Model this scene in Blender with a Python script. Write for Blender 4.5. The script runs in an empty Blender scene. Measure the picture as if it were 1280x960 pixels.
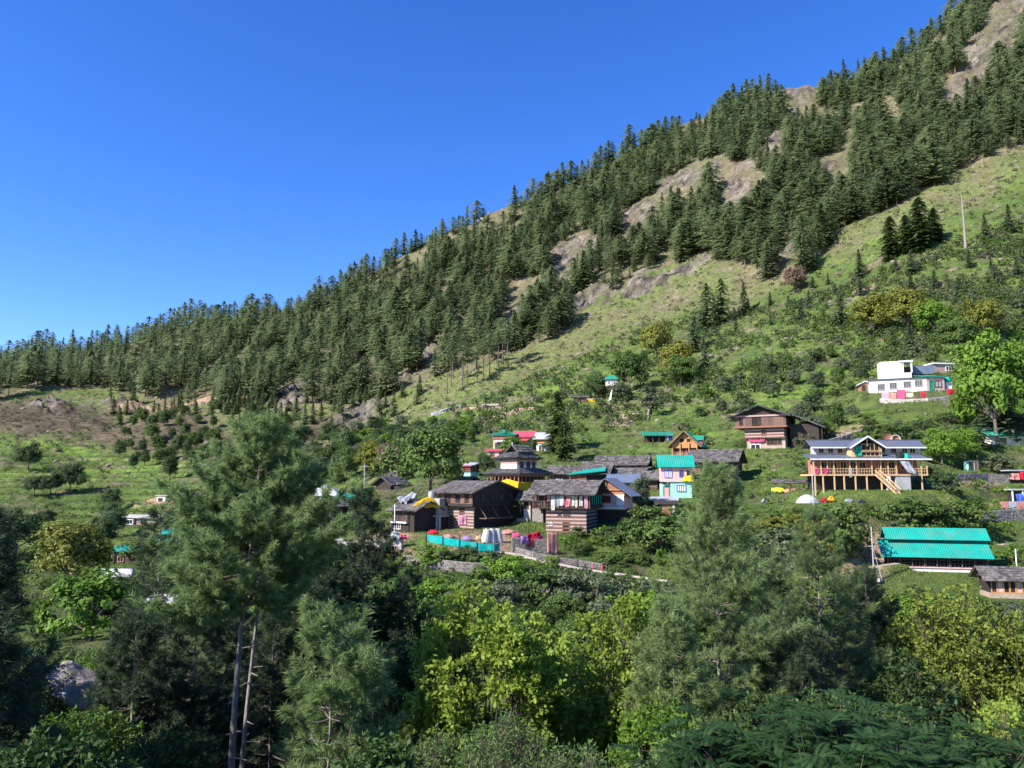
import bpy, math, random
import numpy as np
from mathutils import Vector, Matrix

R = math.radians
C = bpy.context.scene.collection
SC = bpy.context.scene

# ------------------------------------------------------------------ camera, sky, sun, exposure
THETA = math.atan(120 / 960)                      # upward tilt
cam = bpy.data.objects.new('camera', bpy.data.cameras.new('camera'))
C.objects.link(cam)
cam.location = (0, 0, 0)
cam.rotation_euler = (math.pi / 2 + THETA, 0, 0)
cam.data.sensor_width = 36
cam.data.lens = 27
cam.data.clip_end = 9000
SC.camera = cam

SUN = Vector((-0.80, -0.46, 0)).normalized()
ELEV = R(38)
w = bpy.data.worlds.new('World'); SC.world = w
w.use_nodes = True
nt = w.node_tree
for n in list(nt.nodes): nt.nodes.remove(n)
sky = nt.nodes.new('ShaderNodeTexSky'); sky.sky_type = 'NISHITA'; sky.sun_disc = False
sky.sun_elevation = ELEV
sky.sun_rotation = math.atan2(SUN.x, SUN.y)
sky.altitude = 2500; sky.air_density = 1.0; sky.dust_density = 0.7; sky.ozone_density = 3.0
hs = nt.nodes.new('ShaderNodeHueSaturation'); hs.inputs['Saturation'].default_value = 1.29; hs.inputs['Value'].default_value = 1.0
hs.inputs['Hue'].default_value = 0.515
bg = nt.nodes.new('ShaderNodeBackground'); bg.inputs['Strength'].default_value = 0.15
wo = nt.nodes.new('ShaderNodeOutputWorld')
nt.links.new(sky.outputs[0], hs.inputs['Color']); nt.links.new(hs.outputs[0], bg.inputs[0]); nt.links.new(bg.outputs[0], wo.inputs[0])

sl = bpy.data.lights.new('sun', 'SUN'); sl.energy = 5.0; sl.angle = R(0.5); sl.color = (1.0, 0.95, 0.87)
so = bpy.data.objects.new('sun', sl); C.objects.link(so)
sd = Vector((SUN.x * math.cos(ELEV), SUN.y * math.cos(ELEV), math.sin(ELEV)))
so.rotation_euler = sd.to_track_quat('Z', 'Y').to_euler()
so.location = (-100, -100, 200)

SC.view_settings.view_transform = 'Standard'
SC.view_settings.look = 'None'
SC.view_settings.exposure = 1.05
SC.view_settings.gamma = 1.0
SC.cycles.max_bounces = 5; SC.cycles.diffuse_bounces = 2; SC.cycles.glossy_bounces = 2
SC.cycles.transmission_bounces = 3; SC.cycles.transparent_max_bounces = 4; SC.cycles.volume_bounces = 0
SC.cycles.volume_step_rate = 10

# ------------------------------------------------------------------ materials
MAT = {}
def nodes(name):
    m = bpy.data.materials.new(name); m.use_nodes = True
    n = m.node_tree; b = n.nodes['Principled BSDF']
    MAT[name] = m
    return m, n, b
def N(n, t, **k):
    x = n.nodes.new(t)
    for a, v in k.items():
        if a in x.inputs.keys(): x.inputs[a].default_value = v
        else: setattr(x, a, v)
    return x
def mixc(n, f, a, b):
    m = n.nodes.new('ShaderNodeMix'); m.data_type = 'RGBA'
    for s, v in ((m.inputs[0], f), (m.inputs[6], a), (m.inputs[7], b)):
        if hasattr(v, 'is_linked'): n.links.new(v, s)
        elif isinstance(v, (int, float)): s.default_value = v
        else: s.default_value = (*v, 1)
    return m.outputs[2]
def ramp(n, f, lo, hi):
    r = n.nodes.new('ShaderNodeMapRange'); r.inputs[1].default_value = lo; r.inputs[2].default_value = hi
    n.links.new(f, r.inputs[0]); return r.outputs[0]

def leafmat(name, c1, c2, tr=0.3, c3=None, rough=0.6):
    """Leaves: colour runs from c1 to c2 by clump, some leaves lean to c3; part of the light passes through."""
    m, n, b = nodes(name)
    at = N(n, 'ShaderNodeAttribute', attribute_name='var')
    oi = N(n, 'ShaderNodeObjectInfo')
    ad = N(n, 'ShaderNodeMath', operation='MULTIPLY_ADD'); ad.inputs[1].default_value = 0.5; ad.inputs[2].default_value = -0.15
    n.links.new(oi.outputs['Random'], ad.inputs[0])
    sm = N(n, 'ShaderNodeMath', operation='ADD'); sm.use_clamp = True
    n.links.new(at.outputs['Fac'], sm.inputs[0]); n.links.new(ad.outputs[0], sm.inputs[1])
    col = mixc(n, sm.outputs[0], c1, c2)
    if c3:
        pw = N(n, 'ShaderNodeMath', operation='POWER'); n.links.new(at.outputs['Fac'], pw.inputs[0]); pw.inputs[1].default_value = 5
        col = mixc(n, pw.outputs[0], col, c3)
    b.inputs['Roughness'].default_value = rough
    b.inputs['Specular IOR Level'].default_value = 0.25
    n.links.new(col, b.inputs['Base Color'])
    t = N(n, 'ShaderNodeBsdfTranslucent'); n.links.new(col, t.inputs['Color'])
    mx = N(n, 'ShaderNodeMixShader'); mx.inputs[0].default_value = tr
    n.links.new(b.outputs[0], mx.inputs[1]); n.links.new(t.outputs[0], mx.inputs[2])
    n.links.new(mx.outputs[0], n.nodes['Material Output'].inputs[0])
    return m

def mat(name, c1, c2=None, scale=1.0, rough=0.8, bump=0.0, metal=0.0, stretch=(1, 1, 1), island=0.0, detail=5, tr=0.0):
    m, n, b = nodes(name)
    b.inputs['Roughness'].default_value = rough; b.inputs['Metallic'].default_value = metal
    b.inputs['Specular IOR Level'].default_value = 0.3
    tc = N(n, 'ShaderNodeTexCoord'); mp = N(n, 'ShaderNodeMapping'); mp.inputs['Scale'].default_value = stretch
    n.links.new(tc.outputs['Object'], mp.inputs[0])
    ns = N(n, 'ShaderNodeTexNoise', Scale=scale, Detail=detail, Roughness=0.65); n.links.new(mp.outputs[0], ns.inputs['Vector'])
    f = ramp(n, ns.outputs['Fac'], 0.32, 0.68)
    c2 = c2 or tuple(v * 0.7 for v in c1)
    col = mixc(n, f, c1, c2)
    if island:
        g = N(n, 'ShaderNodeNewGeometry')
        rr = N(n, 'ShaderNodeMapRange'); n.links.new(g.outputs['Random Per Island'], rr.inputs[0]); rr.inputs[3].default_value = 1 - island; rr.inputs[4].default_value = 1 + island
        h = N(n, 'ShaderNodeHueSaturation'); n.links.new(col, h.inputs['Color']); n.links.new(rr.outputs[0], h.inputs['Value'])
        col = h.outputs[0]
    if not island or name in ('teal_metal',):
        n3 = N(n, 'ShaderNodeTexNoise', Scale=.55, Detail=7.0, Roughness=0.7); mp3 = N(n, 'ShaderNodeMapping'); mp3.inputs['Scale'].default_value = (1, 1, .45); mp3.inputs['Location'].default_value = (3.7, 1.3, 5.1)
        n.links.new(tc.outputs['Object'], mp3.inputs[0]); n.links.new(mp3.outputs[0], n3.inputs['Vector'])
        g3 = N(n, 'ShaderNodeMapRange'); n.links.new(n3.outputs['Fac'], g3.inputs[0]); g3.inputs[1].default_value = .5; g3.inputs[2].default_value = .75; g3.inputs[3].default_value = 0; g3.inputs[4].default_value = .5
        col = mixc(n, g3.outputs[0], col, (.17, .125, .09))
    n.links.new(col, b.inputs['Base Color'])
    if bump:
        bp = N(n, 'ShaderNodeBump', Strength=bump, Distance=0.1); n.links.new(ns.outputs['Fac'], bp.inputs['Height']); n.links.new(bp.outputs[0], b.inputs['Normal'])
    if tr:
        t = N(n, 'ShaderNodeBsdfTranslucent'); n.links.new(col, t.inputs['Color'])
        mx = N(n, 'ShaderNodeMixShader'); mx.inputs[0].default_value = tr
        n.links.new(b.outputs[0], mx.inputs[1]); n.links.new(t.outputs[0], mx.inputs[2])
        n.links.new(mx.outputs[0], n.nodes['Material Output'].inputs[0])
    return m

# ------------------------------------------------------------------ ground heights
def raydir(px, py):
    a = (np.asarray(px, float) - 640) / 960; b = (480 - np.asarray(py, float)) / 960
    c, s = math.cos(THETA), math.sin(THETA)
    return a, c - b * s, s + b * c
def project(X, Y, Z):
    c, s = math.cos(THETA), math.sin(THETA)
    d = np.maximum(Y * c + Z * s, 0.5); u = -Y * s + Z * c
    return 640 + 960 * X / d, 480 - 960 * u / d

K = 1.4
NEAR = [(-80, -1), (-10, -6), (0, -8), (10, -13), (20, -17), (27, -19), (40, -22), (60, -24)]
NEARL = [(-80, -1), (-10, -6), (0, -8), (10, -10.5), (25, -13), (45, -13.6), (62, -15), (88, -18)]
COLS = {
 -420: [(75, 800),(110, 730),(160, 680),(220, 630),(290, 580),(360, 535),(430, 500),(560, 467),(700, 449)],
 -150: [(75, 830),(110, 745),(160, 690),(220, 640),(290, 590),(360, 545),(430, 510),(560, 475),(700, 446)],
 0: [(75, 815),(110, 745),(150, 700),(200, 655),(260, 605),(320, 560),(380, 530),(440, 505),(550, 472),(680, 444)],
 150: [(75, 800),(110, 748),(140, 710),(180, 665),(230, 625),(300, 580),(380, 540),(450, 508),(560, 460),(680, 428)],
 250: [(65, 840),(100, 750),(130, 700),(170, 655),(220, 620),(300, 570),(380, 530),(450, 500),(550, 446),(650, 398)],
 360: [(65, 830),(95, 740),(115, 690),(150, 640),(200, 600),(280, 560),(360, 520),(440, 480),(540, 427),(640, 388)],
 450: [(60, 830),(85, 730),(98, 672),(125, 635),(160, 610),(220, 580),(300, 545),(380, 500),(460, 440),(560, 384),(640, 343)],
 550: [(60, 830),(82, 720),(92, 673),(105, 658),(125, 625),(160, 590),(230, 545),(300, 510),(370, 465),(450, 400),(540, 333),(620, 287)],
 650: [(60, 830),(80, 730),(90, 690),(97, 672),(110, 640),(135, 605),(170, 580),(230, 530),(300, 490),(370, 440),(450, 372),(530, 302),(610, 254)],
 750: [(60, 830),(80, 735),(88, 712),(98, 675),(115, 640),(140, 605),(175, 570),(230, 520),(300, 465),(370, 410),(450, 330),(530, 254),(600, 205)],
 850: [(60, 830),(80, 760),(90, 700),(102, 655),(120, 620),(145, 580),(180, 545),(230, 500),(290, 450),(360, 380),(440, 300),(520, 210),(590, 153)],
 950: [(60, 830),(80, 770),(90, 700),(102, 650),(115, 622),(130, 585),(150, 545),(190, 500),(240, 455),(300, 400),(380, 310),(460, 200),(560, 111)],
 1050: [(60, 830),(80, 760),(88, 700),(98, 640),(108, 612),(125, 580),(150, 535),(190, 480),(240, 425),(300, 350),(370, 270),(450, 177),(540, 109)],
 1150: [(60, 830),(75, 770),(85, 725),(95, 680),(105, 620),(125, 575),(150, 510),(190, 440),(240, 370),(300, 290),(370, 205),(450, 113),(540, 60)],
 1210: [(60, 830),(75, 770),(85, 725),(95, 685),(105, 630),(125, 582),(150, 512),(190, 435),(240, 355),(300, 270),(370, 175),(450, 83),(530, -5)],
 1260: [(60, 830),(75, 770),(85, 725),(95, 690),(105, 640),(125, 590),(150, 515),(190, 430),(240, 340),(300, 250),(370, 150),(450, 44),(530, -61)],
 1400: [(60, 820),(75, 765),(85, 730),(95, 700),(105, 650),(125, 600),(150, 520),(190, 420),(240, 320),(300, 220),(370, 110),(450, -4),(530, -127)],
 1700: [(60, 810),(75, 755),(85, 720),(95, 690),(105, 640),(125, 590),(150, 520),(190, 410),(240, 310),(300, 200),(370, 90),(450, -34),(530, -167)],
}
YG = np.concatenate([np.linspace(-80, 20, 26), np.geomspace(20.6, 1300, 620), [1500, 2000, 3000, 5000]])
TG = np.linspace(-1.25, 1.25, 501)
def _table():
    tc, zc = [], []
    for px in sorted(COLS):
        lw = float(np.interp(px, [0, 150, 250, 360, 450], [1, .8, .5, .2, 0]))
        NL = np.array(NEARL); NR = np.array(NEAR); ys = [-80, -10, 0, 10, 20, 27, 40, 60, 88]
        near = [(q, float(np.interp(q, NL[:, 0], NL[:, 1]) * lw + np.interp(q, NR[:, 0], NR[:, 1]) * (1 - lw))) for q in ys]
        a, y, z = raydir(px, 830); t0 = float(a / y)
        P = [(Y, zz, t0) for Y, zz in near if Y < COLS[px][0][0] * K - 12]
        for Y, py in COLS[px]:
            a, y, z = raydir(px, py); P.append((Y * K, float(z / y) * Y * K, float(a / y)))
        Yr, zr, tr = P[-1]
        P += [(Yr * 1.05, zr - 6, tr), (Yr * 1.5, zr * 0.6, tr), (3000, -20, tr), (5000, -60, tr)]
        P = np.array(P)
        tc.append(np.interp(YG, P[:, 0], P[:, 2])); zc.append(np.interp(YG, P[:, 0], P[:, 1]))
    tc = np.array(tc); zc = np.array(zc)
    T = np.empty((len(YG), len(TG)))
    for i in range(len(YG)): T[i] = np.interp(TG, tc[:, i], zc[:, i])
    def sm(A, ax, r):
        k = np.exp(-np.linspace(-2, 2, 2 * r + 1) ** 2); k /= k.sum()
        pad = [(r, r) if i == ax else (0, 0) for i in (0, 1)]
        B = np.pad(A, pad, mode='edge')
        return np.apply_along_axis(lambda v: np.convolve(v, k, 'valid'), ax, B)
    S = sm(T, 1, 9)
    S2 = sm(S, 0, 4); S[30:-6] = S2[30:-6]
    return S
ZT = _table()
def H0(X, Y):
    X = np.asarray(X, float); Y = np.asarray(Y, float)
    t = X / np.maximum(Y, 18)
    f = np.clip((t - TG[0]) / (TG[1] - TG[0]), 0, len(TG) - 1.001); j = f.astype(int); fj = f - j
    i = np.clip(np.searchsorted(YG, Y) - 1, 0, len(YG) - 2); fi = np.clip((Y - YG[i]) / (YG[i + 1] - YG[i]), 0, 1)
    return (ZT[i, j] * (1 - fi) + ZT[i + 1, j] * fi) * (1 - fj) + (ZT[i, j + 1] * (1 - fi) + ZT[i + 1, j + 1] * fi) * fj
_rt = np.random.RandomState(5).rand(256, 256)
def vn(x, y):
    xi = np.floor(x).astype(int); yi = np.floor(y).astype(int); fx = x - xi; fy = y - yi
    fx = fx * fx * (3 - 2 * fx); fy = fy * fy * (3 - 2 * fy)
    g = lambda a, b: _rt[a & 255, b & 255]
    return (g(xi, yi) * (1 - fx) + g(xi + 1, yi) * fx) * (1 - fy) + (g(xi, yi + 1) * (1 - fx) + g(xi + 1, yi + 1) * fx) * fy - 0.5
def fbm(x, y, o=4, ridge=False):
    s = 0; a = 1.0
    for k in range(o):
        v = vn(x * 2 ** k + 17.3 * k, y * 2 ** k + 9.1 * k)
        s = s + a * (0.25 - np.abs(v)) * 2 if ridge else s + a * v
        a *= 0.5
    return s
def inpoly(px, py, poly):
    px = np.asarray(px, float); py = np.asarray(py, float); r = np.zeros(px.shape, bool)
    for (x0, y0), (x1, y1) in zip(poly, poly[1:] + poly[:1]):
        if y0 == y1: continue
        c = ((y0 > py) != (y1 > py)) & (px < (x1 - x0) * (py - y0) / (y1 - y0) + x0)
        r ^= c
    return r
def ell(px, py, L):
    """Soft union of ellipses (cx, cy, rx, ry, tilt in degrees)."""
    m = np.zeros(np.asarray(px).shape)
    for cx, cy, rx, ry, a in L:
        c, s = math.cos(R(a)), math.sin(R(a)); dx = px - cx; dy = py - cy
        u = (dx * c - dy * s) / rx; v = (dx * s + dy * c) / ry
        m = np.maximum(m, np.clip(1.5 - 1.5 * (u * u + v * v) ** 0.5 + 0.35, 0, 1))
    return m
ROCKS = [(865,222,62,17,20),(920,245,32,22,50),(795,275,32,16,40),(715,312,46,13,25),(845,345,52,12,28),(800,362,30,16,25),(738,378,36,13,30),
         (1000,122,26,14,10),(965,178,20,9,40),(1240,50,62,26,45),(1195,115,22,18,40),(1268,10,50,24,30),(1225,95,30,12,40),(365,498,34,15,35),(445,520,42,16,20),(455,462,20,7,40),
         (540,440,24,8,40),(975,262,22,9,50),(620,262,26,8,35),(640,400,18,8,40),(575,395,16,6,35),(1035,215,14,9,40),(60,512,30,6,0),(150,506,26,4,0),
         (880,450,10,4,10),(1075,378,22,8,30),(985,320,26,7,45),(700,350,20,7,40),(500,480,20,7,35),(870,330,25,9,30),(930,215,24,12,40)]
DRY = [(560,480,120,22,33),(720,420,110,26,30),(830,375,110,26,30),(960,330,90,30,40),(1090,285,80,26,35),(1210,225,90,40,30),(430,515,90,26,22),(900,230,80,28,30),
       (340,520,60,16,25),(640,460,80,22,25),(1160,120,60,70,40),(460,540,70,12,20),(620,505,60,6,8),(200,520,160,26,0),(60,525,120,26,-3),(280,570,60,26,0),(1230,340,50,8,10),(820,505,80,5,5)]
SOIL = [(610,676,75,13,-6),(480,672,50,8,0),(1085,690,30,36,10),(1068,715,26,16,0),(1078,372,22,7,35),(215,625,60,5,4),(1075,545,40,12,0),(1215,604,36,5,0),(540,690,70,9,0),(1245,640,40,12,5),(930,520,30,3,0),
        (600,512,30,3,5),(640,516,40,3,15),(780,525,20,5,20),(225,505,90,4,4),(985,700,60,8,0)]
FOREST = [(-200,505),(0,500),(60,490),(130,492),(250,508),(300,515),(345,500),(400,508),(470,505),(530,478),(600,450),(660,436),(712,420),(735,385),(800,350),(850,328),(905,330),(950,350),
          (1000,352),(1040,300),(1085,272),(1130,258),(1180,225),(1230,205),(1290,180),(1420,110),(1420,-140),(1200,-10),(1090,20),(-200,200)]
HEATH = [(30,524,140,22,-3),(190,545,110,20,0),(320,560,70,26,0),(390,540,60,16,20)]
BRIGHT = [(985,494,75,8,6),(960,478,50,4,6),(100,556,110,9,-2),(90,572,120,4,-2),(110,590,130,4,2),(1000,505,60,4,5),(760,735,90,8,0),(880,545,24,4,0),(1020,470,60,3,8),(1120,300,60,5,14),(1220,312,70,5,16),(720,480,60,4,12)]
PADS = []
def padded(X, Y, Z, only=None):
    for (cx, cy, hw, hd, rz, z, sf) in PADS:
        m = (np.abs(X - cx) < hw + hd + sf + 2) & (np.abs(Y - cy) < hw + hd + sf + 2)
        if not m.any(): continue
        dx = X[m] - cx; dy = Y[m] - cy; c, s = math.cos(rz), math.sin(rz)
        u = np.maximum(np.abs(dx * c + dy * s) - hw, 0); v = np.maximum(np.abs(-dx * s + dy * c) - hd, 0)
        k = np.clip(1 - np.hypot(u, v) / sf, 0, 1); k = k * k * (3 - 2 * k)
        Z[m] = Z[m] * (1 - k) + z * k
    return Z
def relief(X, Y, Z):
    """Gullies, outcrops and terraces laid over the smooth slope."""
    px, py = project(X, Y, Z)
    rk = ell(px, py, ROCKS)
    far = np.clip((Y - 260) / 250, 0, 1)
    Zn = Z + far * 9 * fbm(X / 75, Y / 75, 3) + far * 2.0 * fbm(X / 14, Y / 14, 3)
    Zn = Zn + rk * (2.2 + 6 * far) * fbm(X / 9 + Y / 30, Y / 7, 5, True) * np.clip(Y / 200, 0, 1)
    mid = np.clip((Y - 120) / 60, 0, 1) * (1 - rk)
    Zn = Zn + mid * 0.9 * fbm(X / 9, Y / 9, 4)
    Zn = Zn + np.clip(Y / 30, 0, 1) * (1 - mid) * 0.35 * fbm(X / 4, Y / 4, 3)
    fld = np.clip((Y - 190) / 40, 0, 1) * np.clip((620 - Y) / 80, 0, 1) * (1 - rk) * np.clip((py - 350) / 60, 0, 1)
    st = 2.4
    q = (Zn + 2.0 * vn(X / 60, Y / 60)) / st; fr = q - np.floor(q)
    zt = (np.floor(q) + np.clip(fr * 4 - 3.0, 0, 1)) * st
    Zn = Zn + fld * 0.75 * (zt - q * st + st * 0.4)
    return Zn, px, py, rk
def H(X, Y):
    X = np.atleast_1d(np.asarray(X, float)).copy(); Y = np.atleast_1d(np.asarray(Y, float)).copy()
    Z, _, _, _ = relief(X, Y, H0(X, Y))
    return padded(X, Y, Z)
def H1(x, y): return float(H([x], [y])[0])
_lv = YG[(YG > 45) & (YG < 1290)]
def hits(px, py, ymin=45):
    px = np.atleast_1d(np.asarray(px, float)); py = np.atleast_1d(np.asarray(py, float))
    a, b, c = raydir(px, py); t = a / b; s = c / b
    ox = []; oy = []
    for k in range(0, len(px), 400):
        Yv = _lv[None, :]; tt = t[k:k+400, None]; ss = s[k:k+400, None]
        d = ss * Yv - H0(tt * Yv, np.broadcast_to(Yv, (tt.shape[0], len(_lv))))
        below = (d < 0) & (Yv > ymin)
        i = np.argmax(below, 1); ok = below.any(1) & (i > 0)
        r = np.arange(len(i)); d0 = d[r, i - 1]; d1 = d[r, i]
        f = np.where(ok, d0 / np.where(d0 == d1, 1, d0 - d1), 0); f = np.clip(f, 0, 1)
        y = _lv[i - 1] * (1 - f) + _lv[i] * f
        y = np.where(ok, y, np.nan)
        ox.append(tt[:, 0] * y); oy.append(y)
    return np.concatenate(ox), np.concatenate(oy)

# ------------------------------------------------------------------ mesh helpers
class Soup:
    """Raw triangles and quads, kept in numpy arrays."""
    def __init__(s): s.v = []; s.f = []; s.n = 0; s.a = []
    def add(s, V, F, var=None):
        V = np.asarray(V, np.float32).reshape(-1, 3); F = np.asarray(F, np.int64)
        s.v.append(V); s.f.append(F + s.n); s.n += len(V)
        s.a.append(np.full(len(V), 0.5, np.float32) if var is None else np.broadcast_to(np.asarray(var, np.float32), (len(V),)))
    def mesh(s, name, m, smooth=False):
        me = bpy.data.meshes.new(name)
        V = np.concatenate(s.v); me.vertices.add(len(V)); me.vertices.foreach_set('co', V.ravel())
        idx = np.concatenate([f.ravel() for f in s.f]).astype(np.int32)
        tot = np.concatenate([np.full(len(f), f.shape[1], np.int32) for f in s.f])
        me.loops.add(len(idx)); me.loops.foreach_set('vertex_index', idx)
        me.polygons.add(len(tot)); st = np.zeros(len(tot), np.int32); st[1:] = np.cumsum(tot)[:-1]
        me.polygons.foreach_set('loop_start', st); me.polygons.foreach_set('loop_total', tot)
        if smooth: me.polygons.foreach_set('use_smooth', np.ones(len(tot), bool))
        me.update(calc_edges=True)
        at = me.attributes.new('var', 'FLOAT', 'POINT'); at.data.foreach_set('value', np.concatenate(s.a))
        if m: me.materials.append(MAT[m])
        return me
def tube(s, pts, rad, k=6):
    P = np.asarray(pts, float); n = len(P); T = np.gradient(P, axis=0); T /= np.linalg.norm(T, axis=1)[:, None] + 1e-9
    ref = np.array([0, 1, 0.1]) if abs(T[:, 1]).mean() < 0.7 else np.array([1, 0, 0.1])
    U = np.cross(T, ref); U /= np.linalg.norm(U, axis=1)[:, None] + 1e-9; W = np.cross(T, U)
    a = np.arange(k) * 2 * math.pi / k; rad = np.broadcast_to(np.asarray(rad, float), (n,))
    V = P[:, None] + rad[:, None, None] * (np.cos(a)[None, :, None] * U[:, None] + np.sin(a)[None, :, None] * W[:, None])
    i = np.arange(n - 1)[:, None] * k; j = np.arange(k)[None]; j2 = (j + 1) % k
    F = np.stack([i + j, i + j2, i + k + j2, i + k + j], -1).reshape(-1, 4)
    s.add(V.reshape(-1, 3), F)
def unit(v): return v / (np.linalg.norm(v, axis=-1, keepdims=True) + 1e-9)
def link(name, me, parent=None, loc=None, rz=0):
    o = bpy.data.objects.new(name, me); C.objects.link(o)
    if parent is not None: o.parent = parent
    if loc is not None: o.location = loc
    if rz: o.rotation_euler = (0, 0, rz)
    return o
def tag(o, label=None, cat=None, group=None, kind=None):
    if label: o['label'] = label
    if cat: o['category'] = cat
    if group: o['group'] = group
    if kind: o['kind'] = kind
    return o
def empty(name, loc, rz=0):
    o = bpy.data.objects.new(name, None); C.objects.link(o); o.location = loc; o.rotation_euler = (0, 0, rz); o.empty_display_size = 0.2
    return o
def copy_tree(o, parent=None):
    c = o.copy(); C.objects.link(c)
    if parent is not None: c.parent = parent
    for ch in list(o.children): copy_tree(ch, c)
    return c
# ------------------------------------------------------------------ the ground sheet
def ground_material():
    m, n, b = nodes('ground_mix')
    b.inputs['Roughness'].default_value = 0.95; b.inputs['Specular IOR Level'].default_value = 0.1
    at = N(n, 'ShaderNodeAttribute', attribute_name='cover')
    tc = N(n, 'ShaderNodeTexCoord')
    n1 = N(n, 'ShaderNodeTexNoise', Scale=0.35, Detail=8.0, Roughness=0.75); n.links.new(tc.outputs['Object'], n1.inputs['Vector'])
    n2 = N(n, 'ShaderNodeTexNoise', Scale=2.5, Detail=6.0, Roughness=0.8); n.links.new(tc.outputs['Object'], n2.inputs['Vector'])
    h = N(n, 'ShaderNodeHueSaturation'); n.links.new(at.outputs['Color'], h.inputs['Color'])
    r = N(n, 'ShaderNodeMapRange'); n.links.new(n1.outputs['Fac'], r.inputs[0]); r.inputs[1].default_value = .3; r.inputs[2].default_value = .7; r.inputs[3].default_value = .5; r.inputs[4].default_value = 1.55
    r2 = N(n, 'ShaderNodeMapRange'); n.links.new(n2.outputs['Fac'], r2.inputs[0]); r2.inputs[1].default_value = .3; r2.inputs[2].default_value = .7; r2.inputs[3].default_value = .65; r2.inputs[4].default_value = 1.4
    mu = N(n, 'ShaderNodeMath', operation='MULTIPLY'); n.links.new(r.outputs[0], mu.inputs[0]); n.links.new(r2.outputs[0], mu.inputs[1])
    n.links.new(mu.outputs[0], h.inputs['Value'])
    n.links.new(h.outputs[0], b.inputs['Base Color'])
    bp = N(n, 'ShaderNodeBump', Strength=0.8, Distance=1.2); n.links.new(n1.outputs['Fac'], bp.inputs['Height'])
    bp2 = N(n, 'ShaderNodeBump', Strength=0.6, Distance=0.3); n.links.new(n2.outputs['Fac'], bp2.inputs['Height']); n.links.new(bp.outputs[0], bp2.inputs['Normal'])
    n.links.new(bp2.outputs[0], b.inputs['Normal'])
ground_material()
def build_ground():
    t = np.concatenate([np.linspace(-2, -0.95, 24)[:-1], np.linspace(-0.95, 0.95, 800), np.linspace(0.95, 2, 24)[1:]])
    Y = np.concatenate([np.linspace(-80, 12, 24), np.geomspace(13, 300, 340), np.geomspace(301, 1050, 520), [1150, 1300, 1500, 1800, 2200]])
    TT, YY = np.meshgrid(t, Y); XX = TT * np.maximum(YY, 30) ; XX = np.where(YY < 30, TT * 30, XX)
    x = XX.ravel(); y = YY.ravel()
    Z, px, py, rk = relief(x, y, H0(x, y)); Z = padded(x, y, Z)
    # what covers the ground where
    g1 = fbm(x / 26, y / 26, 4); g2 = fbm(x / 7 + 40, y / 7, 3)
    cov = lambda c: np.array(c)[None]
    grass = cov((0.068, 0.105, 0.026)); grass2 = cov((0.105, 0.145, 0.036)); dry = cov((0.175, 0.145, 0.082)); rock = cov((0.125, 0.105, 0.086)); soil = cov((0.30, 0.20, 0.135)); floor = cov((0.10, 0.095, 0.052)); dk = cov((0.055, 0.068, 0.026))
    k = lambda v: np.clip(v, 0, 1)[:, None]
    col = grass + (grass2 - grass) * k(g1 * 1.5 + .5)
    col = col + (dk - col) * k(g2 * 1.6 + 0.05)
    col = col + (dry - col) * k(g1 * -1.3 + g2 - 0.25) * .7
    fo = inpoly(px, py, FOREST) & (y > 300)
    col = np.where(fo[:, None], floor + (dry - floor) * k(g2 + .4), col)
    bq = ell(px, py, BRIGHT); col = col + (cov((0.125, 0.19, 0.035)) - col) * k(bq * 1.5 + g2 * .6 - .3) * .8
    d = ell(px, py, DRY); col = col + (dry - col) * k((d * 1.3 + g2 * 1.0 - .2)) * 0.45
    he = ell(px, py, HEATH); col = col + (cov((0.095, 0.075, 0.048)) - col) * k(he * 1.6 + g2 * .8 - .25)
    r = k((rk * 1.7 + g2 * 2.2 + fbm(x / 2.5, y / 2.5, 2) - 0.75)); st = fbm((Z * .85 - x * .5) / 2.2 + 3 * g2, (x + Z) / 22, 3)[:, None]; rc = rock * np.clip(1 + 1.5 * st + 0.5 * fbm(x / 3, y / 3, 3)[:, None], .25, 1.9); col = col + (rc - col) * r
    s_ = k(ell(px, py, SOIL) * 1.5 + g2 * .8 - .3); col = col + (soil * (1 + .4 * g2[:, None]) - col) * s_
    nx = len(t); ny = len(Y); i = np.arange(ny - 1)[:, None] * nx; j = np.arange(nx - 1)[None]
    F = np.stack([i + j, i + j + 1, i + nx + j + 1, i + nx + j], -1).reshape(-1, 4)
    s = Soup(); s.add(np.stack([x, y, Z], -1), F); me = s.mesh('ground', 'ground_mix', smooth=True)
    a = me.attributes.new('cover', 'FLOAT_COLOR', 'POINT')
    rgba = np.ones((len(x), 4), np.float32); rgba[:, :3] = np.clip(col, 0.01, 0.6); a.data.foreach_set('color', rgba.ravel())
    tag(link('ground', me), kind='structure')

# ------------------------------------------------------------------ building kit
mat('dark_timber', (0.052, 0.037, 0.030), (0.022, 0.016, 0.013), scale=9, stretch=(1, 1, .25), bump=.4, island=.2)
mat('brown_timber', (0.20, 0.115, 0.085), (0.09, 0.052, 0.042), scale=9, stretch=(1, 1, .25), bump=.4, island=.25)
mat('red_timber', (0.30, 0.13, 0.085), (0.19, 0.08, 0.055), scale=7, bump=.3, island=.2)
mat('orange_timber', (0.52, 0.26, 0.105), (0.40, 0.18, 0.07), scale=7, bump=.2, island=.15)
mat('honey_timber', (0.60, 0.40, 0.22), (0.48, 0.29, 0.15), scale=7, bump=.2, island=.15)
mat('slate', (0.15, 0.132, 0.12), (0.062, 0.055, 0.052), scale=3.5, bump=.4, island=.5, rough=.75)
mat('wet_slate', (0.105, 0.10, 0.105), (0.05, 0.05, 0.054), scale=3, bump=.3, island=.4, rough=.6)
mat('field_stone', (0.29, 0.255, 0.225), (0.12, 0.105, 0.09), scale=3.0, bump=.9, island=.25, detail=6)
mat('pale_stone', (0.50, 0.45, 0.40), (0.30, 0.26, 0.23), scale=2.5, bump=.6, island=.2)
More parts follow.
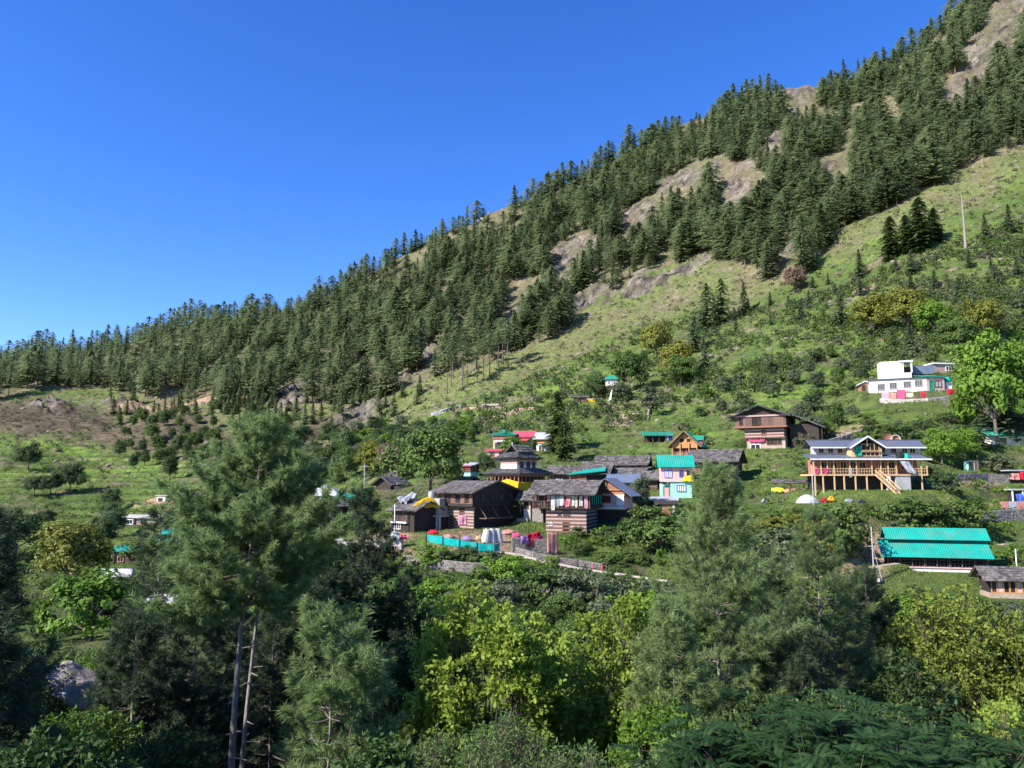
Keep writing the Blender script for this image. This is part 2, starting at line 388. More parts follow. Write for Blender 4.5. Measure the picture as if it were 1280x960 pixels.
mat('pink_stone', (0.46, 0.31, 0.27), (0.30, 0.19, 0.17), scale=3.5, bump=.6, island=.15)
mat('white_plaster', (0.74, 0.72, 0.68), (0.60, 0.57, 0.53), scale=1.2, bump=.1)
mat('grey_concrete', (0.42, 0.41, 0.39), (0.30, 0.29, 0.28), scale=1.8, bump=.3)
mat('pink_plaster', (0.66, 0.42, 0.38), (0.56, 0.34, 0.30), scale=1.5, bump=.1)
mat('mint_plaster', (0.36, 0.66, 0.52), (0.28, 0.55, 0.43), scale=1.2, bump=.1)
mat('mud_plaster', (0.42, 0.32, 0.24), (0.30, 0.22, 0.17), scale=2, bump=.3)
mat('rust_brick', (0.42, 0.17, 0.10), (0.30, 0.12, 0.075), scale=4, bump=.5)
mat('teal_metal', (0.004, 0.30, 0.235), (0.012, 0.21, 0.165), scale=.35, rough=.55)
mat('green_metal', (0.005, 0.22, 0.14), (0.01, 0.17, 0.11), scale=.8, rough=.55)
mat('blue_metal', (0.12, 0.15, 0.22), (0.085, 0.11, 0.165), scale=.8, rough=.5)
mat('slate_blue_metal', (0.105, 0.12, 0.165), (0.075, 0.085, 0.12), scale=.8, rough=.55)
mat('red_metal', (0.55, 0.06, 0.10), (0.42, 0.05, 0.08), scale=.8, rough=.5)
mat('grey_metal', (0.42, 0.43, 0.45), (0.28, 0.29, 0.31), scale=1.2, rough=.5)
mat('white_trim', (0.78, 0.78, 0.76), (0.68, 0.68, 0.66), scale=2)
mat('blue_paint', (0.12, 0.10, 0.55), (0.10, 0.08, 0.45), scale=2)
mat('green_paint', (0.01, 0.28, 0.17), (0.01, 0.24, 0.14), scale=2)
mat('room_shade', (0.018, 0.016, 0.015), (0.012, 0.011, 0.010), scale=2)
mat('glass', (0.04, 0.05, 0.06), (0.03, 0.035, 0.045), scale=.5, rough=.12)
mat('plastic_white', (0.50, 0.51, 0.53), (0.38, 0.39, 0.41), scale=2, rough=.5)
mat('plastic_black', (0.02, 0.02, 0.022), (0.015, 0.015, 0.017), scale=2, rough=.4)
mat('plastic_teal', (0.0, 0.42, 0.32), (0.0, 0.36, 0.28), scale=2, rough=.5)
for nm_, c_ in dict(yellow=(.80, .48, .01), orange=(.75, .32, .02), white=(.64, .62, .57), pink=(.72, .30, .38), hot_pink=(.70, .08, .20), red=(.70, .02, .05), teal=(.0, .42, .39), blue=(.08, .16, .62),
                   salmon=(.62, .27, .22), purple=(.35, .22, .48), beige=(.60, .48, .36), grey=(.40, .42, .46), lemon=(.78, .70, .04), dark=(.05, .05, .08), green=(.04, .35, .16), tan=(.55, .36, .18)).items():
    mat('cloth_' + nm_, c_, tuple(v * .6 for v in c_), scale=2.5, rough=.9, tr=.12)

class Part:
    def __init__(s, b, name, m, label=None): s.b = b; s.name = name; s.m = m; s.v = []; s.f = []; s.subs = []; s.label = label
    def box(s, x0, x1, y0, y1, z0, z1):
        k = len(s.v); s.v += [(x0,y0,z0),(x1,y0,z0),(x1,y1,z0),(x0,y1,z0),(x0,y0,z1),(x1,y0,z1),(x1,y1,z1),(x0,y1,z1)]
        s.f += [tuple(k + i for i in q) for q in ((0,3,2,1),(4,5,6,7),(0,1,5,4),(1,2,6,5),(2,3,7,6),(3,0,4,7))]; return s
    def hexa(s, P):
        k = len(s.v); s.v += [tuple(p) for p in P]
        s.f += [tuple(k + i for i in q) for q in ((0,3,2,1),(4,5,6,7),(0,1,5,4),(1,2,6,5),(2,3,7,6),(3,0,4,7))]; return s
    def bar(s, a, b, w):
        a = Vector(a); b = Vector(b); d = (b - a).normalized(); u = d.cross(Vector((0, 0, 1)))
        if u.length < .05: u = Vector((1, 0, 0))
        u.normalize(); v = d.cross(u); h = w / 2
        return s.hexa([a - u*h - v*h, a + u*h - v*h, a + u*h + v*h, a - u*h + v*h, b - u*h - v*h, b + u*h - v*h, b + u*h + v*h, b - u*h + v*h])
    def prism(s, P, d):
        """Polygon P swept by the vector d."""
        k = len(s.v); n = len(P); s.v += [tuple(p) for p in P] + [tuple(Vector(p) + Vector(d)) for p in P]
        s.f += [tuple(range(k, k + n)), tuple(range(k + 2 * n - 1, k + n - 1, -1))] + [(k + i, k + n + i, k + n + (i + 1) % n, k + (i + 1) % n) for i in range(n)]; return s
    def cyl(s, c, r, z0, z1, n=12, r1=None):
        r1 = r if r1 is None else r1
        k = len(s.v)
        for z, q in ((z0, r), (z1, r1)): s.v += [(c[0] + q * math.cos(i * 6.28318 / n), c[1] + q * math.sin(i * 6.28318 / n), z) for i in range(n)]
        s.f += [tuple(range(k + n - 1, k - 1, -1)), tuple(range(k + n, k + 2 * n))] + [(k + i, k + (i + 1) % n, k + n + (i + 1) % n, k + n + i) for i in range(n)]; return s
    def panel(s, e0, e1, r1, r0, th, style='slate', ribs=None):
        """Roof pane from eave e0-e1 up to ridge r0-r1."""
        e0, e1, r0, r1 = map(Vector, (e0, e1, r0, r1)); n = (e1 - e0).cross(r0 - e0).normalized()
        if n.z < 0: n = -n
        P = lambda u, v: (e0 * (1 - u) + e1 * u) * (1 - v) + (r0 * (1 - u) + r1 * u) * v
        s.hexa([P(0,0) - n*th, P(1,0) - n*th, P(1,1) - n*th, P(0,1) - n*th, P(0,0), P(1,0), P(1,1), P(0,1)])
        g = random.Random(int(abs(e0.x * 31 + e0.y * 17 + e0.z * 7)) + len(s.v))
        L = (e1 - e0).length; W = (r0 - e0).length
        if style == 'slate':
            nr = max(3, int(W / 4.2)); nc = max(4, int(L / 4.5)); th2 = .55
            for i in range(nr):
                off = g.random()
                for j in range(-1, nc):
                    u0 = (j + off + g.uniform(-.12, .12)) / nc; u1 = (j + 1 + off + g.uniform(-.12, .12)) / nc
                    u0 = max(u0, -.012); u1 = min(u1, 1.012)
                    if u1 - u0 < .02: continue
                    v0 = i / nr - g.uniform(0.0, .05); v1 = (i + 1.25) / nr; v1 = min(v1, 1.0)
                    a = .2 + g.random() * 1.0; lo = .12
                    s.hexa([P(u0, v0) + n*(lo + a*.6), P(u1, v0) + n*(lo + a*.6), P(u1, v1) + n*lo*.5, P(u0, v1) + n*lo*.5,
                            P(u0, v0) + n*(lo + a*.6 + th2), P(u1, v0) + n*(lo + a*.6 + th2 + g.uniform(-.1, .1)), P(u1, v1) + n*(lo*.5 + th2*.8), P(u0, v1) + n*(lo*.5 + th2*.8)])
        elif style == 'metal':
            nb = ribs or max(6, int(L / 2.4)); k = len(s.v)
            for j in range(2 * nb + 1):
                u = j / (2 * nb); h = .12 + (.32 if j % 2 else 0)
                s.v += [tuple(P(u, -.004) + n * h), tuple(P(u, 1.0) + n * h)]
            for j in range(2 * nb): s.f.append((k + 2*j, k + 2*j + 2, k + 2*j + 3, k + 2*j + 1))
        return s
    def sub(s, name, m, label=None): p = Part(s.b, name, m, label); s.subs.append(p); return p
    def build(s, parent):
        if not s.v: return
        me = bpy.data.meshes.new(s.name); sc = s.b.s if s.b else 1
        me.from_pydata([(x * sc, y * sc, z * sc) for x, y, z in s.v], [], s.f); me.materials.append(MAT[s.m]); me.update()
        o = bpy.data.objects.new(s.name, me); C.objects.link(o); o.parent = parent
        if s.label: o['label'] = s.label
        for q in s.subs: q.build(o)
        return o
ANY = {}
class B:
    """A thing made of parts. Its sizes are given in pixels of the photograph at its distance; s turns them into metres."""
    def __init__(b, name, label, cat, px, py, rz=0, group=None, pad=None, soft=4.0, dy=0, hit=True, yy=None, lift=0):
        X, Y = hits([px], [py]); X, Y = float(X[0]), float(Y[0])
        if yy: a_, b_, c_ = raydir(px, py); Y = yy; X = float(a_ / b_) * Y; Z = float(c_ / b_) * Y
        else: Z = float(H0(X, Y))
        b.s = Y / 960; b.rz = R(rz); b.loc = (X, Y, Z + lift * b.s); b.parts = []
        b.root = empty(name, b.loc, b.rz); tag(b.root, label, cat, group)
        if pad:
            x0, x1, y0, y1 = [v * b.s for v in pad]; cx, cy = (x0 + x1) / 2, (y0 + y1) / 2; c, q = math.cos(b.rz), math.sin(b.rz)
            PADS.append((X + cx * c - cy * q, Y + cx * q + cy * c, (x1 - x0) / 2, (y1 - y0) / 2, b.rz, Z - .05, soft))
    def p(b, name, m, label=None): q = Part(b, name, m, label); b.parts.append(q); return q
    def done(b):
        for q in b.parts: q.build(b.root)
        return b
    def world(b, x, y, z):
        c, q = math.cos(b.rz), math.sin(b.rz); x, y, z = x * b.s, y * b.s, z * b.s
        return Vector((b.loc[0] + x * c - y * q, b.loc[1] + x * q + y * c, b.loc[2] + z))
    # ---- pieces of houses
    def win(b, x0, x1, z0, z1, y=0, face='f', frame='brown_timber', pane='glass', bars=1, name='window', fw=.7):
        """Window: frame and bars, its pane set behind; face f = front at y, r = right side at x = y, l = left side."""
        w_ = b.p(name, frame); g_ = w_.sub('pane' if name == 'window' else 'panel', pane)
        def bx(part, a0, a1, c0, c1, d0, d1):
            if face == 'f': part.box(a0, a1, y - d1, y - d0, c0, c1)
            elif face == 'r': part.box(y + d0, y + d1, a0, a1, c0, c1)
            else: part.box(y - d1, y - d0, a0, a1, c0, c1)
        bx(w_, x0 - fw, x1 + fw, z1, z1 + fw, .05, .7); bx(w_, x0 - fw, x1 + fw, z0 - fw, z0, .05, .8)
        bx(w_, x0 - fw, x0, z0, z1, .05, .65); bx(w_, x1, x1 + fw, z0, z1, .05, .65)
        for i in range(bars):
            c = x0 + (x1 - x0) * (i + 1) / (bars + 1); bx(w_, c - .25, c + .25, z0, z1, .2, .55)
        bx(g_, x0, x1, z0, z1, .04, .18)
        return w_
    def door(b, x0, x1, z1, y=0, frame='brown_timber', leaf='dark_timber', z0=0, face='f'):
        d = b.win(x0, x1, z0 + .1, z1, y, face, frame, leaf, 0, 'door'); return d
    def gable(b, x0, x1, y0, y1, z, rise, over, m, style='slate', wall=None, axis='x', th=.8, ribs=None, off=0.0, oe=None, name='roof', slope=None):
        """Two-pane roof over the rectangle; its ridge runs along axis; the gable ends are filled with wall."""
        r = b.p(name, m); oe = over if oe is None else oe
        if axis == 'x':
            cy = (y0 + y1) / 2 + off; k = rise / ((y1 - y0) / 2)
            a, c = x0 - oe, x1 + oe
            r.panel((a, y0 - over, z - k * over), (c, y0 - over, z - k * over), (c, cy, z + rise), (a, cy, z + rise), th, style, ribs)
            r.panel((c, y1 + over, z - k * over), (a, y1 + over, z - k * over), (a, cy, z + rise), (c, cy, z + rise), th, style, ribs)
            if wall:
                for xx, dd in ((x1 - 1, .9), (x0 + .1, .9)): b.p('gable_wall', wall).prism([(xx, y0 + .3, z - .5), (xx, y1 - .3, z - .5), (xx, cy, z + rise - 1.1)], (dd, 0, 0))
        else:
            cx = (x0 + x1) / 2 + off; k = rise / ((x1 - x0) / 2)
            a, c = y0 - oe, y1 + oe
            r.panel((x0 - over, c, z - k * over), (x0 - over, a, z - k * over), (cx, a, z + rise), (cx, c, z + rise), th, style, ribs)
            r.panel((x1 + over, a, z - k * over), (x1 + over, c, z - k * over), (cx, c, z + rise), (cx, a, z + rise), th, style, ribs)
            if wall:
                for yy, dd in ((y0 + .1, .9), (y1 - 1, .9)): b.p('gable_wall', wall).prism([(x0 + .3, yy, z - .5), (x1 - .3, yy, z - .5), (cx, yy, z + rise - 1.1)], (0, dd, 0))
        return r
    def hip(b, x0, x1, y0, y1, z, rise, over, m, style='slate', top=.35, th=.7):
        r = b.p('roof', m); A = [(x0 - over, y0 - over, z), (x1 + over, y0 - over, z), (x1 + over, y1 + over, z), (x0 - over, y1 + over, z)]
        cx, cy = (x0 + x1) / 2, (y0 + y1) / 2; T = [(cx + (a[0] - cx) * top, cy + (a[1] - cy) * top, z + rise) for a in A]
        for i in range(4): j = (i + 1) % 4; r.panel(A[i], A[j], T[j], T[i], th, style)
        r.hexa([(T[0][0], T[0][1], z + rise - .9), (T[1][0], T[1][1], z + rise - .9), (T[2][0], T[2][1], z + rise - .9), (T[3][0], T[3][1], z + rise - .9), T[0], T[1], T[2], T[3]])
        return r
    def shed(b, x0, x1, y0, y1, zf, zb, over, m, style='metal', th=.6, name='roof', ribs=None):
        r = b.p(name, m); k = (zb - zf) / (y1 - y0)
        r.panel((x0 - over, y0 - over, zf - k * over), (x1 + over, y0 - over, zf - k * over), (x1 + over, y1 + over, zb + k * over), (x0 - over, y1 + over, zb + k * over), th, style, ribs); return r
    def fill_side(b, part, x, y0, y1, z0, zf, zb, dd=.8):
        part.prism([(x, y0, z0), (x, y1, z0), (x, y1, zb), (x, y0, zf)], (dd, 0, 0))
    def bands(b, x0, x1, y0, y1, z0, z1, n, stone='pink_stone', wood='brown_timber', name='wall'):
        """Stone courses laced with timber beams."""
        wl = b.p(name, stone); wl.box(x0, x1, y0, y1, z0, z1); t = wl.sub('timber_lacing', wood); h = (z1 - z0) / n
        for i in range(n):
            za = z0 + h * (i + .52); zb = z0 + h * (i + .98)
            t.box(x0 - .3, x1 + .3, y0 - .3, y0 + .7, za, zb); t.box(x1 - .7, x1 + .31, y0 + .72, y1 - .72, za, zb); t.box(x0 - .31, x0 + .7, y0 + .72, y1 - .72, za, zb)
            t.box(x0 - .3, x1 + .3, y1 - .7, y1 + .3, za, zb)
        return wl
    def planks(b, x0, x1, y0, y1, z0, z1, m='dark_timber', step=2.2, name='wall', skip=()):
        """Upright boards of uneven width over a core."""
        wl = b.p(name, m); wl.box(x0 + .5, x1 - .5, y0 + .5, y1 - .5, z0, z1); g = random.Random(int(x0 * 7 + z0 * 3 + y1))
        def row(a0, a1, fn):
            a = a0
            while a < a1 - .2:
                q = min(a + step * g.uniform(.6, 1.4), a1)
                if not any(s0 < (a + q) / 2 < s1 for s0, s1 in skip): fn(a + .05, q - .08, g.uniform(0, .25))
                a = q
        row(x0, x1, lambda p, q, d: wl.box(p, q, y0 - d, y0 + .48, z0 + .2, z1 - .1))
        if m == 'brown_timber': wl2 = b.p('side_wall', 'dark_timber')  # right side gets darker boards, its shade put into the colour
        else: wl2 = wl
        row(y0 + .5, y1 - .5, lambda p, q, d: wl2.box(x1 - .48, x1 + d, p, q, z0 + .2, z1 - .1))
        row(y0 + .5, y1 - .5, lambda p, q, d: wl.box(x0 - d, x0 + .48, p, q, z0 + .2, z1 - .1))
        return wl
    def posts(b, L, z0, z1, w, m, name='post'):
        for x, y in L: b.p(name, m).box(x - w/2, x + w/2, y - w/2, y + w/2, z0, z1)
    def rail(b, a, c, z0, z1, m, n=6, w=.45, name='railing'):
        r = b.p(name, m); a = Vector((*a, 0)); c = Vector((*c, 0)); U = lambda k, z: tuple(a.lerp(c, k) + Vector((0, 0, z)))
        r.bar(U(0, z1), U(1, z1), w * 1.3); r.bar(U(0, (z0 + z1) / 2), U(1, (z0 + z1) / 2), w)
        for i in range(n + 1): r.bar(U(i / n, z0), U(i / n, z1), w * .8)
        return r
def sheet(name, label, cat, pts, m, group=None, wave=.12, n=(10, 8), th=.03, seed=0, lump=0.0, fringe=0.0):
    """Hanging or draped cloth between four world points a, b (top) and d, c (bottom), with folds and thickness."""
    a, b_, c, d = [np.array(p, float) for p in pts]; g = np.random.RandomState(seed + 7); nx, ny = n
    nr = np.cross(b_ - a, d - a); nr /= np.linalg.norm(nr) + 1e-9
    if nr[1] > 0: nr = -nr
    V = []
    ph = g.uniform(0, 6, 4); cen = (a + b_ + c + d) / 4
    for side in (1, 0):
        for j in range(ny + 1):
            for i in range(nx + 1):
                u, v = i / nx, j / ny; p = (a * (1 - u) + b_ * u) * (1 - v) + (d * (1 - u) + c * u) * v
                p = p + nr * (wave * (math.sin(u * 17 + ph[0]) * (.3 + .7 * v) + .6 * math.sin(u * 7 + v * 3 + ph[1]) + .4 * math.sin(v * 9 + ph[2])) + lump * math.sin(math.pi * u) * math.sin(math.pi * v))
                p = p - (np.array([0, 0, 1]) * fringe * v * (math.sin(u * 11 + ph[3]) * .5 + .5)) - nr * th * side
                V.append(tuple(p - cen))
    F = []; m1 = (nx + 1) * (ny + 1); I = lambda i, j, s: s * m1 + j * (nx + 1) + i
    for j in range(ny):
        for i in range(nx): F.append((I(i, j, 0), I(i, j + 1, 0), I(i + 1, j + 1, 0), I(i + 1, j, 0))); F.append((I(i, j, 1), I(i + 1, j, 1), I(i + 1, j + 1, 1), I(i, j + 1, 1)))
    E = [(i, 0) for i in range(nx)] + [(nx, j) for j in range(ny)] + [(i, ny) for i in range(nx, 0, -1)] + [(0, j) for j in range(ny, 0, -1)]
    for (i0, j0), (i1, j1) in zip(E, E[1:] + E[:1]): F.append((I(i0, j0, 0), I(i1, j1, 0), I(i1, j1, 1), I(i0, j0, 1)))
    me = bpy.data.meshes.new(name); me.from_pydata(V, [], F); me.materials.append(MAT[m]); me.polygons.foreach_set('use_smooth', [True] * len(F)); me.update()
    o = link(name, me, None, tuple(cen)); tag(o, label, cat, group); return o
def garment(kind, label, P, width, height, m, rz, seed, group='laundry drying on the balcony of the banded house'):
    """Shirt, trousers or cloth hung from the point P, cut as an outline with folds and thickness."""
    shapes = {'shirt': [(-.5, -.12), (-.16, 0), (.16, 0), (.5, -.12), (.46, -.42), (.28, -.36), (.28, -1), (-.28, -1), (-.28, -.36), (-.46, -.42)],
              'trousers': [(-.32, 0), (.32, 0), (.38, -1), (.08, -1), (0, -.32), (-.08, -1), (-.38, -1)],
              'cloth': [(-.5, 0), (.5, 0), (.48, -.9), (.1, -1), (-.47, -.95)]}
    sh = shapes[kind]; g = random.Random(seed); n = len(sh); V = []
    for sd_ in (0, 1):
        for x, z in sh: V.append((x * width, (.05 * math.sin(x * 9 + seed) + .03) * (1 - z) + .04 * sd_, z * height * (1 + .03 * g.uniform(-1, 1))))
    F = [tuple(range(n)), tuple(range(2 * n - 1, n - 1, -1))] + [(i, n + i, n + (i + 1) % n, (i + 1) % n) for i in range(n)]
    nm = {'shirt': 'shirt', 'trousers': 'trousers', 'cloth': 'hanging_cloth'}[kind]
    me = bpy.data.meshes.new(nm); me.from_pydata(V, [], F); me.materials.append(MAT[m]); me.update()
    o = link(nm, me, None, P, rz); tag(o, label, {'shirt': 'shirt', 'trousers': 'trousers', 'cloth': 'cloth'}[kind], group); return o
# ------------------------------------------------------------------ vegetation: far and middle distance
rng = np.random.RandomState(11)
leafmat('deodar_green', (0.085, 0.13, 0.06), (0.25, 0.31, 0.14), 0.5)
leafmat('young_fir_green', (0.06, 0.10, 0.04), (0.15, 0.20, 0.07), 0.5)
leafmat('bluish_pine_green', (0.075, 0.115, 0.06), (0.19, 0.24, 0.12), 0.5)
leafmat('mid_green', (0.045, 0.085, 0.018), (0.11, 0.17, 0.035), 0.3)
leafmat('bright_green', (0.07, 0.14, 0.012), (0.16, 0.27, 0.03), 0.35)
leafmat('yellow_green', (0.12, 0.14, 0.02), (0.24, 0.24, 0.04), 0.35)
leafmat('deep_green', (0.035, 0.065, 0.022), (0.10, 0.15, 0.05), 0.4)
leafmat('grey_green', (0.06, 0.085, 0.04), (0.14, 0.17, 0.085), 0.3)
leafmat('brown_twigs', (0.13, 0.09, 0.06), (0.20, 0.14, 0.09), 0.2)
mat('bark', (0.16, 0.125, 0.10), (0.08, 0.06, 0.05), scale=3, bump=.5, stretch=(1, 1, .3))
mat('pale_bark', (0.34, 0.29, 0.25), (0.17, 0.14, 0.12), scale=4, bump=.5, stretch=(1, 1, .35))

def conifer_mesh(seed, tiers=16, br=8, tri=5, base=.12, shape='cone', size=.10):
    """Crown and trunk of a conifer one unit tall; branches in tiers, each a spray of small facets."""
    g = np.random.RandomState(seed); s = Soup(); Rm = {'cone': .27, 'broad': .33, 'slim': .15, 'top': .22, 'oval': .34}[shape]
    P = []; A = []; V = []
    for i in range(tiers):
        f = base + (1 - base) * (i + g.uniform(-.3, .3)) / tiers; f = min(max(f, base), .985)
        q = (f - base) / (1 - base)
        if shape == 'cone': r = Rm * (1 - q) ** .8 + .012
        elif shape == 'broad': r = Rm * (1 - q ** 2.2) ** .8 * (0.55 + .45 * min(1, q * 5)) + .02
        elif shape == 'oval': r = Rm * math.sin(math.pi * min(1, .16 + q * .84)) ** .8 * g.uniform(.8, 1.15) + .015
        elif shape == 'slim': r = Rm * math.sin(math.pi * min(1, .22 + q * .78)) ** .7 + .012
        else: r = Rm * math.sin(math.pi * (.12 + q * .8)) + .02
        r *= g.uniform(.8, 1.15)
        for b in range(br):
            a = g.uniform(0, 6.283); rr = r * g.uniform(.6, 1.15); vv = g.uniform(0, 1)
            for k in range(tri):
                u = (k + g.uniform(.3, 1)) / tri
                P.append((math.cos(a) * rr * u, math.sin(a) * rr * u, f - .10 * rr * u * u / max(r, .05) * .6 + g.uniform(-.008, .008)))
                A.append(a + g.uniform(-.5, .5)); V.append(vv * .6 + g.uniform(0, .4))
    P = np.array(P); A = np.array(A); n = len(P); sz = size * g.uniform(.45, 1, n) * np.clip(1.2 - P[:, 2], .6, 1)
    out = np.stack([np.cos(A), np.sin(A), -g.uniform(.1, .7, n)], -1); sd = np.stack([-np.sin(A), np.cos(A), g.uniform(-.35, .35, n)], -1)
    Q = np.stack([P - out * sz[:, None] * .5 + sd * sz[:, None] * .33, P - out * sz[:, None] * .3 - sd * sz[:, None] * .36, P + out * sz[:, None] * .6], 1)
    s.add(Q.reshape(-1, 3), np.arange(3 * n).reshape(-1, 3), np.repeat(V, 3))
    t = Soup(); zz = np.linspace(-.05, .97, 6); tube(t, [(0.006 * math.sin(4 * z), 0, z) for z in zz], .014 * (1.03 - zz), 5)
    return s, t
def merged(name, base, T, scale, rot, material, label, cat):
    """One mesh of many copies, for what is past counting."""
    s = Soup()
    for i, (p, sc, r) in enumerate(zip(T, scale, rot)):
        b = base[i % len(base)]
        for V0, F0, a0 in b:
            c, q = math.cos(r), math.sin(r); V = V0.copy(); x = V[:, 0] * c - V[:, 1] * q; y = V[:, 0] * q + V[:, 1] * c
            wd = (.85 + .5 * ((i * 37) % 17) / 17) if name.startswith('conifer') else 1; V = np.stack([x * sc * wd, y * sc * wd, V[:, 2] * sc], -1) + p
            s.add(V, F0, np.clip(a0 + (hash((i * 7919) % 1000) % 100) / 250 - .2, 0, 1))
    o = link(name, s.mesh(name, material)); tag(o, label, cat, None, 'stuff'); return o
def flat(s): return (np.concatenate(s.v), np.concatenate(s.f), np.concatenate(s.a))

def forest():
    g = np.random.RandomState(3)
    # throw trees over the picture of the slope, keep those that stand apart
    PX = g.uniform(-160, 1400, 60000); PY = g.uniform(-130, 515, 60000)
    ok = inpoly(PX, PY, FOREST); PX, PY = PX[ok], PY[ok]
    rk = np.maximum(ell(PX, PY, ROCKS), np.maximum(ell(PX, PY - 12, ROCKS), ell(PX, PY - 24, ROCKS) * .9)); rk = rk * (PX > 330)
    clump = fbm(PX / 38, PY / 30, 3)
    keep = (rk < .35 + g.uniform(-.2, .3, len(PX))) & (clump > -.33 - .5 * (PX < 200)); PX, PY = PX[keep], PY[keep]
    X, Y = hits(PX, PY); ok = np.isfinite(Y) & (Y > 330) & (Y < 1000); PX, PY, X, Y = PX[ok], PY[ok], X[ok], Y[ok]
    got = []; cell = {}
    for i in range(len(PX)):
        k = 620 / Y[i]; dx = 7.0 * k + 1.2; dy = 5.2 * k + 1
        ci = (int(PX[i] // 16), int(PY[i] // 16)); bad = False
        for a in (-1, 0, 1):
            for b in (-1, 0, 1):
                for j in cell.get((ci[0] + a, ci[1] + b), ()):
                    if abs((PX[i] - PX[j]) / dx) ** 2 + abs((PY[i] - PY[j]) / dy) ** 2 < 1: bad = True
        if not bad: cell.setdefault(ci, []).append(i); got.append(i)
    got = np.array(got); PX, PY, X, Y = PX[got], PY[got], X[got], Y[got]
    Z = H(X, Y); hh = np.where(g.rand(len(X)) < .2, g.uniform(9, 16, len(X)), g.uniform(18, 35, len(X))) * (0.8 + .3 * (vn(X / 50, Y / 50) + .5))
    vis = (PX > -20) & (PX < 1300) & (PY > -10)
    order = np.argsort(-(hh / Y) * vis)[:300]; ind = np.zeros(len(X), bool); ind[order] = True
    kinds = [conifer_mesh(100 + i, 24, 12, 8, size=.085, base=.08 + .1 * (i % 3), shape=['broad', 'oval', 'broad', 'cone', 'oval', 'broad'][i]) for i in range(6)]
    tw = [(c.mesh('crown', 'deodar_green'), t.mesh('trunk', 'bark')) for c, t in kinds]
    roots = []
    for c, t in tw:
        r = empty('forest_conifer', (0, 0, 0)); link('crown', c, r); link('trunk', t, r)
        tag(r, 'dark green conifer standing in the forest on the steep mountainside', 'conifer', 'conifers of the mountainside forest'); roots.append(r)
    used = set()
    for i in order:
        q = int(g.randint(6)); r = roots[q] if q not in used else copy_tree(roots[q]); used.add(q)
        r.location = (X[i], Y[i], Z[i] - .4); r.scale = (hh[i] * g.uniform(.85, 1.45),) * 2 + (hh[i],); r.rotation_euler = (0, 0, g.uniform(0, 6.28))
    rest = np.where(~ind)[0]
    small = [conifer_mesh(200 + i, 17, 9, 6, base=.08 + .1 * (i % 3), shape=['broad', 'oval', 'broad', 'cone', 'oval', 'broad'][i], size=.105) for i in range(6)]
    P = np.stack([X, Y, Z - .4], -1)[rest]
    base = [[flat(c)] for c, t in small]; tb = [[flat(t)] for c, t in small]
    rot = g.uniform(0, 6.28, len(rest))
    merged('conifer_forest', base, P, hh[rest], rot, 'deodar_green', 'dense dark conifer forest covering the mountain up to its ridge', 'forest')
    merged('forest_trunks', tb, P, hh[rest], rot, 'bark', 'many thin brown trunks under the mountain forest canopy', 'forest')
    print('forest', len(X))
# ------------------------------------------------------------------ the village, thing by thing
def big_slate_house():
    b = B('slate_house', 'big dark timber house with sagging grey slate roof above the turquoise fence', 'house', 592, 661, -42, pad=(-50, 3, -3, 82))
    b.bands(-47, 0, 0, 1.5, -3, 27, 8, 'mud_plaster', 'brown_timber'); b.planks(-46.5, -.5, 2.3, 74, -3, 27, 'dark_timber', 4)
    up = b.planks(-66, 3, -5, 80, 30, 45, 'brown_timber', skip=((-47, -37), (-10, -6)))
    b.p('floor_beam', 'dark_timber').box(-68, 4, -6.5, 81, 27, 29.8)
    b.win(-46, -38, 32, 43, -5, 'f', 'dark_timber', 'room_shade', 1); b.win(-26, -20, 33, 42, -5.2, 'f', 'dark_timber', 'room_shade', 0)
    b.win(-10, -5, 33, 42, -5.2, 'f', 'dark_timber', 'room_shade', 0)
    for i in range(4): b.win(10 + i * 17, 16 + i * 17, 33, 42, 3.3, 'r', 'dark_timber', 'glass', 0)
    b.win(-24, -17, 14, 24, 0, 'f', 'dark_timber', 'room_shade', 1); b.door(-42, -35, 14, 0)
    b.win(20, 27, 12, 19, .1, 'r', 'dark_timber', 'room_shade', 0)
    b.gable(-66, 3, -5, 80, 45.5, 13, 7, 'slate', wall='dark_timber', oe=6, off=-2)
    b.posts([(-64, -4), (-50, -4), (-36, -4)], 30, 46, 1.1, 'dark_timber')
    sf = b.p('shelf', 'brown_timber'); sf.box(4, 16, 6, 56, 12, 13)
    for y in (8, 30, 54): b.p('brace', 'brown_timber').bar((1, y, 28), (15, y, 12.5), .9)
    st = b.p('staircase', 'brown_timber'); st.bar((-60, -9, -1), (-50, -3, 28), 1); st.bar((-57, -9, -1), (-47, -3, 28), 1)
    for i in range(7): k = i / 7; st.box(-60 + 10 * k, -55 + 10 * k, -10 + 6 * k, -8.5 + 6 * k, 28 * k, 28 * k + .6)
    b.p('plinth', 'field_stone').box(-49, 2, -2, 76, -22, -3)
    b.done()
    a = B('slate_house', 'narrow slate roofed loft peeping over the big house by the leafy tree', 'house', 578, 622, -42, yy=None, pad=(-28, 0, 0, 40))
    a.planks(-30, 0, 0, 34, -8, 17, 'dark_timber'); a.gable(-30, 0, 0, 34, 17, 9, 5, 'slate', wall='dark_timber'); a.win(-20, -14, 5, 13, 0, 'f', 'brown_timber', 'room_shade'); a.done()
    return b
